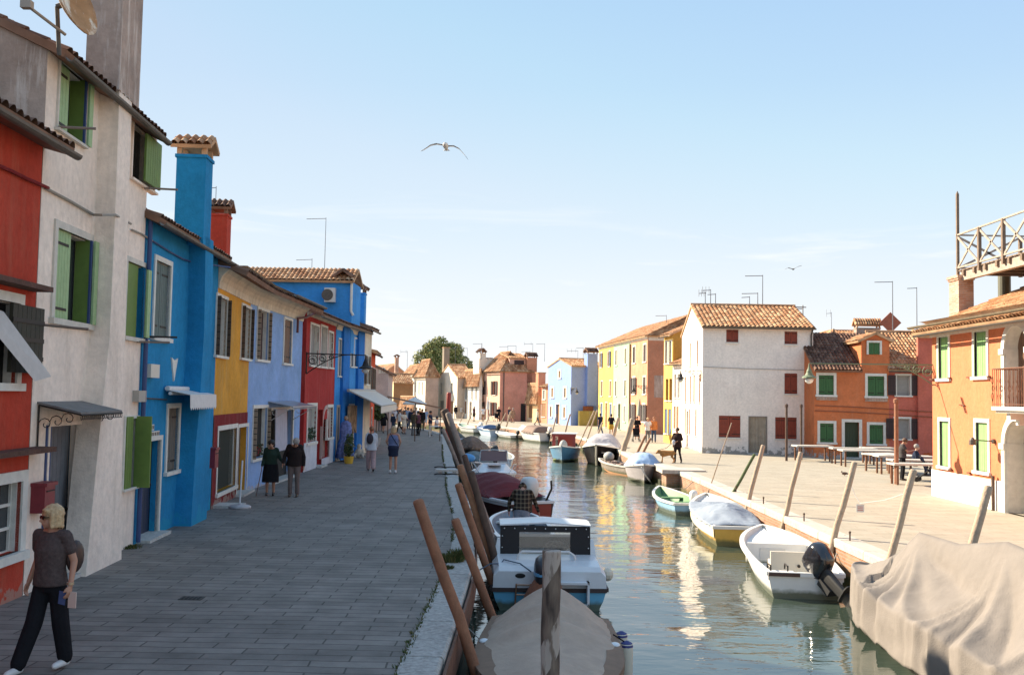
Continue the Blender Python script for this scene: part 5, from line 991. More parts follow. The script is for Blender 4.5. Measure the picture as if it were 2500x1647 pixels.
# plinth
mb = MB(); zp = F.uz(*r14(110, 1160))[1]; F4 = Face(F.pt(0, -.035, 0), F.pt(F.W, -.035, 0)); wall_mesh(mb, F4, 0, u0d-.2, ZR-.1, zp, [], depth=.035); mb.fbox(F, -.03, 0, -.035, 8, ZR, zp); H.part(mb, 'painted_plinth', stucco('white_limewash', (.84, .82, .78), (.58, .54, .48), .6, seed=44, var=.04))
cornice(H, 5.22, 5.62, .45, M_white); mb = MB(); mb.fbox(F, -.03, F.W, -.07, 0, 5.12, 5.24); H.part(mb, 'cornice_band', M_white)
# attached iron wall tie, floodlight, hinges
mb = MB(); p, q = [F.pt(*(F.uz(*r14(*a))[0], -.04, F.uz(*r14(*a))[1])) for a in ((328, 632), (362, 745))]; mb.cyl(p, q, .022); p, q = [F.pt(*(F.uz(*r14(*a))[0], -.04, F.uz(*r14(*a))[1])) for a in ((317, 686), (355, 690))]; mb.cyl(p, q, .018); H.part(mb, 'wall_tie', plain('rusty_iron', (.16, .065, .035), .7, .3))
mb = MB(); u, z = F.uz(*r14(570, 955)); mb.cyl(F.pt(u, 0, z), F.pt(u, -.08, z), .07); mb.cyl(F.pt(u, -.06, z), F.pt(u-.1, -.55, z+.02), .018); c = F.pt(u-.12, -.6, z); mb.lathe([(.03, .1), (.09, .02), (.10, -.12), (.02, -.13)], c, 10); H.part(mb, 'wall_lamp', M_gut)
mb = MB(); ops = list(F.op)
for a in (r14(105, 492, 140, 505), r14(238, 485, 252, 497), r14(375, 478, 403, 492), r14(526, 472, 540, 485), r14(243, 1155, 262, 1172), r14(380, 1180, 400, 1195)):
    u0, u1, z0, z1 = F.rect(*a); mb.fbox(F, u0, u1, -.08, 0, (z0+z1)/2-.02, (z0+z1)/2+.02)
H.part(mb, 'shutter_catch', plain('rusty_iron', (.16, .065, .035), .7, .3))
H.finish(gable=None); H.roof('hip', 7.6, over=.5, cw=.2); 
mb = MB(); gutter(mb, F.pt(-.55, -.55, 5.48), F.pt(F.W, -.55, 5.48), .08); H.part(mb, 'gutter', plain('olive_gutter', (.17, .13, .08), .6, var=.3))
uc = F.uz(2347, 720, .9)[0]; H.chimney(F, uc, .9, .72, .5, 5.6, F.uz(2347, 686, .9)[1], M_brick, style='pot', cmat=M_brick)
uc = F.uz(2475, 660, 2.2)[0]; 
mb = MB(); c = F.pt(F.uz(2452, 690, 2.4)[0], 2.4, 6.2); mb.cyl(c, c+V((0, 0, 1.5)), .2, n=16); H.part(mb, 'flue', plain('olive_flue', (.12, .12, .085), .5))
mb = MB(); mb.fbox(F, 5.2, 6.2, 2.1, 2.8, 6.2, 7.0); H.part(mb, 'chimney', M_brick)
bracket_lamp('street_lamp', 'pale green scrollwork lamp reaching from the corner of the bright orange house', F.pt(.06, .05, F.uz(*r11(870, 655))[1]), (-.985, .17, 0), 4.05, .95, mat=plain('verdigris_iron', (.16, .20, .12), .6), glass=plain('lamp_white_glass', (.75, .75, .72), .15))
# roof terrace (altana)
M_ow = plain('bleached_wood', (.38, .31, .25), .85, bump=.5, var=.35, vscale=5); M_od = plain('old_dark_wood', (.20, .14, .10), .85, bump=.5, var=.35, vscale=5)
y0 = 33.0; c = PY(2338, 663, y0); xc = c.x; zd = c.z; zt_ = PY(2338, 574, y0).z
t = thing('roof_terrace', (xc, y0, zd), 'weathered timber roof terrace with crossed railings above the orange house', 'roof terrace'); o = t.location; Lx = 4.2; Ly = 11
mb = MB(); 
for k in range(40): yy = y0-k*.28; mb.box(xc, xc+Lx, yy-.24, yy, zd, zd+.04)
mb.build('deck_board', M_od, t, origin=o).name = 'deck'
mb = MB(); mb.box(xc+.05, xc+.23, y0-Ly, y0-.1, zd-.32, zd-.02); mb.build('beam', M_ow, t, origin=o); mb = MB(); mb.box(xc+Lx-.2, xc+Lx, y0-Ly, y0, zd-.32, zd-.02); mb.build('beam', M_ow, t, origin=o)
for k in range(9): yy = y0-.35-k*.75; mb = MB(); mb.box(xc-.02, xc+Lx, yy-.12, yy, zd-.17, zd-.003); mb.build('joist', M_od, t, origin=o)
hh = zt_-zd; Z = V((0, 0, 1))
mb = MB(); mb.box(xc-.03, xc+.05, y0-.04, y0+.04, zd-.1, PY(2338, 474, y0).z); mb.cyl((xc+.01, y0, PY(2338, 474, y0).z), (xc+.01, y0, PY(2338, 474, y0).z+.12), .05, .0, 6); mb.build('corner_post', M_od, t, origin=o)
def bay(p, q):
    m = MB(); m.beam(q-Z*.15, q+Z*hh, .10, .10, up=V((1, 0, 0))); m.build('post', M_od, t, origin=o)
    m = MB(); m.beam(p+Z*.1, q+Z*(hh-.05), .035, .07); m.build('brace', M_ow, t, origin=o); m = MB(); m.beam(p+Z*(hh-.05), q+Z*.1, .035, .07); m.build('brace', M_ow, t, origin=o)
for k in range(6): bay(V((xc, y0-k*1.55, zd)), V((xc, y0-(k+1)*1.55, zd)))
for k in range(2): bay(V((xc+k*2.1, y0, zd)), V((xc+(k+1)*2.1, y0, zd)))
for a, b in ((V((xc, y0+.05, 0)), V((xc, y0-9.3, 0))), (V((xc-.05, y0, 0)), V((xc+4.2, y0, 0)))):
    for z in (hh, .12): m = MB(); m.beam(a+Z*(zd+z), b+Z*(zd+z), .06, .05); m.build('rail', M_ow, t, origin=o)
for yy in (y0-3.2, y0-7): m = MB(); m.cyl((xc+2.5, yy, 6.4), (xc+2.5, yy, zd), .10, n=8); m.build('support_post', M_od, t, origin=o)
# ================================================================ people
skin_a = plain('skin_warm', (.44, .22, .14), .55, var=.06); skin_b = plain('skin_light', (.52, .30, .21), .55, var=.06)
def clothm(name, c, var=.15, vscale=10, rough=.9): return plain(name, c, rough, spec=.15, var=var, vscale=vscale, bump=.35, bscale=30)
def capsule(mb, a, b, r0, r1, n=10, mi=0):
    a, b = V(a), V(b); d = b-a
    if d.length < 1e-4: d = V((0, 0, 1e-3))
    dn = d.normalized(); x, y = ortho(dn); rings = []
    for t, base, r in [(-1, a, r0), (-.7, a, r0), (0, a, r0), (0, b, r1), (.7, b, r1), (1, b, r1)]:
        c = base+dn*r*(t*.98); rr = r*math.sqrt(max(.02, 1-t*t)); rings.append([c+(x*math.cos(2*math.pi*k/n)+y*math.sin(2*math.pi*k/n))*rr for k in range(n)])
    mb.loft(rings, mi)
def bodyloft(mb, pts, lat, n=16, mi=0):
    rings = []; lat = V(lat).normalized()
    for i, (p, rx, ry) in enumerate(pts):
        p = V(p); d = (V(pts[min(i+1, len(pts)-1)][0])-V(pts[max(i-1, 0)][0])).normalized(); x = (lat-d*lat.dot(d)).normalized(); y = d.cross(x)
        rings.append([p+x*math.cos(2*math.pi*k/n)*rx+y*math.sin(2*math.pi*k/n)*ry for k in range(n)])
    mb.loft(rings, mi)
def mods(o, v, sm=3, noise_amp=0):
    r = o.modifiers.new('remesh', 'REMESH'); r.mode = 'VOXEL'; r.voxel_size = v; r.use_smooth_shade = True
    s = o.modifiers.new('smooth', 'SMOOTH'); s.factor = .5; s.iterations = sm
J0 = dict(hd=(0, -.02, 1.585), nk=(0, .01, 1.46), sb=(0, .015, 1.41), ch=(0, .0, 1.25), wa=(0, .0, 1.06), pe=(0, .01, .93),
          sP=(.165, .01, 1.40), sM=(-.165, .01, 1.40), eP=(.215, .03, 1.12), eM=(-.215, .03, 1.12), wP=(.225, -.03, .88), wM=(-.225, -.03, .88),
          hP=(.085, .01, .90), hM=(-.085, .01, .90), kP=(.095, -.01, .49), kM=(-.095, -.01, .49), aP=(.10, .03, .08), aM=(-.10, .03, .08))
WALK = dict(kP=(.09, -.10, .50), aP=(.09, -.20, .10), kM=(-.09, .06, .48), aM=(-.09, .30, .14), eP=(.21, .12, 1.13), wP=(.22, .12, .89), eM=(-.21, -.04, 1.13), wM=(-.22, -.19, .92))
WALK2 = dict(kM=(-.09, -.10, .50), aM=(-.09, -.20, .10), kP=(.09, .06, .48), aP=(.09, .30, .14), eM=(-.21, .12, 1.13), wM=(-.22, .12, .89), eP=(.21, -.04, 1.13), wP=(.22, -.19, .92))
def person(label, loc, rz, h, pose=None, top=None, sleeve='long', bottom=None, btype='trousers', shoe=None, hair=None, hstyle='short', skin=None, vox=.022, look=0.0, fat=1.0, hem=.90, legw=1.0, skhem=.5, group=None, hat=None, name='person', glasses=False, curl=0, skw=.2):
    t_loc = V(loc); J = dict(J0); J.update(pose or {}); k = h/1.7; S = lambda n: V(J[n])*k; skin = skin or skin_a
    mb = MB(); lat = S('sP')-S('sM'); R = lambda v: v*k
    # head
    hd = S('hd'); up = (hd-S('nk')).normalized(); Mh = Matrix.Rotation(look, 3, 'Z')
    if up.z < .9:
        ax = V((0, 0, 1)).cross(up); Mh = Matrix.Rotation(V((0, 0, 1)).angle(up)*1.0, 3, ax) @ Mh if ax.length > 1e-3 else Mh
    H_ = lambda x, y, z: hd+Mh @ (V((x, y, z))*k)
    mb.ell(H_(0, .012, .03), (R(.074), R(.092), R(.092)), 14, M=Mh); mb.ell(H_(0, -.022, -.045), (R(.056), R(.066), R(.070)), 12, M=Mh); mb.ell(H_(0, -.06, -.088), (R(.026), R(.024), R(.022)), 8, M=Mh)
    capsule(mb, H_(0, -.088, .005), H_(0, -.108, -.03), R(.010), R(.016), 8); mb.ell(H_(0, -.086, -.060), (R(.026), R(.012), R(.010)), 8, M=Mh)
    mb.ell(H_(0, -.078, .028), (R(.05), R(.018), R(.012)), 8, M=Mh)
    for s in (1, -1): mb.ell(H_(.076*s, .01, -.005), (R(.010), R(.018), R(.030)), 8, M=Mh)
    capsule(mb, S('sb'), H_(0, .005, -.05), R(.056), R(.052))
    bodyloft(mb, [(S('pe')-(S('wa')-S('pe')).normalized()*R(.09), R(.10), R(.08)), (S('pe'), R(.165*fat), R(.115*fat)), (S('wa'), R(.128*fat), R(.098*fat)), (S('ch'), R(.155*fat), R(.115*fat)), (S('ch').lerp(S('sb'), .7), R(.15), R(.09)), (S('sb')+(S('sb')-S('ch')).normalized()*R(.02), R(.07), R(.06))], lat)
    for s in 'PM':
        capsule(mb, S('sb')+(S('nk')-S('sb'))*.25, S('s'+s)-(S('s'+s)-S('sb'))*.08, R(.062), R(.054))
        capsule(mb, S('s'+s), S('e'+s), R(.050), R(.038)); capsule(mb, S('e'+s), S('w'+s), R(.037), R(.026))
        # hand: palm, four fingers, thumb
        d = (S('w'+s)-S('e'+s)).normalized(); w = S('w'+s); fw = V((0, -1, 0)); fw = (fw-d*fw.dot(d)); fw = fw.normalized() if fw.length > .1 else V((1, 0, 0)); side = d.cross(fw).normalized(); sg = 1 if s == 'P' else -1
        bodyloft(mb, [(w-d*R(.01), R(.027), R(.020)), (w+d*R(.04), R(.036), R(.015)), (w+d*R(.085), R(.038), R(.013))], fw, 10)
        cb = (side*sg*(-1) if side.x*sg > 0 else side*sg)
        inn = V((-sg, 0, 0)); inn = (inn-d*inn.dot(d)).normalized()
        for q, (o, l) in enumerate(((-.029, .062), (-.010, .074), (.010, .070), (.028, .055))):
            b0 = w+d*R(.085)+fw*R(-o); dd = (d+inn*(.25+curl)).normalized(); b1 = b0+dd*R(l*.5); dd2 = (d+inn*(.9+curl*2)).normalized(); b2 = b1+dd2*R(l*.5); capsule(mb, b0, b1, R(.0092), R(.0085), 7); capsule(mb, b1, b2, R(.0085), R(.007), 7)
        b0 = w+d*R(.03)+fw*R(.03); b1 = b0+(d*.8+fw*.7+inn*.4).normalized()*R(.04); capsule(mb, b0, b1, R(.012), R(.010), 7); capsule(mb, b1, b1+(d+inn*.4).normalized()*R(.03), R(.010), R(.008), 7)
        capsule(mb, S('h'+s), S('k'+s), R(.082*fat), R(.052)); capsule(mb, S('k'+s), S('k'+s).lerp(S('a'+s), .35), R(.050), R(.054)); capsule(mb, S('k'+s).lerp(S('a'+s), .35), S('a'+s), R(.054), R(.034))
        fd = V((0, -1, 0)) if J['a'+s][2] < .12 else V((0, -.9, -.45)).normalized(); capsule(mb, S('a'+s)+V((0, R(.02), -R(.03))), S('a'+s)+fd*R(.15)-V((0, 0, R(.045))), R(.036), R(.026))
    root = mb.build(name, skin, loc=t_loc); root.rotation_euler = (0, 0, rz); mods(root, vox*.75 if vox < .015 else vox*.8, 1 if vox < .015 else 2); tag(root, label, 'person', group)
    def ch(m, nm, mat, v=None, sm=3):
        o = m.build(nm, mat, root); mods(o, v or vox, sm); return o
    if top:
        m = MB(); e = .018; he = S('pe').lerp(S('wa'), (hem-.93)/.13) if hem > .80 else V((S('pe').x, S('pe').y, R(hem)))
        bodyloft(m, [(he, R(.178*fat+e), R(.130*fat+e)), (S('wa'), R(.145*fat+e), R(.112*fat+e)), (S('ch'), R(.165*fat+e), R(.122*fat+e)), (S('ch').lerp(S('sb'), .62), R(.155+e), R(.10+e)), (S('sb')-(S('sb')-S('ch')).normalized()*R(.0), R(.085+e), R(.062+e))], lat)
        for s in 'PM':
            if sleeve != 'none': capsule(m, S('sb')-V((0, 0, R(.018))), S('s'+s)-(S('s'+s)-S('sb'))*.06, R(.074), R(.066))
            if sleeve == 'long': capsule(m, S('s'+s), S('e'+s), R(.062), R(.052)); capsule(m, S('e'+s), S('e'+s).lerp(S('w'+s), .93), R(.052), R(.042))
            elif sleeve == 'short': capsule(m, S('s'+s), S('s'+s).lerp(S('e'+s), .55), R(.066), R(.062))
            else: capsule(m, S('s'+s)-lat.normalized()*(R(.03) if s == 'P' else -R(.03)), S('s'+s)-lat.normalized()*(R(.02) if s == 'P' else -R(.02))-V((0, 0, R(.02))), R(.056), R(.05))
        ch(m, 'top', top, max(vox*.9, .011))
    if bottom:
        m = MB()
        if btype == 'skirt':
            m2 = S('pe').lerp(S('wa'), .7); bodyloft(m, [(m2, R(.15*fat), R(.12*fat)), (S('pe'), R(.19*fat), R(.145*fat)), (V((S('pe').x*.6, S('pe').y, R((.93+skhem)/2))), R(skw+.01), R(skw*.8)), (V((S('kP').x*.5+S('kM').x*.5, (S('kP').y+S('kM').y)/2, R(skhem))), R(skw+.02), R(skw*.85))], (1, 0, 0))
        else:
            bodyloft(m, [(S('pe')-V((0, 0, R(.12))), R(.13), R(.10)), (S('pe'), R(.178*fat), R(.132*fat)), (S('pe').lerp(S('wa'), .7), R(.155*fat), R(.125*fat))], lat)
            for s in 'PM':
                if btype == 'shorts': capsule(m, S('h'+s), S('h'+s).lerp(S('k'+s), .75), R(.098*fat), R(.085))
                else: capsule(m, S('h'+s), S('k'+s), R(.095*fat), R(.068*legw)); capsule(m, S('k'+s), S('a'+s)+V((0, 0, R(.02))), R(.068*legw), R(.060*legw))
        ch(m, 'skirt' if btype == 'skirt' else ('shorts' if btype == 'shorts' else 'trousers'), bottom)
    if shoe:
        for s in 'PM':
            m = MB(); fd = V((0, -1, 0)) if J['a'+s][2] < .12 else V((0, -.9, -.45)).normalized(); a = S('a'+s)
            capsule(m, a+V((0, R(.025), -R(.035))), a+fd*R(.16)-V((0, 0, R(.045))), R(.045), R(.036)); capsule(m, a+V((0, R(.015), -R(.03))), a+V((0, R(.01), R(.01))), R(.045), R(.045)); ch(m, 'shoe', shoe)
    if hair:
        m = MB(); e = .016; m.ell(H_(0, .022, .045), (R(.080+e), R(.095+e), R(.088+e)), 14, M=Mh)
        if hstyle in ('bob', 'long'):
            zl = -.12 if hstyle == 'bob' else -.24
            for a in range(9):
                th = math.pi*(a/8)*1.25-.4; x = math.cos(th)*.082; y = .015+math.sin(th)*.088; capsule(m, H_(x, y, .04), H_(x*1.08, y*1.05, zl*(1-.25*abs(x)/.08)), R(.026), R(.020), 8)
            m.ell(H_(.02, -.07, .082), (R(.055), R(.03), R(.022)), 10, M=Mh)
        if hstyle == 'bun': m.ell(H_(0, .12, .04), R(.05), 10)
        if hstyle == 'bushy': m.ell(H_(0, .01, .06), (R(.11), R(.11), R(.085)), 12, M=Mh)
        if hat: m.lathe([(R(.16), 0), (R(.16), .01), (R(.10), .02), (R(.09), R(.09)), (R(.01), R(.11))], H_(0, 0, .05), 16)
        # carve the face free: hair sits behind the brow
        o = m.build('hair', hair, root)
        if hstyle not in ('bob', 'long'): mods(o, vox*.8 if vox > .013 else .012)
        else:
            mods(o, max(.009, vox*.7)); tx = bpy.data.textures.new('hair_locks', 'STUCCI'); tx.noise_scale = .035; dm_ = o.modifiers.new('locks', 'DISPLACE'); dm_.texture = tx; dm_.strength = .013; dm_.mid_level = .5
    if vox < .02:
        for s in (1, -1):
            m = MB(); m.ell(H_(.031*s, -.078, .008), (R(.013), R(.008), R(.008)), 8, M=Mh); m.build('eye', M_dark, root, smooth=True)
    if glasses:
        m = MB()
        for s in (1, -1): m.ell(H_(.034*s, -.094, .006), (R(.032), R(.010), R(.022)), 12, M=Mh); m.beam(H_(.066*s, -.085, .012), H_(.082*s, .01, .012), .006, .012)
        m.beam(H_(-.01, -.098, .012), H_(.01, -.098, .012), .006, .008); m.build('sunglasses', plain('dark_lens', (.01, .008, .008), .15), root, smooth=False)
    root['_h'] = 0; del root['_h']; return root, S, H_
# --- the near woman
c_brn = clothm('brown_check_blouse', (.085, .062, .058), .35, 28); c_blk = clothm('black_cloth', (.012, .012, .015), .2); c_nvy = clothm('navy_cloth', (.02, .028, .055)); c_wht = clothm('white_cloth', (.62, .62, .64), .06); c_shoe = plain('white_sneaker', (.68, .66, .64), .6, var=.08); c_dsh = plain('dark_shoe', (.03, .022, .02), .5)
h_bld = plain('blonde_hair', (.50, .34, .18), .5, bump=.6, bscale=60, var=.35, vscale=22); h_brn = plain('brown_hair', (.10, .05, .028), .6, bump=.5, bscale=60, var=.3); h_blk = plain('black_hair', (.018, .013, .012), .55, bump=.5, bscale=60); h_gry = plain('grey_hair', (.30, .28, .26), .7, bump=.5, bscale=60, var=.2); h_red = plain('copper_hair', (.28, .11, .05), .6, bump=.5, bscale=60, var=.2)
pos = P(112, 1634, 0)
pz = dict(kP=(.115, .05, .48), aP=(.125, .13, .10), kM=(-.10, -.09, .50), aM=(-.165, -.22, .08), eP=(.245, .05, 1.13), wP=(.285, -.05, .90), eM=(-.235, .10, 1.12), wM=(-.285, .04, .885))
pr, S, HH = person('blonde woman in sunglasses, brown short sleeved blouse and black trousers walking towards the camera', pos, -.22, 1.67, pz, c_brn, 'short', c_blk, 'trousers', c_shoe, h_bld, 'bob', skin_a, vox=.012, look=-.62, fat=1.0, hem=.885, legw=1.35, glasses=True, curl=.35)
def held(label, cat, name, root, fn, mat, parts=(), smooth=False):
    """a separate thing carried by a person: same frame, own top-level object"""
    m = MB(); fn(m); M = Matrix.Translation(root.location) @ Matrix.Rotation(root.rotation_euler.z, 4, 'Z'); c = V((0, 0, 0))
    for p in m.v: c += V(p)
    c /= len(m.v); o = m.build(name, mat, origin=c, smooth=smooth); o.location = M @ c; o.rotation_euler = root.rotation_euler; return tag(o, label, cat)
w = S('wP')
held('blue phone in the right hand side grip of the blonde woman', 'phone', 'phone', pr, lambda m: m.hexa([w+V((-.06, -.05, -.10))+V(q) for q in ((-.04, 0, -.08), (.03, .01, -.095), (.03, .018, -.095), (-.04, .008, -.08), (-.03, 0, .05), (.04, .01, .035), (.04, .018, .035), (-.03, .008, .05))]), plain('phone_blue', (.06, .09, .20), .25))
held('pale pink case held under the phone by the blonde woman', 'case', 'case', pr, lambda m: m.box(w.x+.0, w.x+.09, w.y-.03, w.y-.018, w.z-.22, w.z-.06), plain('pale_pink', (.62, .45, .38), .6))
def bagf(m):
    m.ell(S('hP')+V((.10, .13, .26)), (.06, .13, .17), 14); m.tube([S('hP')+V((.10, .06, .38)), S('sP')+V((.0, -.055, -.06)), S('sP')+V((-.03, .0, .07)), S('sP')+V((-.0, .07, -.06)), S('hP')+V((.10, .2, .38))], .012, 6)
held('dark brown shoulder bag hanging from the blonde woman', 'bag', 'shoulder_bag', pr, bagf, plain('dark_leather', (.035, .018, .014), .5), smooth=True)
m = MB(); w_ = S('wP'); m.lathe([(.031, -.012), (.037, -.012), (.037, .012), (.031, .012)], w_+V((-.002, 0, .02)), 14); m.build('watch', plain('watch_gold', (.5, .42, .3), .3, .7), pr)
# --- elderly couple
c_grn = clothm('dark_green_cardigan', (.022, .040, .030)); c_gryt = clothm('grey_brown_trousers', (.16, .125, .115)); c_jkt = clothm('dark_brown_jacket', (.022, .016, .016))
pos = P(659, 1209, 0)
pr1, S1, _ = person('elderly woman in a green cardigan and long black skirt walking with a cane', pos, .15, 1.56, dict(hd=(0, -.10, 1.56), nk=(0, -.045, 1.44), eP=(.27, .0, 1.13), wP=(.36, -.06, 1.02), wM=(-.25, -.14, .90)), c_grn, 'long', c_blk, 'skirt', c_dsh, h_blk, 'bushy', skin_a, vox=.016, skhem=.40, skw=.24, hem=.84, fat=1.15)
held('thin brown walking cane held by the elderly woman in green', 'cane', 'walking_cane', pr1, lambda m: (m.cyl((-.36, -.2, .0), S1('wM')+V((-.0, -.03, -.06)), .011), m.tube([S1('wM')+V((0, -.03, -.06)), S1('wM')+V((.0, -.05, -.0)), S1('wM')+V((.0, .01, .0))], .012)), plain('cane_wood', (.14, .07, .04), .5))
pos = P(716, 1212, 0)
pr2, S2, _ = person('stooping man in a dark jacket and grey trousers beside the elderly woman', pos, .1, 1.70, dict(hd=(.05, -.17, 1.50), nk=(.03, -.07, 1.41), sb=(0, -.02, 1.39), eP=(.26, .03, 1.10), wP=(.27, -.03, .86), eM=(-.27, .02, 1.12), wM=(-.30, -.10, .92)), c_jkt, 'long', c_gryt, 'trousers', plain('brown_shoe', (.09, .055, .035), .6), h_gry, 'short', skin_a, vox=.016, hem=.86, fat=1.2)
# --- two women walking away
c_wsh = clothm('white_shirt', (.55, .57, .62), .06); c_pnk = clothm('pink_loose_trousers', (.42, .30, .30), .25, 22)
pos = P(905, 1150, 0); pr3, S3, _ = person('woman in a loose white shirt and pink trousers walking away with a backpack', pos, math.pi+.15, 1.66, WALK, c_wsh, 'long', c_pnk, 'trousers', c_dsh, h_red, 'bun', skin_a, vox=.018, hem=.80, legw=1.45, fat=1.15)
def bp(m): m.ell((.06, .20, 1.22), (.13, .09, .20), 12); m.tube([(.12, .12, 1.36), (.13, -.02, 1.44), (.12, -.1, 1.3)], .015)
held('dark grey backpack on the woman in the white shirt', 'backpack', 'backpack', pr3, bp, clothm('dark_grey_pack', (.055, .045, .055)), smooth=True)
pos = P(959, 1154, 0); pr4, S4, _ = person('woman in a blue sleeveless top and short navy skirt walking away', pos, math.pi, 1.70, dict(eP=(.26, .05, 1.15), wP=(.22, -.10, 1.02), eM=(-.26, .05, 1.15), wM=(-.22, -.10, 1.02)), clothm('grey_blue_top', (.13, .17, .30)), 'none', c_nvy, 'skirt', c_shoe, h_bld, 'bob', skin_a, vox=.018, skhem=.62, skw=.17, hem=.99, fat=1.15)
held('thin dark crossbody strap on the woman in blue', 'bag strap', 'bag_strap', pr4, lambda m: m.tube([(.13, .10, 1.47), (-.02, .165, 1.25), (-.17, .14, 1.03)], .012), c_blk)
# --- the crowd and other walkers
def crowd(rows, z, group):
    for (px, py, rz, h, pose, top, sl, bot, bt, hr, hs, label) in rows:
        person(label, P(px, py, z), rz, h, pose, top, sl, bot, bt, c_dsh, hr, hs, skin_a, vox=.028, group=group, hem=.84 if bt != 'skirt' else .9, skhem=.55)
k_ = clothm
c_olv = k_('olive_cloth', (.06, .055, .04)); c_bei = k_('beige_cloth', (.34, .27, .20)); c_lbl = k_('pale_blue_cloth', (.30, .40, .55)); c_mag = k_('plum_cloth', (.10, .04, .06)); c_gr2 = k_('grey_cloth', (.14, .14, .15)); c_tan = k_('tan_cloth', (.30, .18, .12)); c_yel = k_('mustard_cloth', (.55, .33, .05)); c_org = k_('orange_knit', (.50, .18, .06)); c_den = k_('denim', (.05, .075, .13)); c_crm = k_('cream_cloth', (.60, .55, .46), .06)
ARM = dict(eM=(-.28, -.1, 1.2), wM=(-.18, -.28, 1.3), eP=(.28, -.1, 1.2), wP=(.18, -.28, 1.3)); TALK = dict(eP=(.26, -.04, 1.14), wP=(.10, -.24, 1.12), eM=(-.26, -.04, 1.14), wM=(-.12, -.22, 1.08))
crowd([
 (936, 1057, 2.9, 1.72, WALK, c_blk, 'long', c_blk, 'skirt', h_blk, 'long', 'person in a long black dress beside the round topiary tree'),
 (962, 1046, 0.3, 1.72, WALK2, c_wht, 'short', c_gr2, 'trousers', h_brn, 'short', 'person in a white shirt and grey trousers far back in the left crowd'),
 (959, 1051, 3.0, 1.35, None, c_nvy, 'long', c_den, 'trousers', h_brn, 'short', 'child in navy with jeans near the crowd under the awning'),
 (975, 1056, -1.3, 1.72, WALK, c_wht, 'short', c_blk, 'trousers', h_blk, 'short', 'man in a white shirt and black trousers striding to the left of the crowd'),
 (986, 1059, 0.8, 1.66, TALK, c_crm, 'short', c_crm, 'skirt', h_brn, 'long', 'woman in a short cream dress standing in the crowd'),
 (995, 1046, 3.0, 1.76, WALK, c_lbl, 'short', c_den, 'trousers', h_brn, 'short', 'man in a pale blue shirt in the middle of the crowd'),
 (1003, 1048, 0.2, 1.70, None, c_nvy, 'long', c_gr2, 'trousers', h_blk, 'short', 'person in a navy jumper behind the man with the dog'),
 (1009, 1063, 2.6, 1.76, TALK, c_olv, 'long', c_gr2, 'trousers', h_brn, 'short', 'man in dark olive standing over the small dog'),
 (1020, 1063, -2.2, 1.72, TALK, c_mag, 'short', c_blk, 'trousers', h_blk, 'short', 'person in plum and black with folded arms by the small dog'),
 (1030, 1052, 0.1, 1.74, None, c_blk, 'long', c_olv, 'trousers', h_brn, 'short', 'tall person in black with olive trousers at the crowd edge'),
 (1050, 1063, 1.3, 1.74, TALK, c_nvy, 'short', c_bei, 'trousers', h_blk, 'short', 'man in a navy shirt and beige trousers near the white table'),
 (944, 1046, 3.1, 1.70, WALK2, c_gr2, 'short', c_nvy, 'shorts', h_brn, 'short', 'person in grey with navy shorts walking off under the awning'),
 (1016, 1042, 3.1, 1.74, WALK, c_wht, 'long', c_bei, 'trousers', h_gry, 'short', 'person in white with beige trousers at the far back of the street'),
 (968, 1040, 0.3, 1.74, WALK, c_nvy, 'short', c_gr2, 'trousers', h_gry, 'short', 'grey haired person in navy deep in the left crowd'),
 (979, 1044, 3.1, 1.70, None, c_tan, 'long', c_den, 'trousers', h_bld, 'short', 'fair haired person in tan and jeans deep in the crowd'),
 (988, 1041, 2.5, 1.76, TALK, c_blk, 'short', c_bei, 'trousers', h_brn, 'short', 'man in black with beige trousers at the back of the crowd'),
 (1024, 1044, 0.8, 1.72, TALK, c_org, 'short', c_blk, 'trousers', h_blk, 'short', 'person in an orange shirt at the back of the crowd'),
 (1038, 1046, 3.0, 1.68, WALK, c_lbl, 'short', c_wht, 'shorts', h_brn, 'short', 'person in pale blue with white shorts near the quay edge'),
 (928, 1052, 0.4, 1.68, None, c_mag, 'short', c_gr2, 'trousers', h_blk, 'short', 'person in plum and grey half hidden behind the topiary'),
 (950, 1041, 0.0, 1.66, WALK, c_tan, 'short', c_blk, 'skirt', h_brn, 'long', 'woman in tan and black coming along the far street'),
], 0, 'people strolling on the left quay')
SIT = dict(pe=(0, .05, .50), hP=(.09, .03, .50), hM=(-.09, .03, .50), wa=(0, .04, .64), ch=(0, .02, .84), sb=(0, .02, 1.0), nk=(0, .01, 1.05), hd=(0, -.02, 1.175), sP=(.165, .02, .99), sM=(-.165, .02, .99), eP=(.22, -.02, .74), eM=(-.22, -.02, .74), wP=(.12, -.24, .70), wM=(-.12, -.24, .70), kP=(.11, -.38, .50), kM=(-.11, -.38, .50), aP=(.11, -.36, .08), aM=(-.11, -.36, .08))
person('person in white and black sitting by the small white table at the quay edge', P(1066, 1059, 0), 1.2, 1.7, SIT, c_wht, 'short', c_blk, 'trousers', c_dsh, h_blk, 'short', vox=.028, hem=.5)
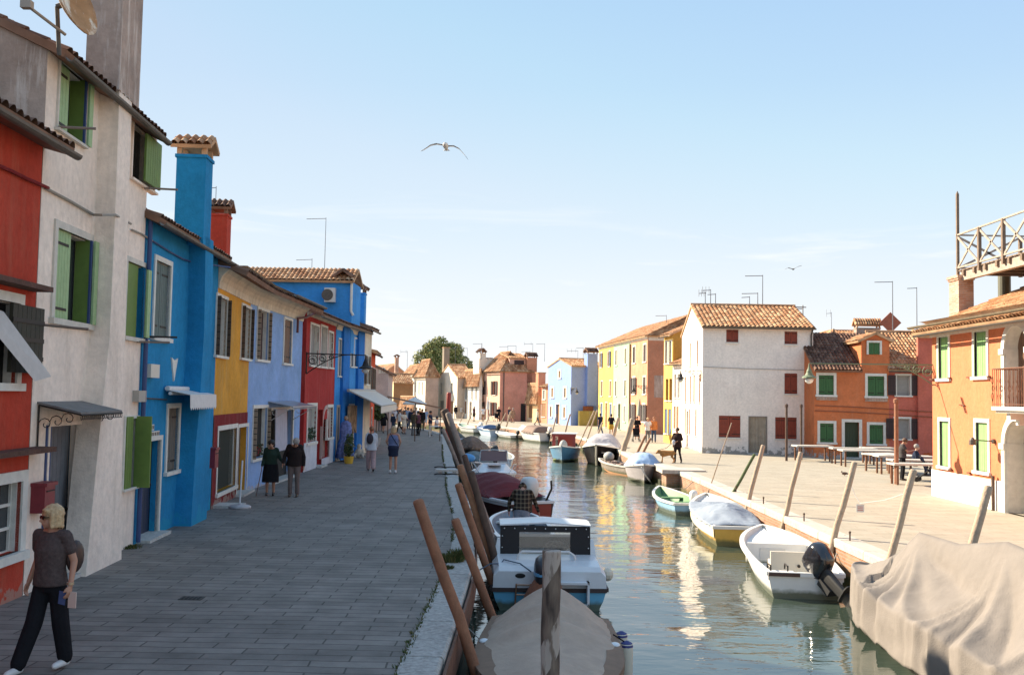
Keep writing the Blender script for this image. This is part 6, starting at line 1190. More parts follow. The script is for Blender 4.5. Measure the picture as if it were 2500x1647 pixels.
crowd([
 (1112, 1021, 3.0, 1.72, None, c_blk, 'long', c_gr2, 'trousers', h_brn, 'short', 'person in black at the left end of the far bank'),
 (1124.5, 1021, 0.2, 1.72, TALK, c_wht, 'short', c_bei, 'trousers', h_gry, 'short', 'person in pale clothes near the left end of the far bank'),
 (1157, 1028, 0.9, 1.72, dict(eM=(-.3, .0, 1.35), wM=(-.5, -.1, 1.42)), c_mag, 'short', c_olv, 'skirt', h_brn, 'long', 'person in dark plum pointing with one arm on the far bank'),
 (1179, 1028.5, 3.0, 1.72, WALK, c_wht, 'short', c_tan, 'shorts', h_brn, 'short', 'person in a white shirt and tan shorts outside the pink house'),
 (1217, 1028, 0.4, 1.72, TALK, c_blk, 'long', c_blk, 'trousers', h_blk, 'short', 'person in black pushing a small stroller outside the pink house'),
 (1243, 1031, -2.4, 1.74, WALK, c_nvy, 'long', c_bei, 'skirt', h_bld, 'short', 'person in navy with bare legs by the pink house door'),
 (1252, 1032, -2.4, 1.68, WALK2, c_tan, 'long', c_tan, 'skirt', h_gry, 'short', 'person in a brown coat beside the one in navy'),
 (1312, 1038, 1.4, 1.72, WALK, c_crm, 'long', c_gr2, 'trousers', h_gry, 'short', 'person all in white striding past the light blue house'),
 (1465, 1061, -2.8, 1.74, WALK, c_nvy, 'short', c_den, 'trousers', h_blk, 'short', 'person in navy with jeans walking past the yellow house'),
 (1492, 1065, 2.9, 1.76, TALK, c_blk, 'short', c_yel, 'skirt', h_blk, 'short', 'person in a black top and mustard skirt by the green house'),
 (1581, 1080, 0.1, 1.72, TALK, c_wht, 'short', c_gr2, 'trousers', h_bld, 'short', 'person in a white top and grey trousers next to the one in orange'),
 (1596, 1080, -0.1, 1.76, WALK, c_org, 'long', c_den, 'trousers', h_red, 'short', 'person in an orange jumper and jeans walking on the square'),
 (1555, 1073, 0.0, 1.70, TALK, c_blk, 'long', c_mag, 'skirt', h_blk, 'short', 'person in dark clothes pushing a stroller along the far quay'),
], ZR, 'people walking on the far bank')
# --- woman with the dog
pos = P(1653, 1129, ZR); ppz = dict(eP=(.25, -.02, 1.14), wP=(.06, -.25, 1.06), eM=(-.25, -.02, 1.14), wM=(-.10, -.24, 1.04), kP=(.12, .02, .48), aP=(.19, .10, .08), kM=(-.09, -.03, .49), aM=(-.10, -.02, .08))
prd, Sd, _ = person('woman in a dark brown coat with a white bag holding a dog lead', pos, -.35, 1.66, ppz, clothm('dark_brown_coat', (.035, .018, .016)), 'long', clothm('black_leggings', (.02, .015, .017)), 'trousers', plain('brown_shoe', (.09, .055, .035), .6), h_brn, 'bun', skin_a, vox=.018, hem=.76, legw=.85, fat=1.25, look=-.6)
held('small white bag carried in front of the woman with the dog', 'bag', 'hand_bag', prd, lambda m: m.ell((-.12, -.28, .98), (.09, .05, .13), 10), c_wht, smooth=True)
def quadruped(name, label, loc, rz, L_, Hh, mat, vox=.018, tailup=False, mat2=None):
    """local +X is forward"""
    k = L_; m = MB()
    z = Hh; sh = z*.80
    bodyloft(m, [((-.46*k, 0, sh*.94), .06*k, .08*k), ((-.38*k, 0, sh*.95), .14*k, .15*k), ((-.1*k, 0, sh*.93), .14*k, .15*k), ((.2*k, 0, sh*.88), .155*k, .20*k), ((.36*k, 0, sh*.95), .12*k, .16*k)], (0, 1, 0))
    capsule(m, (.32*k, 0, sh*.98), (.44*k, 0, z*.84), .13*k, .10*k)
    hc = V((.50*k, 0, z*.82)); m.ell(hc, (.11*k, .10*k, .10*k), 10); capsule(m, hc+V((.05*k, 0, -.02*k)), hc+V((.13*k, 0, -.075*k)), .065*k, .045*k)
    for s in (1, -1):
        m.ell(hc+V((-.03*k, .075*k*s, -.02*k)), (.04*k, .02*k, .07*k), 8)
        capsule(m, (.28*k, .075*k*s, sh*.85), (.25*k, .08*k*s, z*.42), .065*k, .036*k); capsule(m, (.25*k, .08*k*s, z*.42), (.28*k+.03*s*k, .08*k*s, z*.05), .034*k, .024*k); capsule(m, (.28*k+.03*s*k, .08*k*s, z*.03), (.33*k+.03*s*k, .08*k*s, z*.025), .028*k, .024*k)
        capsule(m, (-.36*k, .075*k*s, sh*.92), (-.28*k+.03*s*k, .08*k*s, z*.48), .09*k, .05*k); capsule(m, (-.28*k+.03*s*k, .08*k*s, z*.48), (-.42*k+.03*s*k, .08*k*s, z*.27), .045*k, .028*k); capsule(m, (-.42*k+.03*s*k, .08*k*s, z*.27), (-.39*k+.03*s*k, .08*k*s, z*.04), .026*k, .024*k); capsule(m, (-.39*k+.03*s*k, .08*k*s, z*.03), (-.34*k+.03*s*k, .08*k*s, z*.025), .028*k, .024*k)
    capsule(m, (-.46*k, 0, sh*1.02), (-.60*k, 0, sh*(1.2 if tailup else .75)), .03*k, .015*k)
    o = m.build(name, mat, loc=loc); o.rotation_euler = (0, 0, rz); mods(o, vox, 2); return tag(o, label, 'dog')
dg = quadruped('dog', 'golden brown dog standing beside the woman in the dark coat', P(1628, 1129, ZR), math.pi-.1, .82, .62, plain('golden_fur', (.42, .19, .05), .85, bump=.6, bscale=50, var=.25), vox=.018)
quadruped('dog', 'small black and white dog at the feet of the crowd', P(1021, 1063, 0), 1.9, .6, .42, plain('black_white_fur', (.04, .035, .035), .85, var=.5), vox=.022, tailup=True)
mb = MB(); a = dg.location+V((-.45, 0, .58)); b = V(prd.location)+V((-.15, -.2, 1.05)); mb.tube([a, a.lerp(b, .5)-V((0, 0, .12)), b], .012); tag(mb.build('dog_lead', c_blk), 'dark lead between the woman and the golden brown dog', 'lead')
# --- plaid man bending in the small boat
mp_, nt_, b_ = newmat('plaid_jacket'); b_.inputs['Roughness'].default_value = .95; b_.inputs['Specular IOR Level'].default_value = .1
tc_ = N(nt_, 'ShaderNodeTexCoord'); prev = None
mx = N(nt_, 'ShaderNodeMix', data_type='RGBA'); mx.inputs['A'].default_value = (.022, .016, .014, 1); mx.inputs['B'].default_value = (.20, .15, .10, 1)
sp_ = N(nt_, 'ShaderNodeSeparateXYZ'); nt_.links.new(tc_.outputs['Object'], sp_.inputs[0]); acc = []
for ax in ('X', 'Z'):
    q = N(nt_, 'ShaderNodeMath', operation='MULTIPLY'); q.inputs[1].default_value = 62; nt_.links.new(sp_.outputs[ax], q.inputs[0]); s_ = N(nt_, 'ShaderNodeMath', operation='SINE'); nt_.links.new(q.outputs[0], s_.inputs[0]); r_ = N(nt_, 'ShaderNodeMapRange'); r_.inputs[1].default_value = .3; r_.inputs[2].default_value = .9; r_.inputs[3].default_value = 0; r_.inputs[4].default_value = .45; nt_.links.new(s_.outputs[0], r_.inputs[0]); acc.append(r_)
ad = N(nt_, 'ShaderNodeMath', operation='ADD'); nt_.links.new(acc[0].outputs[0], ad.inputs[0]); nt_.links.new(acc[1].outputs[0], ad.inputs[1]); nt_.links.new(ad.outputs[0], mx.inputs['Factor']); nt_.links.new(mx.outputs['Result'], b_.inputs['Base Color'])
BEND = dict(pe=(0, .0, .90), hP=(.09, .0, .87), hM=(-.09, 0, .87), wa=(-.01, -.05, 1.02), ch=(-.02, -.16, 1.20), sb=(-.02, -.26, 1.335), nk=(-.02, -.33, 1.37), hd=(-.02, -.42, 1.40), sP=(.17, -.24, 1.33), sM=(-.21, -.24, 1.33), eP=(.30, -.28, 1.08), wP=(.31, -.36, .85), eM=(-.33, -.30, 1.08), wM=(-.42, -.40, .84), kP=(.11, -.06, .47), kM=(-.11, -.06, .47))
pm = PY(1272, 1340, 25.6); pos = V((pm.x, 25.6, ZW+.10))
prm, Sm, _ = person('man in a brown plaid hooded jacket bending forward in a small boat, seen from behind', pos, math.pi, 1.78, BEND, mp_, 'long', clothm('washed_blue_jeans', (.25, .28, .34)), 'trousers', c_dsh, mp_, 'bushy', skin_a, vox=.014, hem=.90, fat=1.25)
m = MB(); bodyloft(m, [((0, .0, .90), .20, .16), ((0, -.01, .97), .19, .155)], (1, 0, 0)); o = m.build('shirt_tail', plain('red_check', (.18, .035, .02), .9, var=.5, vscale=25), prm); mods(o, .016)
# --- man on the square at the stone tables, and the seated man
pos = P(2204, 1172, ZR); person('man in a grey tee shirt and black trousers standing at the market tables', pos, 1.45, 1.68, dict(hd=(0, -.09, 1.55), nk=(0, -.03, 1.44), eP=(.22, -.12, 1.16), wP=(.10, -.30, 1.16), eM=(-.22, -.12, 1.16), wM=(-.10, -.32, 1.20)), clothm('charcoal_tee', (.07, .065, .065)), 'short', c_blk, 'trousers', c_dsh, h_brn, 'bushy', skin_a, vox=.02, fat=1.1)
pos = P(2238, 1160, ZR); SITn = dict(SIT)
prs, Ss, _ = person('grey haired man in a navy jacket sitting behind the nearest stone table', pos, 1.1, 1.72, SITn, c_nvy, 'long', c_blk, 'trousers', c_dsh, h_gry, 'short', skin_b, vox=.022, hem=.5, fat=1.15)
person('man sitting low in the small boat with the blue cover', V((6.55, 48.6, ZW+.05)), 1.2, 1.7, SIT, c_lbl, 'long', c_den, 'trousers', c_dsh, h_brn, 'short', skin_a, vox=.026, hem=.5)
# ================================================================ boats
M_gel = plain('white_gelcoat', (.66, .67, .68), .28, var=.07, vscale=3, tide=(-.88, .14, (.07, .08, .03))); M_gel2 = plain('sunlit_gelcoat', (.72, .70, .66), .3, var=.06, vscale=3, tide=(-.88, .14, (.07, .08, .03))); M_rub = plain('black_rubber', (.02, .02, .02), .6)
M_steel = plain('steel_rail', (.55, .52, .48), .25, .8); M_ins = plain('pale_interior', (.60, .59, .56), .5, var=.12, vscale=5)
def hullf(s, tw, p):
    if s < .4: return tw+(1-tw)*math.sin(math.pi/2*s/.4)
    return max(.015, max(0, 1-((s-.4)/.6)**p)**.9)
class Boat:
    def __init__(b, name, label, stern, bow, B, H=.55, rise=.25, hull=None, band=None, railm=None, inside=None, tw=.82, p=2.3, floor=.04, group=None, bandh=.12, deck=0, low=None, sink=.0):
        b.st = V((stern[0], stern[1], ZW)); d = V((bow[0]-stern[0], bow[1]-stern[1], 0)); b.L = d.length; b.B = B; b.H = H; b.rise = rise; b.tw = tw; b.p = p; b.n = 18
        b.t = thing(name, b.st, label, 'boat', group, rz=math.atan2(-d.x, d.y)); n = b.n; L_ = b.L
        def ring(s, off=0.0, top=None):
            hb = B/2*hullf(s, tw, p)+off; zg = b.zg(s); ch = hb*(.84-.45*s**2); zc = -.04+.32*s**3; zk = -.22+.25*s**6; yk = s*L_*(1-.10*s**3)
            return hb, zg, ch, zc, zk, yk
        rings = []; ins = []
        for i in range(n+1):
            s = (i/n)**.85; hb, zg, ch, zc, zk, yk = ring(s); w = min(.06, hb*.6); yg = s*L_
            rings.append([V((-hb, yg, zg)), V((-(hb*.5+ch*.5)*1.02, (yg+yk)/2, (zg+zc)/2)), V((-ch, yk, zc)), V((0, yk, zk)), V((ch, yk, zc)), V(((hb*.5+ch*.5)*1.02, (yg+yk)/2, (zg+zc)/2)), V((hb, yg, zg)), V((hb-w, yg, zg)), V(((hb*.5+ch*.5)*1.02-w, (yg+yk)/2, (zg+zc)/2)), V((max(.01, (ch-w)*.92), yk, max(floor, zc+.05))), V((-max(.01, (ch-w)*.92), yk, max(floor, zc+.05))), V((-(hb*.5+ch*.5)*1.02+w, (yg+yk)/2, (zg+zc)/2)), V((-hb+w, yg, zg))])
        mb = MB(); mb.loft(rings); r = rings[0]; tr = r[:7]; mb.prism([q+V((0, -.002, 0)) for q in tr], (0, .07, 0)); b.rings = rings
        mats = [hull, inside or M_ins]
        b.hull = mb.build('hull', mats, b.t, smooth=False); 
        n6 = 13
        for pl in b.hull.data.polygons:
            if pl.index < (len(rings)-1)*n6 and 7 <= pl.index % n6 <= 11: pl.material_index = 1
            if 0 <= pl.index % n6 <= 5 and pl.index < (len(rings)-1)*n6: pl.use_smooth = False
        g = MB()
        for sg in (-1, 1): g.loft([[V((sg*(abs(R6[6].x)+a), R6[6].y, R6[6].z+z)) for a, z in ((.035, -.05), (.035, .02), (-.07, .025), (-.07, .0), (-.002, -.05))][::sg] for R6 in rings])
        g.loft([[V((x, y, rings[0][0].z+z)) for y, z in ((-.035, -.06), (-.035, .022), (.075, .022), (.075, -.03))] for x in (-B/2*tw, B/2*tw)])
        g.build('gunwale', railm or M_gel, b.t)
        if band:
            g = MB()
            for sg in (-1, 1): g.loft([[V((sg*(abs(q[6].x)+.006), q[6].y, q[6].z-.05)), V((sg*(abs(q[6].x)+.012), q[6].y, q[6].z-.05)), V((sg*(abs(q[6].x)*.985+.010), q[6].y-.01, q[6].z-.05-bandh)), V((sg*(abs(q[6].x)*.985+.004), q[6].y-.01, q[6].z-.05-bandh))][::sg] for q in rings])
            g.build('band', band, b.t)
        if low:   # painted boot top along the waterline
            g = MB(); mb2 = MB()
            for sg in (-1, 1): g.loft([[V((sg*(q[4].x+.012+.02*k), q[4].y-.0, q[4].z+.0+h)) for k, h in ((1, .0), (1, .09), (0, .09), (0, 0))][::sg] for q in rings[:14]])
            g.build('boot_stripe', low, b.t)
    def zg(b, s): return b.H+b.rise*max(0, s)**2.2
    def hb(b, s): return b.B/2*hullf(s, b.tw, b.p)
    def part(b, mb, name, mat, smooth=False, par=None): return mb.build(name, mat, par or b.t, smooth=smooth)
    def thwart(b, s, mat=None, w=.28, dz=.12):
        m = MB(); h = b.hb(s)-.05; m.box(-h, h, s*b.L-w/2, s*b.L+w/2, b.zg(s)-dz-.04, b.zg(s)-dz); return b.part(m, 'thwart', mat or M_ins)
    def cover(b, s0, s1, h, mat, over=.10, drop=.12, fold=.02, peak=.5, name='cover', nf=9, sharp=1.5, seed=0, flat=0, hfun=None, inset=0):
        m = MB(); n = 36; K = 30; rnd = random.Random(seed); rings = []
        for i in range(n+1):
            f = i/n; s = s0+(s1-s0)*f; hb = max(.02, b.hb(min(s, .999))+.045-inset); zg = b.zg(min(1, s))+.03; e = max(0, min(1, min(f, 1-f)*9))**.5; f = min(1, f); hh = (hfun(f) if hfun else h*(math.sin(3.1415*min(1, max(0, f*.9+.05)))**.6)); ring = []
            for k in range(K+1):
                a = -1+2*k/K
                if abs(a) > .86: x = math.copysign(hb+.012*math.sin(s*70+k), a); z = zg-drop*(abs(a)-.86)/.14
                else:
                    u = a/.86; x = u*hb; prof = (1-min(1, abs(u))**sharp); z = zg+hh*prof*e+fold*math.sin(s*b.L*nf+u*3+mnoise.noise(V((s*6, u*2, seed)))*5)*(abs(u)*(1-abs(u)))*3
                ring.append(V((x, s*b.L+(.03 if i == n else 0), z)))
            ring += [p-V((0, 0, .012)) for p in ring[::-1]]; rings.append(ring)
        m.loft(rings); return b.part(m, name, mat, smooth=True)
    def motor(b, cowl, leg=None, x=0, tilt=0.0, s=1.0, top=None, label=None, yaw=0.0):
        m = MB(); zt = b.zg(0); M = Matrix.Translation(V((x, -.06, zt-.02-.18*(tilt > .6)))) @ Matrix.Rotation(yaw, 4, 'Z') @ Matrix.Rotation(-tilt, 4, 'X') @ Matrix.Scale(s, 4)
        def rr(w, l, y, z, ex=.25):
            out = []
            for k in range(16): a = 2*math.pi*k/16; c, s_ = math.cos(a), math.sin(a); out.append(M @ V((math.copysign(abs(c)**.6, c)*w/2, y+math.copysign(abs(s_)**.6, s_)*l/2, z)))
            return out
        m.loft([rr(.20, .30, -.17, .10), rr(.30, .46, -.20, .16), rr(.35, .54, -.22, .30), rr(.34, .54, -.23, .44), rr(.29, .46, -.22, .54), rr(.18, .30, -.20, .59), rr(.05, .1, -.2, .60)])
        c = b.part(m, 'outboard_motor', cowl, smooth=True)
        m = MB(); m.loft([rr(.16, .22, -.16, .12), rr(.14, .20, -.16, -.10), rr(.10, .18, -.17, -.40), rr(.06, .22, -.18, -.62)]); m.loft([rr(.20, .36, -.22, -.40), rr(.20, .36, -.22, -.42)]); m.loft([rr(.05, .12, -.12, -.62), rr(.10, .24, -.18, -.66), rr(.05, .2, -.2, -.72)]); m.loft([rr(.02, .14, -.16, -.7), rr(.012, .10, -.18, -.86)])
        for k in range(3): a = 2.1*k; p = V((math.cos(a)*.08, -.33, -.64+math.sin(a)*.08)); m.prism([M @ (V((0, -.33, -.64))), M @ (p*1+V((.03, .02, .03))), M @ (p+V((math.cos(a)*.05, 0, math.sin(a)*.05))), M @ (p+V((-.03, -.02, -.03)))], (0, .01, 0))
        m.hexa([M @ V(q) for q in ((-.12, -.10, -.22), (.12, -.10, -.22), (.12, .02, -.22), (-.12, .02, -.22), (-.12, -.10, .06), (.12, -.10, .06), (.12, .02, .06), (-.12, .02, .06))]); m.cyl(M @ V((0, 0, .16)), M @ V((.02, .42, .24)), .018)
        b.part(m, 'motor_leg', leg or M_rub, par=c)
        if top: m = MB(); m.loft([rr(.352, .545, -.22, .30), rr(.352, .545, -.22, .36)]); m.build('cowl_stripe', top, c)
        return c
    def frame(b, pts, r, mat, name='rail'):
        m = MB(); m.tube(pts, r, 8); return b.part(m, name, mat)
    def pt(b, u, s, dz=0): return V((u*b.hb(s), s*b.L, b.zg(s)+dz))
def wpx(px, py, z=ZW): p = P(px, py, z); return p.x, p.y
# ---- R2 white open boat with the black outboard
b = Boat('motor_boat', 'white open motor boat with a black outboard and an empty white cockpit', (5.98, 20.2), (6.62, 26.2), 1.72, .50, .22, M_gel2, None, plain('gunwale_white', (.74, .72, .69), .35), M_ins, tw=.86, p=3.0, floor=.10)
m = MB(); hw = b.hb(.66)-.1; m.box(-hw, hw, .62*b.L, .64*b.L, .1, .56); b.part(m, 'bulkhead', M_gel2); m = MB(); m.box(-hw*.55, hw*.3, .617*b.L, .62*b.L-.001, .2, .45); b.part(m, 'locker_door', plain('locker_white', (.60, .58, .54), .4))
m = MB(); rg = [[V((-b.hb(s)+.08, s*b.L, b.zg(s)-.10)), V((0, s*b.L, b.zg(s)-.04)), V((b.hb(s)-.08, s*b.L, b.zg(s)-.10)), V((b.hb(s)-.08, s*b.L, b.zg(s)-.13)), V((-b.hb(s)+.08, s*b.L, b.zg(s)-.13))] for s in (.64, .72, .8, .87, .93, .965)]; m.loft(rg); b.part(m, 'foredeck', M_gel2)
m = MB(); m.box(-.42, .42, .30*b.L, .30*b.L+.42, .1, .44); m.box(-.42, .42, .30*b.L, .30*b.L+.08, .44, .66); b.part(m, 'seat', plain('cream_seat', (.66, .58, .46), .5))
m = MB(); m.cyl((.18, .30*b.L-.004, .36), (.18, .30*b.L-.02, .36), .035); b.part(m, 'seat_knob', M_iron)
m = MB(); m.box(-b.hb(0), -.2, .0, .34, .36, .5); m.box(.32, b.hb(0), 0, .34, .36, .5); b.part(m, 'stern_locker', M_gel2)
b.frame([b.pt(-.9, .02, .02), b.pt(-.9, .02, .12), b.pt(-.9, .07, .12), b.pt(-.9, .07, .02)], .016, M_iron, 'grab_rail'); b.frame([b.pt(-.45, .02, .02), b.pt(-.45, .02, .12), b.pt(-.45, .07, .12), b.pt(-.45, .07, .02)], .016, M_iron, 'grab_rail')
b.motor(plain('black_gloss_cowl', (.018, .018, .022), .12, spec=.8), x=.36, tilt=.95, s=1.22, yaw=.55)
m = MB(); m.box(-b.hb(0)*1.0, -.12, -.045, -.036, b.zg(0)-.06, b.zg(0)+.01); b.part(m, 'transom_cap', plain('brown_trim', (.09, .045, .03)))
# ---- R3 yellow and white boat under a grey blue cover
b = Boat('covered_boat', 'white and yellow boat under a loose grey blue cover, next to the green pole', (6.18, 27.2), (6.72, 34.2), 1.72, .52, .25, plain('golden_yellow_hull', (.66, .38, .06), .35, var=.12, vscale=3, tide=(-.88, .14, (.07, .08, .03))), plain('cream_topsides', (.74, .68, .52), .35), M_gel2, tw=.72, bandh=.24, p=2.6, floor=.15)
b.cover(.03, .72, .18, plain('grey_blue_tarp', (.24, .28, .34), .75, var=.1, bump=.3, wrinkle=.7), hfun=lambda f: .08+.30*math.exp(-((f-.42)/.20)**2), fold=.035, nf=7, sharp=1.3, drop=.04)
m = MB(); m.loft([[V((-b.hb(s)+.08, s*b.L, b.zg(s)-.10)), V((0, s*b.L, b.zg(s)-.03)), V((b.hb(s)-.08, s*b.L, b.zg(s)-.10)), V((0, s*b.L, b.zg(s)-.14))] for s in (.72, .8, .87, .93, .97)]); b.part(m, 'foredeck', M_gel2)
b.frame([b.pt(.55, 0, .02), b.pt(.9, 0, -.2), b.pt(.9, -.01, -.35)], .02, M_iron, 'line')
m = MB(); m.lathe([(.02, -.5), (.09, -.45), (.10, -.1), (.03, -.02), (.01, 0)], V((-b.hb(.95)-.12, b.L*.93, .15)), 12); b.part(m, 'fender', plain('cream_fender', (.66, .60, .48), .5))
# ---- R4 small blue boat with green inside
b = Boat('rowing_boat', 'small pale blue rowing boat with green interior and a white outboard', (6.05, 34.2), (5.78, 38.6), 1.35, .40, .2, plain('sky_blue_hull', (.24, .44, .62), .5, var=.12, vscale=3, tide=(-.88, .14, (.07, .08, .03))), None, M_gel2, plain('green_interior', (.11, .24, .10), .6, var=.15), tw=.62, p=2.0, floor=.02)
b.thwart(.35, plain('green_interior', (.11, .24, .10))); b.thwart(.62, plain('green_interior', (.11, .24, .10))); b.motor(M_gel2, M_gel, x=.2, tilt=.3, s=.75)
# ---- R5 grey boat with blue cover and seated man
b = Boat('covered_boat', 'grey white boat with a pale blue hood where a man sits', (6.75, 51.3), (6.2, 46.0), 1.75, .62, .32, plain('grey_lilac_hull', (.40, .37, .38), .5, var=.15, vscale=3, tide=(-.88, .14, (.07, .08, .03))), None, M_gel2, tw=.8, p=2.2, floor=.1)
b.cover(.35, .85, .55, plain('pale_blue_tarp', (.30, .42, .60), .7, var=.12, bump=.3, wrinkle=.7), hfun=lambda f: .62*math.sin(3.1415*min(1, f*1.0+.06))**.7, fold=.04, sharp=2.4, drop=.02)
b.frame([V((.15, b.L+.0, .8)), V((.0, b.L*.99, .5)), V((-.35, b.L*.9, .02))], .03, M_gel2, 'spray_rail')
# ---- R6 grey wooden work boat with nets
b = Boat('work_boat', 'worn grey wooden work boat loaded with nets under two leaning poles', (6.45, 51.0), (4.95, 55.6), 1.25, .46, .14, plain('worn_grey_boards', (.26, .22, .18), .8, var=.4, vscale=4, bump=.5, tide=(-.88, .14, (.07, .08, .03))), None, plain('worn_white_rail', (.50, .47, .42), .7, var=.2), plain('worn_inside', (.22, .18, .14), .8), tw=.7, p=1.8, low=plain('rust_line', (.30, .14, .05), .8))
rnd = random.Random(2)
m = MB()
for k in range(60): s = rnd.uniform(.1, .8); m.ell(b.pt(rnd.uniform(-.7, .7), s, rnd.uniform(-.12, .06)), (rnd.uniform(.06, .13), rnd.uniform(.06, .13), .06), 7)
b.part(m, 'fishing_nets', plain('pink_grey_net', (.36, .26, .21), .9, var=.4, vscale=12, bump=.6), smooth=True)
m = MB(); m.ell(b.pt(-.0, .72, .25), (.28, .36, .26), 12); b.part(m, 'wrapped_motor', plain('silver_wrap', (.34, .34, .32), .6, var=.35, vscale=8, bump=.6), smooth=True)
# ---- R7 black cabin boat
b = Boat('cabin_boat', 'black hulled cabin boat with a white deck and grey canvas hood', (6.1, 63.6), (4.95, 57.6), 2.25, .85, .40, plain('black_hull', (.018, .014, .014), .3), None, M_gel2, tw=.85, p=2.6, floor=.3, bandh=.15)
m = MB(); m.loft([[V((-b.hb(s)*.95, s*b.L, b.zg(s))), V((-b.hb(s)*.6, s*b.L, b.zg(s)+h)), V((b.hb(s)*.6, s*b.L, b.zg(s)+h)), V((b.hb(s)*.95, s*b.L, b.zg(s)))] for s, h in ((.45, .25), (.6, .22), (.8, .10), (.95, .03))]); b.part(m, 'foredeck', M_gel2)
b.cover(.02, .55, .9, plain('grey_canvas', (.38, .36, .38), .75, var=.12, bump=.3, wrinkle=.7), hfun=lambda f: .35+.5*math.sin(3.1415*min(1, f+.1))**.6, fold=.05, sharp=2.6, drop=.05)
b.frame([b.pt(0, .985, .02), V((0, b.L*.99, .55)), V((0, b.L*.93, .05))], .05, plain('cream_stem', (.62, .56, .42)), 'stem_band'); m = MB(); m.box(-b.hb(.9), -b.hb(.9)+.5, b.L*.86, b.L*.9, .75, .78); b.part(m, 'deck_hatch', M_gel2)
# ---- R8 blue boat with dark red frame
b = Boat('cabin_boat', 'light blue boat with a dark red open cabin frame and wrapped outboard', (3.75, 65.4), (3.1, 60.2), 1.9, .72, .30, plain('azure_hull', (.11, .28, .46), .45, var=.12, vscale=3, tide=(-.88, .14, (.07, .08, .03))), None, M_gel2, tw=.85, p=2.5, floor=.15, low=plain('weed_line', (.12, .16, .04), .8))
Mr = plain('dark_red_frame', (.24, .035, .03), .55)
for x0 in (-.70, .55): m = MB(); m.box(x0, x0+.18, 3.0, 3.2, .75, 1.65); b.part(m, 'cabin_post', Mr)
m = MB(); m.box(-.78, .80, 1.4, 3.3, 1.65, 1.70); b.part(m, 'cabin_roof', M_gel2); m = MB(); m.box(-.74, .76, 3.2, 3.24, 1.5, 1.65); b.part(m, 'cabin_fascia', Mr); m = MB(); m.box(-.55, .5, 1.5, 1.55, .7, 1.6); b.part(m, 'cabin_back', Mr)
m = MB(); m.ell((.0, 3.7, .95), (.26, .30, .36), 12); b.part(m, 'wrapped_motor', plain('silver_wrap', (.34, .34, .32)), smooth=True)
m = MB(); m.loft([[V((-b.hb(s)*.9, s*b.L, b.zg(s)-.02)), V((0, s*b.L, b.zg(s)+.06)), V((b.hb(s)*.9, s*b.L, b.zg(s)-.02)), V((0, s*b.L, b.zg(s)-.05))] for s in (.62, .75, .88, .97)]); b.part(m, 'foredeck', M_gel2)
# ---- far right boats
b = Boat('work_boat', 'small dark boat heaped with brown tarpaulin behind the blue boat', (4.3, 80.5), (3.7, 76.0), 1.7, .5, .25, plain('dark_hull', (.05, .035, .03), .5), None, plain('dark_rail', (.08, .05, .04)), tw=.8); b.cover(.1, .85, .5, plain('brown_tarp', (.16, .085, .05), .8, var=.3), fold=.08, sharp=1.3); b.motor(M_rub, x=.3, s=.8)
b = Boat('motor_cruiser', 'white motor cruiser with a brown canvas top moored by the far bend', (3.3, 86.0), (1.0, 92.0), 2.2, .8, .35, M_gel2, None, M_gel2, tw=.8, p=2.6, floor=.3); b.cover(.15, .55, .5, plain('brown_canvas', (.20, .13, .10), .8, var=.2), hfun=lambda f: .5, sharp=4, fold=.02)
m = MB(); m.loft([[V((-b.hb(s)*.9, s*b.L, b.zg(s))), V((0, s*b.L, b.zg(s)+.22)), V((b.hb(s)*.9, s*b.L, b.zg(s))), V((0, s*b.L, b.zg(s)-.05))] for s in (.52, .7, .85, .97)]); b.part(m, 'foredeck', M_gel2); b.motor(M_gel2, x=0)
b = Boat('rowing_boat', 'low white open boat left of the white cruiser', (.6, 92.5), (-1.3, 97.3), 1.6, .35, .2, M_gel2, None, M_gel2); b.motor(M_rub, s=.8)
b = Boat('motor_boat', 'white and blue boat with a dark windscreen near the pink house', (-1.3, 98.2), (-3.2, 103.0), 1.9, .6, .3, plain('pale_blue_white', (.50, .60, .70), .4), plain('azure_hull', (.11, .28, .46)), M_gel2); b.cover(.3, .8, .5, plain('navy_screen', (.05, .10, .22), .4), sharp=3, hfun=lambda f: .45*(1-f)); b.motor(M_rub, s=1.1)
b = Boat('rowing_boat', 'white boat with a pale green inside at the far bend of the canal', (-3.2, 104.0), (-5.6, 108.8), 1.9, .55, .35, M_gel2, None, M_gel2, plain('mint_inside', (.36, .50, .38), .6)); b.motor(M_gel2, s=1.1)
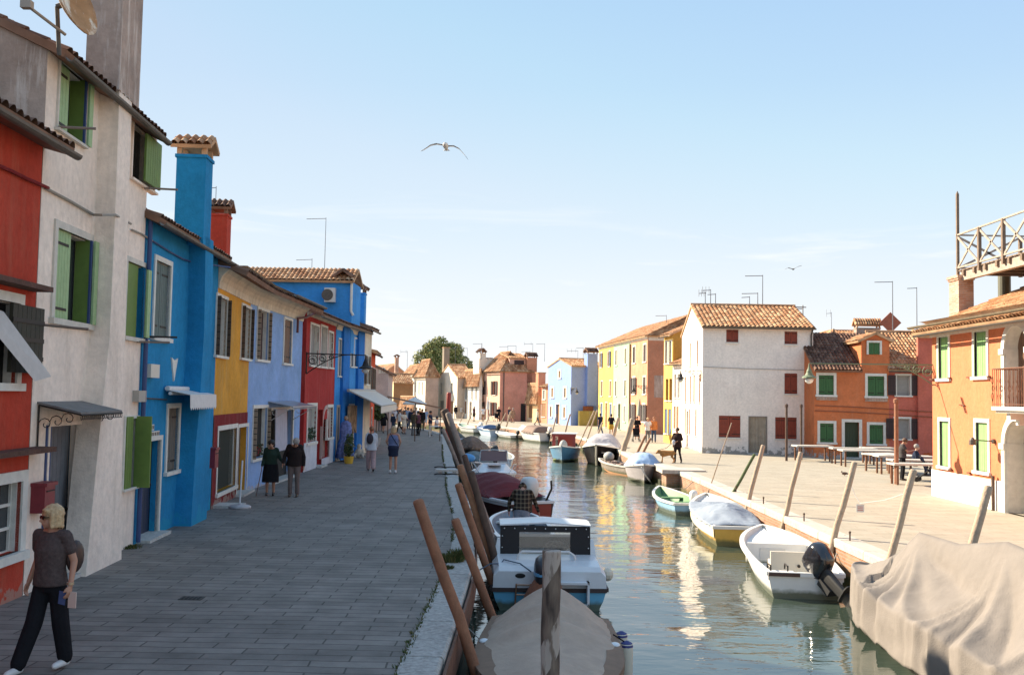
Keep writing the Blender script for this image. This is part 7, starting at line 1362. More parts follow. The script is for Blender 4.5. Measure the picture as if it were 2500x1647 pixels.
# ---- L1 near boat under the beige cover (bow to the camera)
Mcv = plain('beige_canvas', (.44, .33, .25), .85, var=.16, vscale=3, bump=.5, bscale=60, wrinkle=.35); Mcv2 = plain('brown_canvas_edge', (.22, .135, .085), .8, var=.2, vscale=5)
b = Boat('covered_boat', 'near boat under a tight beige canvas cover behind the striped wooden pile', (.66, 15.4), (.44, 10.75), 1.90, .56, .12, plain('dark_brown_hull', (.035, .025, .022), .4), Mcv2, Mcv2, tw=.9, p=2.6, bandh=.16)
def h1(f): return .16+.46*math.exp(-((f-.05)/.20)**2)+.20*math.exp(-((f-.40)/.05)**2)+.11*math.exp(-((f-.25)/.03)**2)
b.cover(.0, .955, .4, Mcv, hfun=h1, fold=.012, nf=3, sharp=1.45, drop=.02, inset=.08)
m = MB()
for sg in (-1, 1): m.loft([[V((sg*(b.hb(s)+.03), s*b.L+(.02 if s > .98 else 0), b.zg(s)+.022)), V((sg*(b.hb(s)+.03), s*b.L+(.02 if s > .98 else 0), b.zg(s)+.035)), V((sg*max(.0, b.hb(s)-.20-.1*(s > .9)), s*b.L-(.25 if s > .9 else 0)*(s-.9)*10, b.zg(s)+.075)), V((sg*max(.0, b.hb(s)-.20-.1*(s > .9)), s*b.L-(.25 if s > .9 else 0)*(s-.9)*10, b.zg(s)+.03))][::sg] for s in [i/30 for i in range(31)]])
b.part(m, 'canvas_skirt', Mcv2)
for k, (s, dz) in enumerate(((.26, .06), (.10, .02))):
    m = MB(); m.lathe([(.02, -.62), (.085, -.60), (.09, -.5), (.092, -.12), (.085, -.03), (.02, .0)], V((-b.hb(s)-.14-.02*k, s*b.L, .50+dz)), 14); f_ = b.part(m, 'fender', plain('cream_fender', (.66, .60, .48), .5), smooth=True); m = MB(); m.lathe([(.087, -.07), (.094, -.07), (.080, -.02), (.02, .01)], V((-b.hb(s)-.14-.02*k, s*b.L, .50+dz)), 14); m.lathe([(.02, -.64), (.087, -.61), (.094, -.52), (.09, -.52)], V((-b.hb(s)-.14-.02*k, s*b.L, .50+dz)), 14); m.build('fender_cap', plain('royal_blue_cap', (.02, .03, .16), .5), f_)
b.frame([V((-b.hb(.26)-.12, .26*b.L, .55)), V((-b.hb(.26)+.05, .27*b.L, .66))], .01, c_blk, 'fender_line')
b.frame([V((b.hb(.3), .3*b.L, .55)), V((b.hb(.3)+.25, .28*b.L, .75)), V((b.hb(.3)+.6, .25*b.L, .7))], .008, plain('rope_grey', (.3, .28, .25)), 'mooring_line')
for sg in (1, -1): m = MB(); m.ell((sg*(b.hb(.36)-.06), .36*b.L, b.zg(.36)+.05), (.07, .10, .03), 10); b.part(m, 'cleat_cover', M_gel)
# ---- L2 white cruiser with the black canopy (stern to the camera)
b = Boat('cabin_cruiser', 'white and sky blue cabin cruiser with a black canopy and stern ladder', (.78, 18.7), (.62, 23.9), 2.2, .40, .12, plain('sky_blue_hull_deep', (.12, .38, .55), .35, var=.08, vscale=3, tide=(-.88, .14, (.07, .08, .03))), None, plain('brown_black_rub', (.05, .03, .028), .6), tw=.97, p=3.2, floor=.15, low=plain('antifoul_dark', (.03, .028, .03), .7))
z0 = .42; L2 = b.L; m = MB()
prof = lambda s, h, ins: [V((-b.hb(s)*ins, s*L2, z0)), V((-b.hb(s)*ins*.99, s*L2, z0+h*.7)), V((-b.hb(s)*ins*.90, s*L2, z0+h)), V((b.hb(s)*ins*.90, s*L2, z0+h)), V((b.hb(s)*ins*.99, s*L2, z0+h*.7)), V((b.hb(s)*ins, s*L2, z0))]
m.loft([prof(-.008, .30, .99), prof(.01, .38, .98), prof(.10, .42, .98), prof(.3, .40, .98), prof(.6, .34, .96), prof(.85, .20, .93), prof(.97, .05, .9)]); m.box(-1.0, 1.0, -.03, .05, .34, z0+.02); dk = b.part(m, 'deck', M_gel)
m = MB(); m.box(.08, .72, -.25, .0, .52, .56); m.box(.08, .12, -.25, .02, .12, .56); m.box(.68, .72, -.25, .02, .12, .56); m.box(.08, .72, -.25, -.21, .12, .17); b.part(m, 'motor_well', M_gel)
m = MB(); m.ell((-.55, -.035, .64), (.11, .02, .05), 10); b.part(m, 'vent_opening', M_dark)
m = MB()
for xx in (-.62, -.36): m.cyl((xx, -.07, .50), (xx-.02, -.07, .08), .016, n=6)
for zz in (.12, .30, .48): m.cyl((-.62, -.07, zz), (-.36, -.07, zz), .013, n=6)
b.part(m, 'ladder', plain('copper_steel', (.42, .24, .15), .35, .6))
ys = .27*L2; zt = 1.37; zb = .72; xw = .90; gx0, gx1, gz0, gz1 = -.52, .50, .82, 1.25
m = MB(); 
def cl(x, z, y=0): return V((x, ys+(zt-z)*-.12+y, z))
for (x0, x1, za, zz) in ((-xw, gx0, zb, zt), (gx1, xw, zb, zt), (gx0, gx1, gz1, zt), (gx0, gx1, zb-.02, gz0)): m.hexa([cl(x0, za), cl(x1, za), cl(x1, za, .03), cl(x0, za, .03), cl(x0, zz), cl(x1, zz), cl(x1, zz, .03), cl(x0, zz, .03)])
for sg in (-1, 1): m.hexa([V((sg*xw, ys-.07, zb)), V((sg*xw, ys+.9, zb)), V((sg*(xw-.03), ys+.9, zb)), V((sg*(xw-.03), ys-.07, zb)), V((sg*xw, ys, zt)), V((sg*(xw-.06), ys+1.0, zt)), V((sg*(xw-.09), ys+1.0, zt)), V((sg*(xw-.03), ys, zt))])
cn = b.part(m, 'canopy', plain('black_canvas', (.014, .011, .011), .75, bump=.2))
m = MB()
for k in range(9): m.ell(cl(-.82+k*.205, zt-.05, -.012), .014, 6)
for sg in (-1, 1):
    for z in (.95, 1.17): m.ell(cl(sg*.86, z, -.012), .014, 6)
m.build('press_stud', plain('stud_silver', (.7, .68, .65), .3, .6), cn)
m = MB(); m.loft([[V((-xw-.01, ys+y, zt+z)), V((0, ys+y, zt+z+.05)), V((xw+.01, ys+y, zt+z)), V((xw+.01, ys+y, zt+z+.025)), V((0, ys+y, zt+z+.08)), V((-xw-.01, ys+y, zt+z+.025))] for y, z in ((-.02, 0), (.5, .03), (1.02, -.01))]); m.build('canopy_roof', M_gel, cn)
m = MB(); m.hexa([cl(gx0, gz0, .01), cl(gx1, gz0, .01), cl(gx1, gz0, .02), cl(gx0, gz0, .02), cl(gx0, gz1, .01), cl(gx1, gz1, .01), cl(gx1, gz1, .02), cl(gx0, gz1, .02)]); g_ = plain('clear_vinyl', (.85, .80, .72), .06, trans=.95); m.build('clear_panel', g_, cn)
for sg in (-1, 1): m = MB(); m.prism([V((sg*(xw+.0), ys-.12, .75)), V((sg*(xw+.12), ys-.12, .75)), V((sg*(xw+.06), ys-.02, 1.12)), V((sg*(xw+.0), ys-.02, 1.12))], (0, .05, 0)); b.part(m, 'windscreen_pillar', M_gel)
b.frame([V((-.60, .55, .80)), V((-.57, .53, .93)), V((-.50, .52, 1.00)), V((.40, .52, 1.00)), V((.50, .53, .93)), V((.53, .55, .80))], .022, plain('white_rail', (.64, .62, .6), .3), 'stern_rail')
c = b.motor(plain('dark_blue_cowl', (.03, .032, .04), .3), x=-.12, s=1.12, top=plain('sky_stripe', (.12, .32, .52), .3))
m = MB(); m.lathe([(.42, -.06), (.36, .12), (.24, .34), (.17, .5), (.1, .52)], V((-.10, -.34, .22)), 20); m.v = [(x+.04*math.sin(z*23+x*9), y+.03*math.sin(z*17+y*13), z) for x, y, z in m.v]; m.build('motor_cloth', plain('rust_brown_cloth', (.20, .075, .04), .9, var=.3, bump=.5), c, smooth=True)
m = MB(); m.ell((1.20, .9, .52), (.11, .12, .13), 10); b.part(m, 'fender', plain('cream_fender', (.66, .6, .48))); 
m = MB(); m.box(-.8, .8, 2.4, 2.8, .55, 1.02); b.part(m, 'helm_console', plain('brown_console', (.12, .08, .06), .6, var=.3)); m = MB(); m.ell((.25, 2.0, .86), (.25, .2, .14), 10); b.part(m, 'cushion', plain('patterned_cushion', (.28, .22, .18), .9, var=.6, vscale=16))
b.frame([V((-.90, .3, .80)), V((-.85, .4, .86)), V((-.7, .25, .85)), V((-.55, .1, .84)), V((-.35, -.05, .72))], .012, plain('blue_rope', (.06, .09, .13), .8), 'rope')
b.frame([V((-.90, .3, .80)), V((-1.1, .1, .83)), V((-1.3, -.1, .75))], .012, plain('blue_rope', (.06, .09, .13)), 'rope')
# ---- L3 small white boat the plaid man stands in
b = Boat('rowing_boat', 'small white boat with grey blue inside where the plaid jacket man stands', (.42, 23.95), (.12, 28.4), 1.55, .60, .15, M_gel, None, M_gel, plain('grey_blue_inside', (.20, .24, .28), .6, var=.2), tw=.85, p=3.0, floor=.10)
b.thwart(.75); m = MB(); m.ell((-.45, 1.3, .38), (.22, .4, .16), 10); b.part(m, 'net_bundle', plain('grey_net', (.16, .15, .14), .9, var=.4, bump=.7), smooth=True)
# ---- L4 dark boat with the maroon cover
b = Boat('covered_boat', 'dark boat with white gunwale, domed maroon cover and white outboard', (.72, 31.0), (-1.35, 36.2), 2.0, .70, .22, plain('maroon_black_hull', (.045, .012, .012), .5), plain('white_strake', (.50, .52, .55), .4), M_gel, tw=.72, p=2.5, bandh=.10, floor=.3, low=None)
b.cover(.22, .93, .6, plain('maroon_tarp', (.13, .012, .016), .8, var=.15, bump=.3, wrinkle=.7), hfun=lambda f: .58*math.sin(3.1415*min(1, f*.85+.12))**.8, fold=.03, sharp=1.9, drop=.02)
m = MB(); m.box(-.65, .62, -.045, -.03, .2, .62); b.part(m, 'transom_panel', plain('red_transom', (.22, .02, .012), .4)); b.motor(plain('white_cowl', (.62, .60, .56), .35), M_iron, x=-.25, s=1.35, tilt=.05)
b.frame([V((.5, .1, .7)), V((.62, -.05, 1.1)), V((.60, -.05, 1.35))], .035, M_iron, 'steering_lever')
# ---- L5 small white cabin boat with windscreen
b = Boat('cabin_boat', 'small white cabin boat with an empty windscreen frame and bow rails', (-.72, 44.2), (-.60, 39.2), 1.85, .70, .25, M_gel, None, M_gel, tw=.9, p=2.8, floor=.3)
m = MB(); m.loft([[V((-b.hb(s)*.95, s*b.L, b.zg(s))), V((-b.hb(s)*.55, s*b.L, b.zg(s)+h)), V((b.hb(s)*.55, s*b.L, b.zg(s)+h)), V((b.hb(s)*.95, s*b.L, b.zg(s)))] for s, h in ((.3, .02), (.40, .40), (.62, .36), (.78, .12), (.96, .03))]); b.part(m, 'cabin', M_gel); m = MB(); m.box(-.28, .26, .62*b.L, .75*b.L, 1.14, 1.17); b.part(m, 'hatch', plain('pale_hatch', (.58, .50, .46)))
for sg in (-1, 1): b.frame([V((sg*.62, .45*b.L, 1.1)), V((sg*.55, .38*b.L, 1.65)), V((sg*.0, .38*b.L, 1.68))], .02, M_steel, 'windscreen_frame')
m = MB(); m.prism([V((-.56, .385*b.L, 1.2)), V((.56, .385*b.L, 1.2)), V((.54, .38*b.L, 1.63)), V((-.54, .38*b.L, 1.63))], (0, .015, 0)); b.part(m, 'windscreen', plain('violet_screen', (.13, .09, .11), .2))
for sg in (-1, 1): b.frame([V((sg*.85, .5*b.L, .85)), V((sg*.95, .5*b.L, 1.15)), V((sg*.8, .8*b.L, 1.2)), V((sg*.6, .9*b.L, .9))], .016, M_steel, 'bow_rail')
# ---- L6.. further left boats
b = Boat('covered_boat', 'grey green covered boat carrying a bright blue bundle', (-1.85, 52.6), (-1.7, 47.6), 1.8, .6, .2, plain('grey_hull', (.22, .24, .25), .5), None, M_gel); b.cover(.05, .9, .5, plain('grey_green_tarp', (.10, .14, .15), .8, var=.2), fold=.05, sharp=1.5); m = MB(); m.ell((.35, b.L*.93, .95), (.42, .3, .22), 12); b.part(m, 'blue_bundle', plain('bright_blue_bundle', (.08, .30, .60), .5, var=.1, bump=.4), smooth=True)
b = Boat('motor_boat', 'open white boat with a black outboard further along the left quay', (-.62, 53.0), (-.72, 58.0), 1.75, .6, .25, M_gel, None, M_gel, plain('dark_inside', (.10, .12, .13), .6)); b.motor(M_rub, x=-.2, s=1.3); b.thwart(.4)
b = Boat('covered_boat', 'boat under a creased brown tarpaulin on the left quay', (-2.55, 65.5), (-2.35, 59.8), 2.3, .6, .2, plain('brown_hull', (.08, .06, .05), .5), None, plain('brown_rail', (.12, .09, .07))); b.cover(.03, .95, .8, plain('brown_grey_tarp', (.13, .085, .06), .85, var=.35, bump=.5, wrinkle=.7), hfun=lambda f: .75*math.sin(3.1415*min(1, f*.9+.1))**.5, fold=.09, sharp=1.3)
b = Boat('covered_boat', 'grey boat with a bunched grey cover on the left quay', (-3.4, 71.8), (-3.3, 67.2), 1.9, .6, .2, plain('grey_hull', (.22, .24, .25)), None, M_gel); b.cover(.2, .9, .3, plain('light_grey_tarp', (.30, .32, .36), .8, var=.2), fold=.05)
b = Boat('covered_boat', 'dark covered boat farthest along the left quay', (-4.9, 81.5), (-4.3, 75.6), 2.0, .6, .2, plain('dark_navy_hull', (.02, .025, .035), .5), None, M_gel); b.cover(.05, .9, .6, plain('dark_teal_tarp', (.03, .05, .055), .8), fold=.04)
# ---- R1 large grey tarpaulin draped over a boat
b = Boat('covered_boat', 'large boat wholly draped in a grey beige tarpaulin, nearest on the right bank', (6.90, 11.0), (6.74, 19.1), 1.56, .58, .12, plain('pale_green_white_hull', (.55, .56, .46), .4, var=.15), None, M_gel2, tw=.9, p=2.6, floor=.2)
PLEATS = [(.16, 5.95, [(-100, 9, -.7), (-118, 8, .55), (-135, 10, .5), (-152, 9, -.5), (-168, 11, .6), (175, 9, -.45), (158, 10, .5), (138, 12, .4), (118, 10, -.3), (95, 12, .5), (65, 12, .4), (-80, 10, .5)]), (.22, 3.1, [(-178, 9, .5), (-160, 8, -.5), (-140, 11, .6), (-120, 9, -.45), (-100, 12, .5), (160, 8, .35), (145, 8, -.35)]), (.25, 1.2, [(170, 12, .5), (-165, 10, -.4), (-145, 10, .5), (-120, 12, .5), (-95, 12, -.4)])]
m = MB(); t0 = b.t; NU, NV = 340, 44; ridge = [V((.22, 8.0, .85)), V((.22, 7.2, 1.15)), V((.16, 5.95, 1.78)), V((.2, 4.6, 1.78)), V((.22, 3.2, 2.02)), V((.25, 1.6, 1.9)), V((.25, .1, 1.4))]
def ridgept(f):
    f = f*(len(ridge)-1); i = min(int(f), len(ridge)-2); g = f-i; return ridge[i].lerp(ridge[i+1], g)
rim = []
for k in range(60): s = k/59*.995; rim.append(V((-b.hb(s)-.14, s*b.L+(.12 if s > .97 else 0), 0)))
rim = rim[::-1]+[V((-b.hb(0)*(1-2*k/10), -.16, 0)) for k in range(1, 10)]+[V((b.hb(k/59*.995)+.14, k/59*.995*b.L, 0)) for k in range(60)]
acc = [0]
for p, q in zip(rim, rim[1:]+rim[:1]): acc.append(acc[-1]+(q-p).length)
tot = acc[-1]; rings = [[] for _ in range(NV+1)]
for u in range(NU):
    l = tot*u/NU; i = max(j for j in range(len(rim)) if acc[j] <= l); g = (l-acc[i])/(acc[i+1]-acc[i]+1e-9); a = rim[i].lerp(rim[(i+1) % len(rim)], g)
    fy = min(1, max(0, (8.0-a.y)/8.0)); top = ridgept(fy); 
    s_ = max(0, min(.99, a.y/b.L)); zg = b.zg(s_)+.15
    pass
    bot = .10+.12*mnoise.noise(V((l*.8, 5, 5)))
    if a.x < 0 and 4.6 < a.y < 6.2: bot = .12
    for v in range(NV+1):
        r = v/NV
        if r < .62:
            q = r/.62; p = top.lerp(V((a.x, a.y, zg)), q); p.z -= .20*math.sin(math.pi*q)*(1 if top.z > 1.3 else .2)
            k_f = q
        else:
            q = (r-.62)/.38; p = V((a.x, a.y, zg+(bot-zg)*q)); n2 = V((a.x, (a.y-4)*.15, 0)).normalized(); p += n2*.03*q; k_f = 1+q*.5
        n2 = V((a.x, (a.y-4)*.2, .0)); n2 = n2.normalized() if n2.length > .01 else V((0, -1, 0)); fo = 0
        for (cx, cy, cs) in PLEATS:     # pleats fan out from the props under the sheet
            dx, dy = p.x-cx, p.y-cy; th = math.degrees(math.atan2(dy, dx)); rd = math.hypot(dx, dy)+max(0, (r-.6))*1.4
            for (t_, w_, h_) in cs:
                dt = abs((th-t_+6*mnoise.noise(V((rd*.9, t_, 0)))+180) % 360-180)
                if dt < w_: fo += h_*(1-dt/w_)**1.4*min(1, rd*.8)*math.exp(-max(0, rd-1.2)*.5)
        amp = .34*min(1, r*5)
        dg = mnoise.noise(V((p.x*1.2+l*.3, p.y*1.0, p.z*1.6)))*.025+mnoise.noise(V((l*.9+r*5, r*3, 9)))*.03*r
        p = p+(n2*.5+V((0, 0, .6)))*(fo*amp+dg)*(1 if r > .03 else 0); rings[v].append(p)
m.loft(rings, caps=False); o = b.part(m, 'tarpaulin', plain('grey_beige_tarp', (.195, .17, .15), .85, var=.16, vscale=2.2, bump=.35, bscale=50, wrinkle=.3), smooth=True); sd = o.modifiers.new('thick', 'SOLIDIFY'); sd.thickness = .012
# ================================================================ mooring poles
M_rust = plain('rust_brown_pole', (.27, .115, .06), .75, var=.3, vscale=6, bump=.4, tide=(-.50, .45, (.04, .05, .02))); M_grw = plain('grey_weathered_pole', (.26, .20, .165), .85, var=.4, vscale=7, bump=.6, tide=(-.50, .45, (.04, .05, .02))); M_drk = plain('dark_old_pole', (.10, .06, .042), .85, var=.35, vscale=7, bump=.6, tide=(-.50, .45, (.04, .05, .02))); M_palw = plain('pale_weathered_pole', (.42, .315, .225), .85, var=.25, vscale=7, bump=.6, tide=(-.50, .45, (.04, .05, .02))); M_algp = plain('mossy_pole', (.09, .12, .05), .9, var=.4, bump=.6, tide=(-.50, .45, (.04, .05, .02)))
M_tap = plain('orange_stake', (.30, .15, .08), .85, var=.3, vscale=7, bump=.4, tide=(-.50, .45, (.04, .05, .02)))
def pole(label, A, B, r0, r1, mat, group=None, name='mooring_pole', zend=-2.2, n=12, cap=True):
    """A: point near the foot, B: top; prolonged down to the canal bed"""
    d = (A-B).normalized(); F_ = A+d*((A.z-zend)/max(.2, -d.z)); rnd = random.Random(int(B.x*100)); pts = []; rs = []
    for k in range(9): f = k/8; j = V((rnd.uniform(-1, 1), rnd.uniform(-1, 1), 0))*r0*.28*math.sin(math.pi*f); pts.append(F_.lerp(B, f)+j-F_); rs.append(r0+(r1-r0)*f)
    if cap: pts.append(pts[-1]-d*r1*.35); rs.append(r1*.82); pts.append(pts[-1]-d*r1*.12); rs.append(r1*.4)
    m = MB(); m.tube(pts, rs, n); o = m.build(name, mat, loc=F_, smooth=True); 
    return tag(o, label, 'mooring pole', group)
def kl(y):
    for a, c in zip(KLs, KLs[1:]):
        if a.y <= y <= c.y: return a.x+(c.x-a.x)*(y-a.y)/(c.y-a.y+1e-9)
    return 0
def lpole(label, tx, ty, bx, by, dy, r0, r1, mat, group='leaning mooring poles along the left quay', Y=None):
    y = 8.0; prev = None      # the pole stands just clear of the kerb where it passes it
    while y < 95:
        A = PY(bx, by, y); B = PY(tx, ty, y); f = (0-A.z)/(B.z-A.z+1e-9); e = A.x+(B.x-A.x)*f-(kl(y)+.44+r0+.05)
        if prev is not None and prev*e <= 0: break
        prev = e; y += .1
    y = Y or y; A = PY(bx, by, y); B = PY(tx, ty, y+dy*.3); return pole(label, A, B, r0, r1, mat, group)
lpole('nearest rust brown pole, leaning far over the left pavement', 1021, 1224, 1166, 1647, -.3, .075, .068, M_rust)
lpole('second rust brown pole from the camera, with a flat cut top', 1112, 1270, 1205, 1516, -.3, .078, .07, M_rust)
lpole('tall rust brown pole rising beside the black canopy boat', 1119, 1183, 1216, 1462, -.3, .078, .07, M_rust)
lpole('brownish pole with grey foot just behind the tall rust pole', 1123, 1137, 1204, 1375, 0, 0.075, 0.068, M_tap, Y=20)
lpole('dark brown pole touching the bow of the maroon covered boat', 1150, 1153, 1218, 1402, 0, 0.08, 0.07, M_drk, Y=19.9)
lpole('long dark pole, thickest of the bundle on the left quay', 1085, 1003, 1190, 1290, 1, 0.13, 0.105, M_drk, Y=24.6)
lpole('long grey brown pole leaning against the thickest dark pole', 1094, 1010, 1196, 1300, 1.5, 0.085, 0.07, M_grw, Y=24.0)
lpole('thin grey pole left of the bundle of dark poles', 1081, 1048, 1160, 1225, 0, 0.07, 0.06, M_grw, Y=30)
lpole('short dark pole at the foot of the pole bundle', 1134, 1112, 1186, 1290, 0, 0.07, 0.065, M_drk, Y=23)
A = PY(1092, 1050, 72); B = PY(1096, 960, 72); pole('bright red mooring post standing at the end of the left quay', A, B, .17, .16, plain('signal_red_post', (.32, .03, .02), .6), None)
# the striped pile in front
mp_, nt_, b_ = newmat('striped_pile'); b_.inputs['Roughness'].default_value = .85; tc_ = N(nt_, 'ShaderNodeTexCoord'); sp_ = N(nt_, 'ShaderNodeSeparateXYZ'); nt_.links.new(tc_.outputs['Object'], sp_.inputs[0])
at = N(nt_, 'ShaderNodeMath', operation='ARCTAN2'); nt_.links.new(sp_.outputs['Y'], at.inputs[0]); nt_.links.new(sp_.outputs['X'], at.inputs[1]); a1 = N(nt_, 'ShaderNodeMath', operation='MULTIPLY_ADD'); a1.inputs[1].default_value = -1/(2*math.pi); nt_.links.new(at.outputs[0], a1.inputs[0])
z1 = N(nt_, 'ShaderNodeMath', operation='MULTIPLY'); z1.inputs[1].default_value = 1/.86; nt_.links.new(sp_.outputs['Z'], z1.inputs[0]); nt_.links.new(z1.outputs[0], a1.inputs[2]); fr_ = N(nt_, 'ShaderNodeMath', operation='FRACT'); nt_.links.new(a1.outputs[0], fr_.inputs[0])
n_s = N(nt_, 'ShaderNodeTexNoise'); n_s.inputs['Scale'].default_value = 14; n_s.inputs['Detail'].default_value = 8; mpn = N(nt_, 'ShaderNodeMapping'); mpn.inputs['Scale'].default_value = (1, 1, .22); nt_.links.new(tc_.outputs['Object'], mpn.inputs[0]); nt_.links.new(mpn.outputs[0], n_s.inputs['Vector'])
st = N(nt_, 'ShaderNodeMapRange'); st.inputs[1].default_value = .565; st.inputs[2].default_value = .575; nt_.links.new(fr_.outputs[0], st.inputs[0]); wr = N(nt_, 'ShaderNodeMapRange'); wr.inputs[1].default_value = .60; wr.inputs[2].default_value = .52; nt_.links.new(n_s.outputs['Fac'], wr.inputs[0]); ml = N(nt_, 'ShaderNodeMath', operation='MULTIPLY'); nt_.links.new(st.outputs[0], ml.inputs[0]); nt_.links.new(wr.outputs[0], ml.inputs[1])
cm = N(nt_, 'ShaderNodeMix', data_type='RGBA'); r_ = N(nt_, 'ShaderNodeValToRGB'); r_.color_ramp.elements[0].color = (.045, .03, .024, 1); r_.color_ramp.elements[1].color = (.22, .16, .12, 1); r_.color_ramp.elements[0].position = .35; r_.color_ramp.elements[1].position = .7; nt_.links.new(n_s.outputs['Fac'], r_.inputs[0])
nt_.links.new(ml.outputs[0], cm.inputs['Factor']); nt_.links.new(r_.outputs[0], cm.inputs['A']); cm.inputs['B'].default_value = (.40, .33, .28, 1); nt_.links.new(cm.outputs['Result'], b_.inputs['Base Color']); bb = N(nt_, 'ShaderNodeBump'); bb.inputs['Strength'].default_value = .7; bb.inputs['Distance'].default_value = .02; nt_.links.new(n_s.outputs['Fac'], bb.inputs['Height']); nt_.links.new(bb.outputs[0], b_.inputs['Normal'])
ft = PY(1347, 1345, 9.9); m = MB(); rs = []
for k in range(24): f = k/23; z = -2.2+(ft.z+2.2)*f; rs.append([V((math.cos(a*math.pi/10)*(.095-.004*f+.004*math.sin(z*7+a)), math.sin(a*math.pi/10)*(.095-.004*f+.003*math.sin(z*5+a*2)), z)) for a in range(20)])
rs.append([p*1 for p in [V((q.x*.93, q.y*.93, ft.z+.012)) for q in rs[-1]]]); m.loft(rs); o = m.build('mooring_pile', mp_, loc=(ft.x, ft.y, 0), smooth=False); tag(o, 'upright wooden pile with a worn white spiral stripe in front of the beige covered boat', 'mooring pole')
RG = 'leaning mooring poles along the right quay'
def rpole(label, tx, ty, bx, by, X, r0, r1, mat, dy=0, group=RG):
    r = ray(bx, by); A = C0+r*(X/r.x); B = PY(tx, ty, A.y+dy); return pole(label, A, B, r0, r1, mat, group)
rpole('mossy green pole leaning over the kerb by the yellow boat', 1842, 1109, 1780, 1221, 7.3, .055, .05, M_algp)
rpole('pale pole beside the mossy green pole', 1863, 1088, 1823, 1240, 7.3, .075, .068, M_palw)
rpole('pale pole rising behind the white open motor boat cockpit', 1955, 1105, 1913, 1275, 7.3, .070, .063, M_palw)
rpole('pale pole above the black outboard, tied to a hanging rope', 2086, 1130, 2035, 1317, 7.3, .074, .066, M_palw)
rpole('pale pole behind the peak of the big tarpaulin', 2230, 1149, 2184, 1321, 7.3, .074, .066, M_palw)
rpole('pale pole nearest on the right, above the draped boat', 2413, 1189, 2379, 1306, 7.35, .074, .066, M_palw)
rpole('thin stick with a white tip behind the small blue rowing boat', 1786, 1032, 1728, 1203, 7.25, .028, .018, M_palw)
rpole('thick pale pole with a rounded top behind the black cabin boat', 1544, 1024, 1521, 1100, 6.5, .17, .15, M_palw)
rpole('left of two brown stakes over the worn work boat', 1575.5, 1064, 1545, 1127, 6.6, .075, .065, M_tap)
rpole('right of two brown stakes over the worn work boat', 1588, 1070, 1556, 1130, 6.7, .075, .065, M_tap)
def kx(y):
    for a, c in zip(KRs, KRs[1:]):
        if a.y <= y <= c.y: return a.x+(c.x-a.x)*(y-a.y)/(c.y-a.y+1e-9)
    return 0
def fpole(label, tx, ty, bx, by, r):
    rr = ray(bx, by); y = 50
    while y < 118:
        if C0.x+rr.x/rr.y*y < kx(y)-.45: y += .2
        else: break
    y = 50; best = None
    while y < 118:
        e = abs(rr.x/rr.y*y-(kx(y)-.5))
        if best is None or e < best[0]: best = (e, y)
        y += .2
    y = best[1]; A = PY(bx, by, y); B = PY(tx, ty, y); pole(label, A, B, r, r*.85, M_palw, RG, n=8)
for a in (('pale pole by the pale green house door', 1510, 1021, 1493, 1077, .13), ('left of a pair of thin poles behind the blue cabin boat', 1451, 1002, 1420, 1070, .06), ('right of a pair of thin poles behind the blue cabin boat', 1458, 1001, 1433, 1072, .06),
          ('brown pole behind the dark boat heaped with tarpaulin', 1392, 1011, 1378, 1060, .08), ('slim pole before the light blue house door', 1359, 1011, 1352, 1041, .06), ('slanting pole by the person in navy and jeans', 1471, 1031, 1459, 1062, .08),
          ('leftmost thin pole at the far bend', 1132.6, 1007.5, 1120, 1040, .06), ('thin pole left of the pointing person', 1152, 1008, 1143, 1030, .06), ('thin pole left of the white and blue boat', 1196, 1009, 1185, 1040, .06), ('thin pole right of the white and blue boat', 1235, 1008, 1223, 1032, .06), ('taller thin pole below the pink house side wall', 1247, 1004, 1233, 1050, .08)): fpole(*a)
# upright posts on the square
def upost(label, px, ptop, pbot, r, mat):
    f = P(px, pbot, ZR); t = PY(px, ptop, f.y); m = MB(); h = t.z-f.z; m.cyl((0, 0, 0), (0, 0, h), r, r*.9, 10); m.lathe([(r*1.3, h-.12), (r*1.3, h), (r*.5, h+.05), (.01, h+.06)], n=10); o = m.build('iron_post', mat, loc=f); return tag(o, label, 'post', 'posts on the square')
upost('slender brown post in front of the red ground floor shutter', 1920, 987.5, 1124.6, .065, M_drk); upost('slender brown post at the corner of the white house', 1956, 988, 1122, .06, M_drk); upost('thick rusty post beside the man at the stone tables', 2189, 975, 1181, .085, M_rust)
f = P(2446, 1246, ZR); m = MB(); m.cyl((0, 0, 0), (0, 0, 1.0), .05, .05, 10); tag(m.build('bollard', M_drk, loc=f+V((-.25, 0, 0))), 'short brown post beside the arched door of the bright orange house', 'bollard')
# iron mooring stakes on the right kerb
proto = None
for k, (px, py) in enumerate(((1797, 1200), (1864, 1224), (1963, 1264), (2075, 1308))):
    f = P(px, py, ZR); loc = V((7.52, f.y*7.52/max(f.x, .1), ZR+.02))
    if proto is None: m = MB(); m.cyl((0, 0, -.55), (0, 0, .16), .018, n=8); m.ell((0, 0, .17), .03, 8); proto = m.build('mooring_stake', M_drk, loc=loc); o = proto
    else: o = proto.copy(); col.objects.link(o); o.location = loc
    tag(o, 'thin iron stake fixed to the right kerb between the leaning poles', 'mooring stake', 'iron stakes on the right kerb')
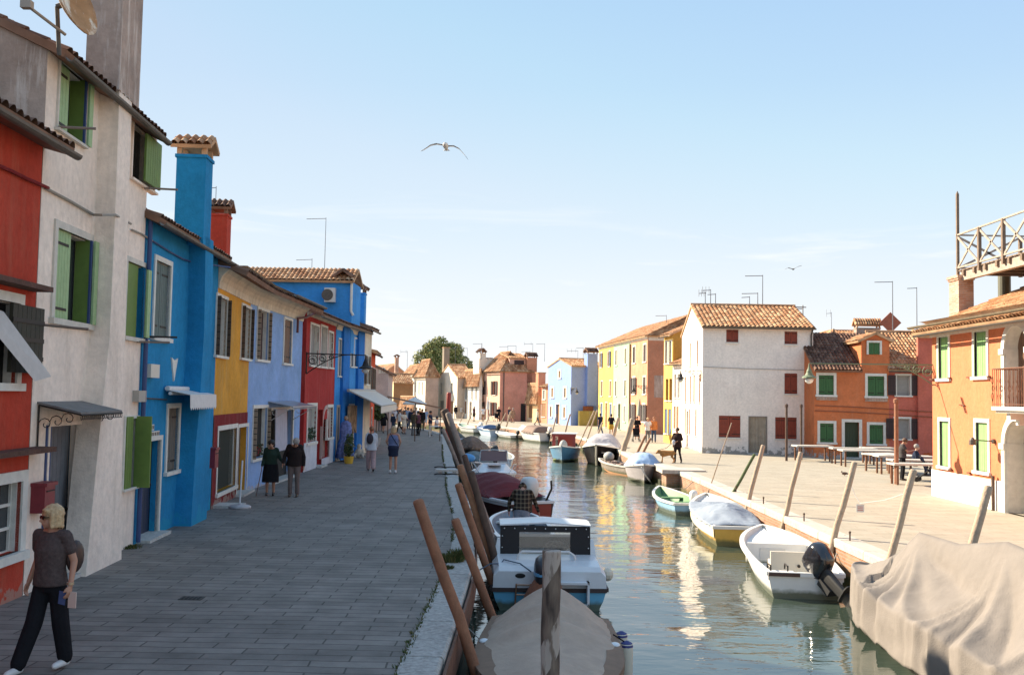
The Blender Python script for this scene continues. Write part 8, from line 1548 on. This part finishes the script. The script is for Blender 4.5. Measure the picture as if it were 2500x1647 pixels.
# ================================================================ stone tables of the old fish market
M_tbl = plain('market_stone_top', (.55, .51, .45), .7, var=.1, bump=.2); M_leg = plain('brown_iron_leg', (.16, .07, .035), .6, var=.25)
def table(label, cx, cy, L_, W_, rz, h=.80, first=[None]):
    t = thing('market_table', (cx, cy, ZR), label, 'table', 'stone tables on the square', rz); m = MB(); m.prism([V((-L_/2, -W_/2, h-.07)), V((L_/2, -W_/2, h-.07)), V((L_/2, W_/2, h-.07)), V((-L_/2, W_/2, h-.07))], (0, 0, .07)); m.build('table_top', M_tbl, t)
    for a in (-1, 1):
        for c in (-1, 1): m = MB(); m.box(a*(L_/2-.16)-.035, a*(L_/2-.16)+.035, c*(W_/2-.12)-.035, c*(W_/2-.12)+.035, 0, h-.075); m.build('leg', M_leg, t)
    return t
table('stone table standing before the red shutter of the white house', 15.6, 51.6, 1.9, .9, 0.05)
table('farther of two overlapping long stone tables before the dark green door', 17.0, 49.6, 2.2, .8, -.03)
table('nearer of two overlapping long stone tables before the dark green door', 17.0, 47.7, 2.5, .9, -.03)
table('stone table set askew in the middle of the square', 16.75, 44.3, 1.5, 1.7, .35)
table('small stone table against the salmon house wall', 18.6, 50.6, 1.6, .8, 0)
table('nearest stone table beside the thick rusty post', 15.55, 37.7, 2.4, .85, -.03)
table('stone table partly hidden by the bright orange house, behind the seated man', 17.0, 43.2, 2.4, .8, -.03)
table('stone table right behind the nearest one', 16.4, 40.3, 2.2, .8, -.03)
# ================================================================ small things
def stroller(label, loc, rz, mat, s=1.0):
    t = thing('stroller', loc, label, 'stroller', None, rz); m = MB(); m.tube([V((-.22, .25, 1.0))*s, V((-.22, -.3, .15))*s], .015); m.tube([V((.22, .25, 1.0))*s, V((.22, -.3, .15))*s], .015); m.tube([V((-.22, .25, 1.0))*s, V((.22, .25, 1.0))*s], .018); m.tube([V((-.22, -.15, .5))*s, V((-.22, .3, .12))*s], .015); m.tube([V((.22, -.15, .5))*s, V((.22, .3, .12))*s], .015); m.build('frame', M_iron, t)
    m = MB(); m.loft([[V((x*.22, y, z))*s for x, y, z in ((-1, a[0], a[1]), (1, a[0], a[1]), (1, a[2], a[3]), (-1, a[2], a[3]))] for a in ((.18, .95, .15, .92), (.0, .5, .02, .42), (-.3, .45, -.3, .38))]); m.build('seat', mat, t)
    for x in (-.24, .24):
        for y, z in ((-.32, .10), (.32, .10)): m = MB(); m.cyl(V((x-.02, y, z))*s, V((x+.02, y, z))*s, .10*s, n=12); m.build('wheel', M_rub, t)
stroller('empty dark stroller parked behind the nearest stone table', P(2262, 1176, ZR), 1.0, c_nvy); stroller('dark stroller pushed along the far quay by the person in dark clothes', P(1553, 1078, ZR), 0, c_blk); stroller('small stroller outside the pink house', P(1212, 1028.5, ZR), .3, c_blk)
# stone jetty with pier
J = thing('stone_jetty', (7.2, 43.2, ZR), 'stone slab jetty on a brick pier jutting over the canal by the dog', 'jetty'); m = MB(); m.box(-.75, 1.1, -.9, .9, -.10, .06); m.build('slab', M_kerbR, J); m = MB(); m.box(-.55, .6, -.7, .6, -2, -.101); m.build('pier', M_quayR, J); m = MB(); m.box(-.6, .5, .6, 2.0, -2, -.75); m.box(-.6, .5, .6, 1.3, -.749, -.5); m.build('steps', M_quayL, J)
# stone bench and lines on the left kerb
f = P(1092, 1156, 0); t = thing('stone_bench', f, 'low stone slab lying across the left kerb by the mooring lines', 'bench'); m = MB(); m.box(-.42, .42, -.22, .22, .10, .17); m.build('slab', M_stone, t); m = MB(); m.box(-.35, -.2, -.18, .18, 0, .099); m.build('foot', M_stone, t); m = MB(); m.box(.2, .35, -.18, .18, 0, .099); m.build('foot', M_stone, t)
for k, (y0_, lab) in enumerate(((1142, 'dark mooring line knotted across the left kerb beyond the stone slab'), (1159.5, 'dark mooring line across the left kerb in front of the stone slab'))):
    a = P(1060+k*0, y0_, .01); m = MB(); pts = [a+V((x, .03*math.sin(x*9), .03+.03*abs(math.sin(x*7)))) for x in [i*.12 for i in range(9)]]+[a+V((1.15, .0, -.1)), a+V((1.5, -.1, -.5))]; m.tube(pts, .022, 6); tag(m.build('mooring_line', c_blk), lab, 'rope')
# umbrella stand
f = P(585, 1240, 0); t = thing('parasol_stand', f, 'white parasol base with its bare pole outside the ochre house', 'parasol stand'); m = MB(); m.lathe([(.02, 0), (.27, 0), (.28, .05), (.22, .08), (.05, .10), (.03, .12)], n=24); m.build('base', plain('white_base', (.42, .40, .40), .6, var=.25), t, smooth=True); m = MB(); m.cyl((0, 0, .1), (.03, 0, 1.18), .022, n=8); m.build('pole', M_gel, t)
# stone doorstep slab under it
m = MB(); f = P(556, 1237, 0); m.box(-.55, .35, -.35, .4, 0, .07); tag(m.build('step_slab', M_stone, loc=f), 'low stone step outside the ochre house door', 'step')
# shop: awning, dresses, plants
T = H_awn = thing('shop_awning', (-7.0, 45.5, 2.9), 'large white shop awning stretched out from the vivid blue house', 'awning'); o = T.location
za = PY(856, 958, 44.0); zb2 = PY(934, 989, 46.2); m = MB(); c1 = V((-7.05, 43.2, 3.02)); c2 = V((-7.05, 51.5, 3.05)); c3 = PY(972, 983, 52.0); c4 = PY(934, 989, 44.0)
c4 = V((-5.72, 44.0, 2.36)); c3 = V((-5.9, 51.5, 2.40)); m.prism([c1, c4, c3, c2], (0, 0, .02)); m.build('canvas', plain('awning_canvas', (.70, .62, .52), .85, var=.06), T, origin=o); m = MB(); n = 40
for k in range(n): a = c4.lerp(c3, k/n); e = c4.lerp(c3, (k+1)/n); m.prism([a, e, e-V((0, 0, .30)), (a+e)/2-V((0, 0, .34)), a-V((0, 0, .30))], (.01, 0, 0))
m.build('valance', plain('awning_canvas', (.62, .61, .58)), T, origin=o); m = MB(); m.cyl(c4, c3, .03); m.cyl(c1, c4, .035); m.cyl(c2, c3, .03); m.cyl(c1, c2, .07); m.build('frame', plain('awning_frame', (.35, .33, .30), .5), T, origin=o)
t = thing('market_canopy', PY(1010, 985, 62), 'long thin sunlit canopy edge spanning from the awning to the quay poles', 'canopy'); o = t.location; p, q = PY(946, 970, 60.5), PY(1078, 998, 63); m = MB(); m.prism([p, q, q+V((-.1, .7, .0)), p+V((-.1, .7, .0))], (0, 0, .10)); m.build('canvas', plain('canopy_brown', (.20, .12, .08), .8), t, origin=o)
for e in (p.lerp(q, .02), p.lerp(q, .98), p.lerp(q, .5)+V((0, .35, 0))): m = MB(); m.cyl((e.x, e.y, 0), (e.x, e.y, e.z), .035, n=6); m.build('post', M_drk, t, origin=o)
def parasol(label, loc, r, h, mat, closed=False):
    t = thing('parasol', loc, label, 'parasol', None); m = MB()
    if closed: m.lathe([(.03, h), (.10, h-.5), (.20, h-1.4), (.16, h-1.5), (.03, h-1.45)], n=12)
    else: m.lathe([(.03, h), (r*.5, h-.22), (r, h-.5), (r, h-.62), (r*.98, h-.62), (r*.97, h-.52), (.03, h-.08)], n=8)
    m.build('canopy', mat, t); m = MB(); m.cyl((0, 0, 0), (0, 0, h), .035, n=6); m.build('pole', M_gel, t)
f = P(1015, 1046, 0); parasol('open white parasol over the far end of the left quay', V((-7.6, 79, 0)), .95, 2.7, plain('parasol_white', (.66, .65, .62), .85))
q = plan_hit(1190, V((-3.0, 117, ZR)), V((1, 0, 0))); parasol('closed white parasol in front of the pink house', q, 1, 2.9, plain('parasol_white', (.66, .65, .62)), True); q = plan_hit(1560, V((10.2, 88, ZR)), V((1, 0, 0))); parasol('closed grey green parasol in front of the peach house', q, 1, 3.0, plain('parasol_sage', (.34, .42, .38), .85), True)
t = table.__call__ and thing('cafe_table', P(1062, 1066, 0), 'small white table by the seated person at the quay edge', 'table'); m = MB(); m.box(-.4, .4, -.3, .3, .70, .74); m.build('table_top', M_gel, t)
for a in (-.35, .35):
    for c in (-.25, .25): m = MB(); m.box(a-.02, a+.02, c-.02, c+.02, 0, .699); m.build('leg', M_gel, t)
def dressstand(label, loc, h, w, mats, seed):
    t = thing('dress_stand', loc, label, 'dress stand', 'dresses displayed outside the blue shop'); m = MB(); n = 36; rings = []
    for z, r in ((.15, w*.62), (.5, w*.55), (.9, w*.42), (1.05, w*.34), (1.3, w*.42), (h-.12, w*.34), (h-.02, w*.10)): rings.append([V((math.cos(2*math.pi*k/n)*(r+.035*math.sin(k*2.1+seed)*(1 if z < 1 else .2)), math.sin(2*math.pi*k/n)*(r*.75+.03*math.sin(k*1.7)*(1 if z < 1 else .2)), z)) for k in range(n)])
    m.loft(rings); m.build('dress', mats[0], t, smooth=True); m = MB(); m.ell((0, 0, h+.08), (.09, .09, .11), 10); m.build('mannequin_head', mats[1], t, smooth=True); m = MB(); m.cyl((0, 0, 0), (0, 0, .2), .03); m.lathe([(.2, 0), (.2, .02), (.03, .04)], n=12); m.build('stand', M_iron, t)
pat1 = plain('blue_lilac_print', (.14, .18, .38), .9, var=.75, vscale=7); pat2 = plain('pale_aqua_print', (.30, .38, .42), .9, var=.6, vscale=6)
dressstand('blue and lilac patterned dress on the stand nearest the shop door', P(842, 1126, 0), 1.75, .62, (pat1, plain('tan_head', (.35, .22, .14))), 1); dressstand('pale aqua dress with a sun hat on the farther stand', P(880, 1098, 0), 1.70, .55, (pat2, plain('straw_hat', (.52, .44, .30))), 4)
m = MB(); f = P(838, 1100, 0)
for k in range(9): x = -.12+.03*k; m.fbox(Face(V((-7.2, 43.6, 0)), V((-7.15, 46.0, 0))), .2+k*.22, .36+k*.22, -.12, -.04, 1.3-.1*(k % 3), 2.35)
tag(m.build('scarf_rack', plain('scarf_mix', (.30, .20, .12), .9, var=.8, vscale=4)), 'row of brown and gold scarves hanging on the blue shop wall', 'scarves')
f = P(876, 1117, 0); t = thing('straw_doll', f, 'seated cream doll on the ground beside the shop dresses', 'doll'); m = MB(); m.ell((0, 0, .22), (.2, .16, .22), 12); m.ell((0, 0, .52), (.11, .11, .12), 10); capsule(m, (.1, -.05, .2), (.25, -.35, .05), .06, .05); capsule(m, (-.1, -.05, .2), (-.25, -.35, .05), .06, .05); capsule(m, (.15, 0, .35), (.25, -.15, .15), .05, .04); o = m.build('body', plain('cream_doll', (.55, .48, .38), .9, var=.35, vscale=12), t); mods(o, .02)
f = P(851, 1131, 0)
def potplant(label, loc, blobs, n, s, pot, ph, pr_, trunk, seed, cat='potted plant', name='potted_plant'):
    t = leafy(name, label, loc, blobs, trunk, [plain('shrub_mid', (.04, .075, .02)), plain('shrub_light', (.08, .12, .035)), plain('shrub_dark', (.015, .03, .01))], n, s, seed, cat); m = MB(); m.lathe([(.01, 0), (pr_*.75, 0), (pr_, ph), (pr_*.9, ph), (pr_*.85, ph-.04), (.01, ph-.04)], n=16); m.build('pot', pot, t, smooth=False); return t
potplant('tall leafy plant in a yellow pot before the shop dresses', f, [(0, 0, .75, .22, 1.2), (.03, 0, 1.05, .16, 1.2), (-.02, 0, .5, .2, 1)], 900, .05, plain('yellow_pot', (.60, .38, .04), .5), .30, .22, [((0, 0, .2), (0, 0, 1.0), .02, .01)], 3)
f = V((-7.9, 58.5, 0)); f = plan_hit(918, V((-7.5, 57, 0)), V((1, 0, 0)), 0); potplant('round dark topiary ball tree by the awning', V((f.x, f.y, 0)), [(0, 0, 1.95, .50, 1.08)], 2600, .07, plain('grey_pot', (.3, .3, .3)), .4, .28, [((0, 0, .3), (0, 0, 1.6), .035, .03)], 4, cat='topiary tree', name='topiary_tree')
# weeds in the joint along the kerb
def tuft(m, c, n, h, r, rnd, mi=0):
    for _ in range(n):
        a = rnd.uniform(0, 6.28); q = rnd.uniform(0, r); b0 = c+V((math.cos(a)*q, math.sin(a)*q, 0)); l = rnd.uniform(.5, 1)*h; d = V((math.cos(a)*rnd.uniform(.1, .7), math.sin(a)*rnd.uniform(.1, .7), 1)).normalized(); w = V((-d.y, d.x, 0)).normalized()*.006*(1+h*6) if abs(d.z) < .999 else V((.01, 0, 0)); mid = b0+d*l*.6; tip = b0+d*l+V((d.x, d.y, -.3))*l*.25
        m.add([b0-w, b0+w, mid+w*.8, tip, mid-w*.8], [(0, 1, 2, 3, 4)], rnd.choice((0, 0, 1)))
rnd = random.Random(8); m = MB(); WD = [plain('weed_green', (.05, .075, .015), .8), plain('weed_dry', (.14, .12, .035), .8)]
for p in subdiv([q for q in KLs if 7 < q.y < 60], .10):
    if mnoise.noise(V((p.y*.6, 3, 0))) > -.12: tuft(m, V((p.x+rnd.uniform(-.02, .02), p.y, 0)), 8, rnd.uniform(.025, .075), .045, rnd)
tag(m.build('kerb_weeds', WD), 'low green weeds growing in the joint between the paving and the kerb', 'weeds', kind='stuff')
f = P(1104, 1370, 0); m = MB(); tuft(m, V((0, 0, 0)), 900, .17, .20, rnd); tuft(m, V((-.05, -.75, 0)), 200, .08, .12, rnd); tuft(m, V((.12, .2, 0)), 150, .25, .12, rnd); tag(m.build('grass_tuft', WD, loc=(f.x, f.y, 0)), 'bushy green weed tuft sprouting at the kerb near the second rusty pole', 'weed')
f = P(318, 1336, 0); m = MB(); tuft(m, V((0, 0, 0)), 260, .07, .22, rnd); tag(m.build('grass_tuft', WD, loc=(f.x, f.y, 0)), 'small weed tuft at the wall foot between the white and blue houses', 'weed')
# paper scraps, pigeon
m = MB(); f = P(2058+4, 1161, ZR); m.ell((0, 0, .10), (.13, .06, .06), 10); m.ell((-.12, 0, .17), (.035, .03, .035), 8); capsule(m, (.08, 0, .1), (.22, 0, .07), .035, .015); m.cyl((0, .02, 0), (0, .02, .07), .006); m.cyl((0, -.02, 0), (0, -.02, .07), .006); tag(m.build('pigeon', plain('pigeon_brown', (.12, .07, .05), .7), loc=f, smooth=True), 'small pigeon standing on the sunlit square', 'bird')
# rope with a little sign between two right poles
a, c = PY(2075, 1178, 25.5), PY(2222, 1200, 24.0); mid = PY(2100, 1228, 25.2); m = MB(); m.tube([a, a.lerp(mid, .5)-V((0, 0, .05)), mid], .008, 5); m.tube([mid, mid.lerp(c, .5)-V((0, 0, .06)), c], .008, 5); tag(m.build('hanging_rope', plain('white_rope', (.6, .58, .55))), 'thin white rope slung between two pale poles on the right', 'rope')
t = thing('rope_sign', mid, 'tiny white sign with red lines hanging on the rope between the pale poles', 'sign'); m = MB(); m.box(-.10, .10, -.004, .004, -.22, -.02); m.build('board', M_white, t); m = MB()
for k in range(3): m.box(-.07, .07, -.0065, -.0045, -.09-.045*k, -.075-.045*k)
m.build('lettering', plain('sign_red', (.45, .05, .03)), t)
# gull in flight
g_ = PY(1088, 356, 26); t = thing('seagull', g_, 'white gull gliding with wide arched wings in the open sky', 'gull'); m = MB()
m.ell((0, 0, 0), (.075, .26, .07), 14); capsule(m, (0, .2, .0), (0, .34, -.03), .05, .03); m.ell((0, -.26, -.02), (.05, .06, .05), 10); capsule(m, (0, -.3, -.03), (0, -.37, -.045), .014, .005); o = m.build('body', plain('gull_white', (.72, .68, .62), .7), t, smooth=True)
m = MB(); m.prism([V((-.03, .28, -.02)), V((.03, .28, -.02)), V((.09, .42, -.03)), V((-.09, .42, -.03))], (0, 0, .008)); m.build('tail', plain('gull_white', (.72, .68, .62)), t)
for sg, pr_ in ((-1, ((.05, .02, .12), (.25, .05, .14), (.40, .01, .12), (.58, -.12, .07), (.66, -.16, .02))), (1, ((.05, -.0, .12), (.22, .0, .14), (.36, -.07, .12), (.52, -.25, .07), (.60, -.36, .02)))):
    m = MB(); rings = []
    for x, z, cch in pr_: rings.append([V((sg*x, -cch*.45, z)), V((sg*x, 0, z+.010)), V((sg*x, cch*.8, z)), V((sg*x, 0, z-.004))])
    m.loft(rings); m.build('wing', plain('gull_grey', (.55, .55, .56), .7), t, smooth=True)
g_ = PY(1937, 657, 60); m = MB(); 
for sg in (-1, 1): m.loft([[V((sg*x, -.08, z)), V((sg*x, 0, z+.02)), V((sg*x, .12, z))] for x, z in ((0, 0), (.3, .12+.04*sg), (.5, .1+.12*sg))])
m.ell((0, 0, 0), (.05, .2, .05), 8); tag(m.build('bird', plain('bird_dark', (.05, .05, .06), .8), loc=g_), 'small dark bird flying above the white corner house', 'bird')
# shelter post frames etc. of far tables: white market stall by the quay end

# mooring lines and a drain
for lab, pts in (('slack mooring line from the white open boat to the kerb behind it', [(6.9, 21.5, -.5), (7.2, 22.2, -.55), (7.7, 23, -.13)]), ('mooring line from the yellow and white boat to the kerb', [(6.9, 30.5, -.45), (7.2, 31, -.5), (7.7, 31.4, -.13)]), ('pale mooring line from the blue rowing boat to the kerb', [(6.1, 38.3, -.5), (6.9, 39.3, -.6), (7.6, 40, -.13)]), ('mooring line from the maroon covered boat to the left kerb', [(-.5, 33.0, -.25), (-1.0, 32.6, -.45), (-1.5, 32.2, .02)])):
    m = MB(); m.tube(smooth3 if 0 else [V(p) for p in pts], .014, 6); tag(m.build('mooring_line', plain('rope_grey', (.3, .28, .25))), lab, 'rope')
f = P(468, 1460, 0); m = MB(); m.box(-.16, .16, -.11, .11, .0, .008)
for k in range(5): m.box(-.13+.055*k, -.10+.055*k, -.08, .08, .008, .012, 1)
tag(m.build('drain_cover', [plain('iron_drain', (.05, .045, .04), .6, .3), M_dark], loc=f), 'small dark iron drain cover in the left paving', 'drain cover')
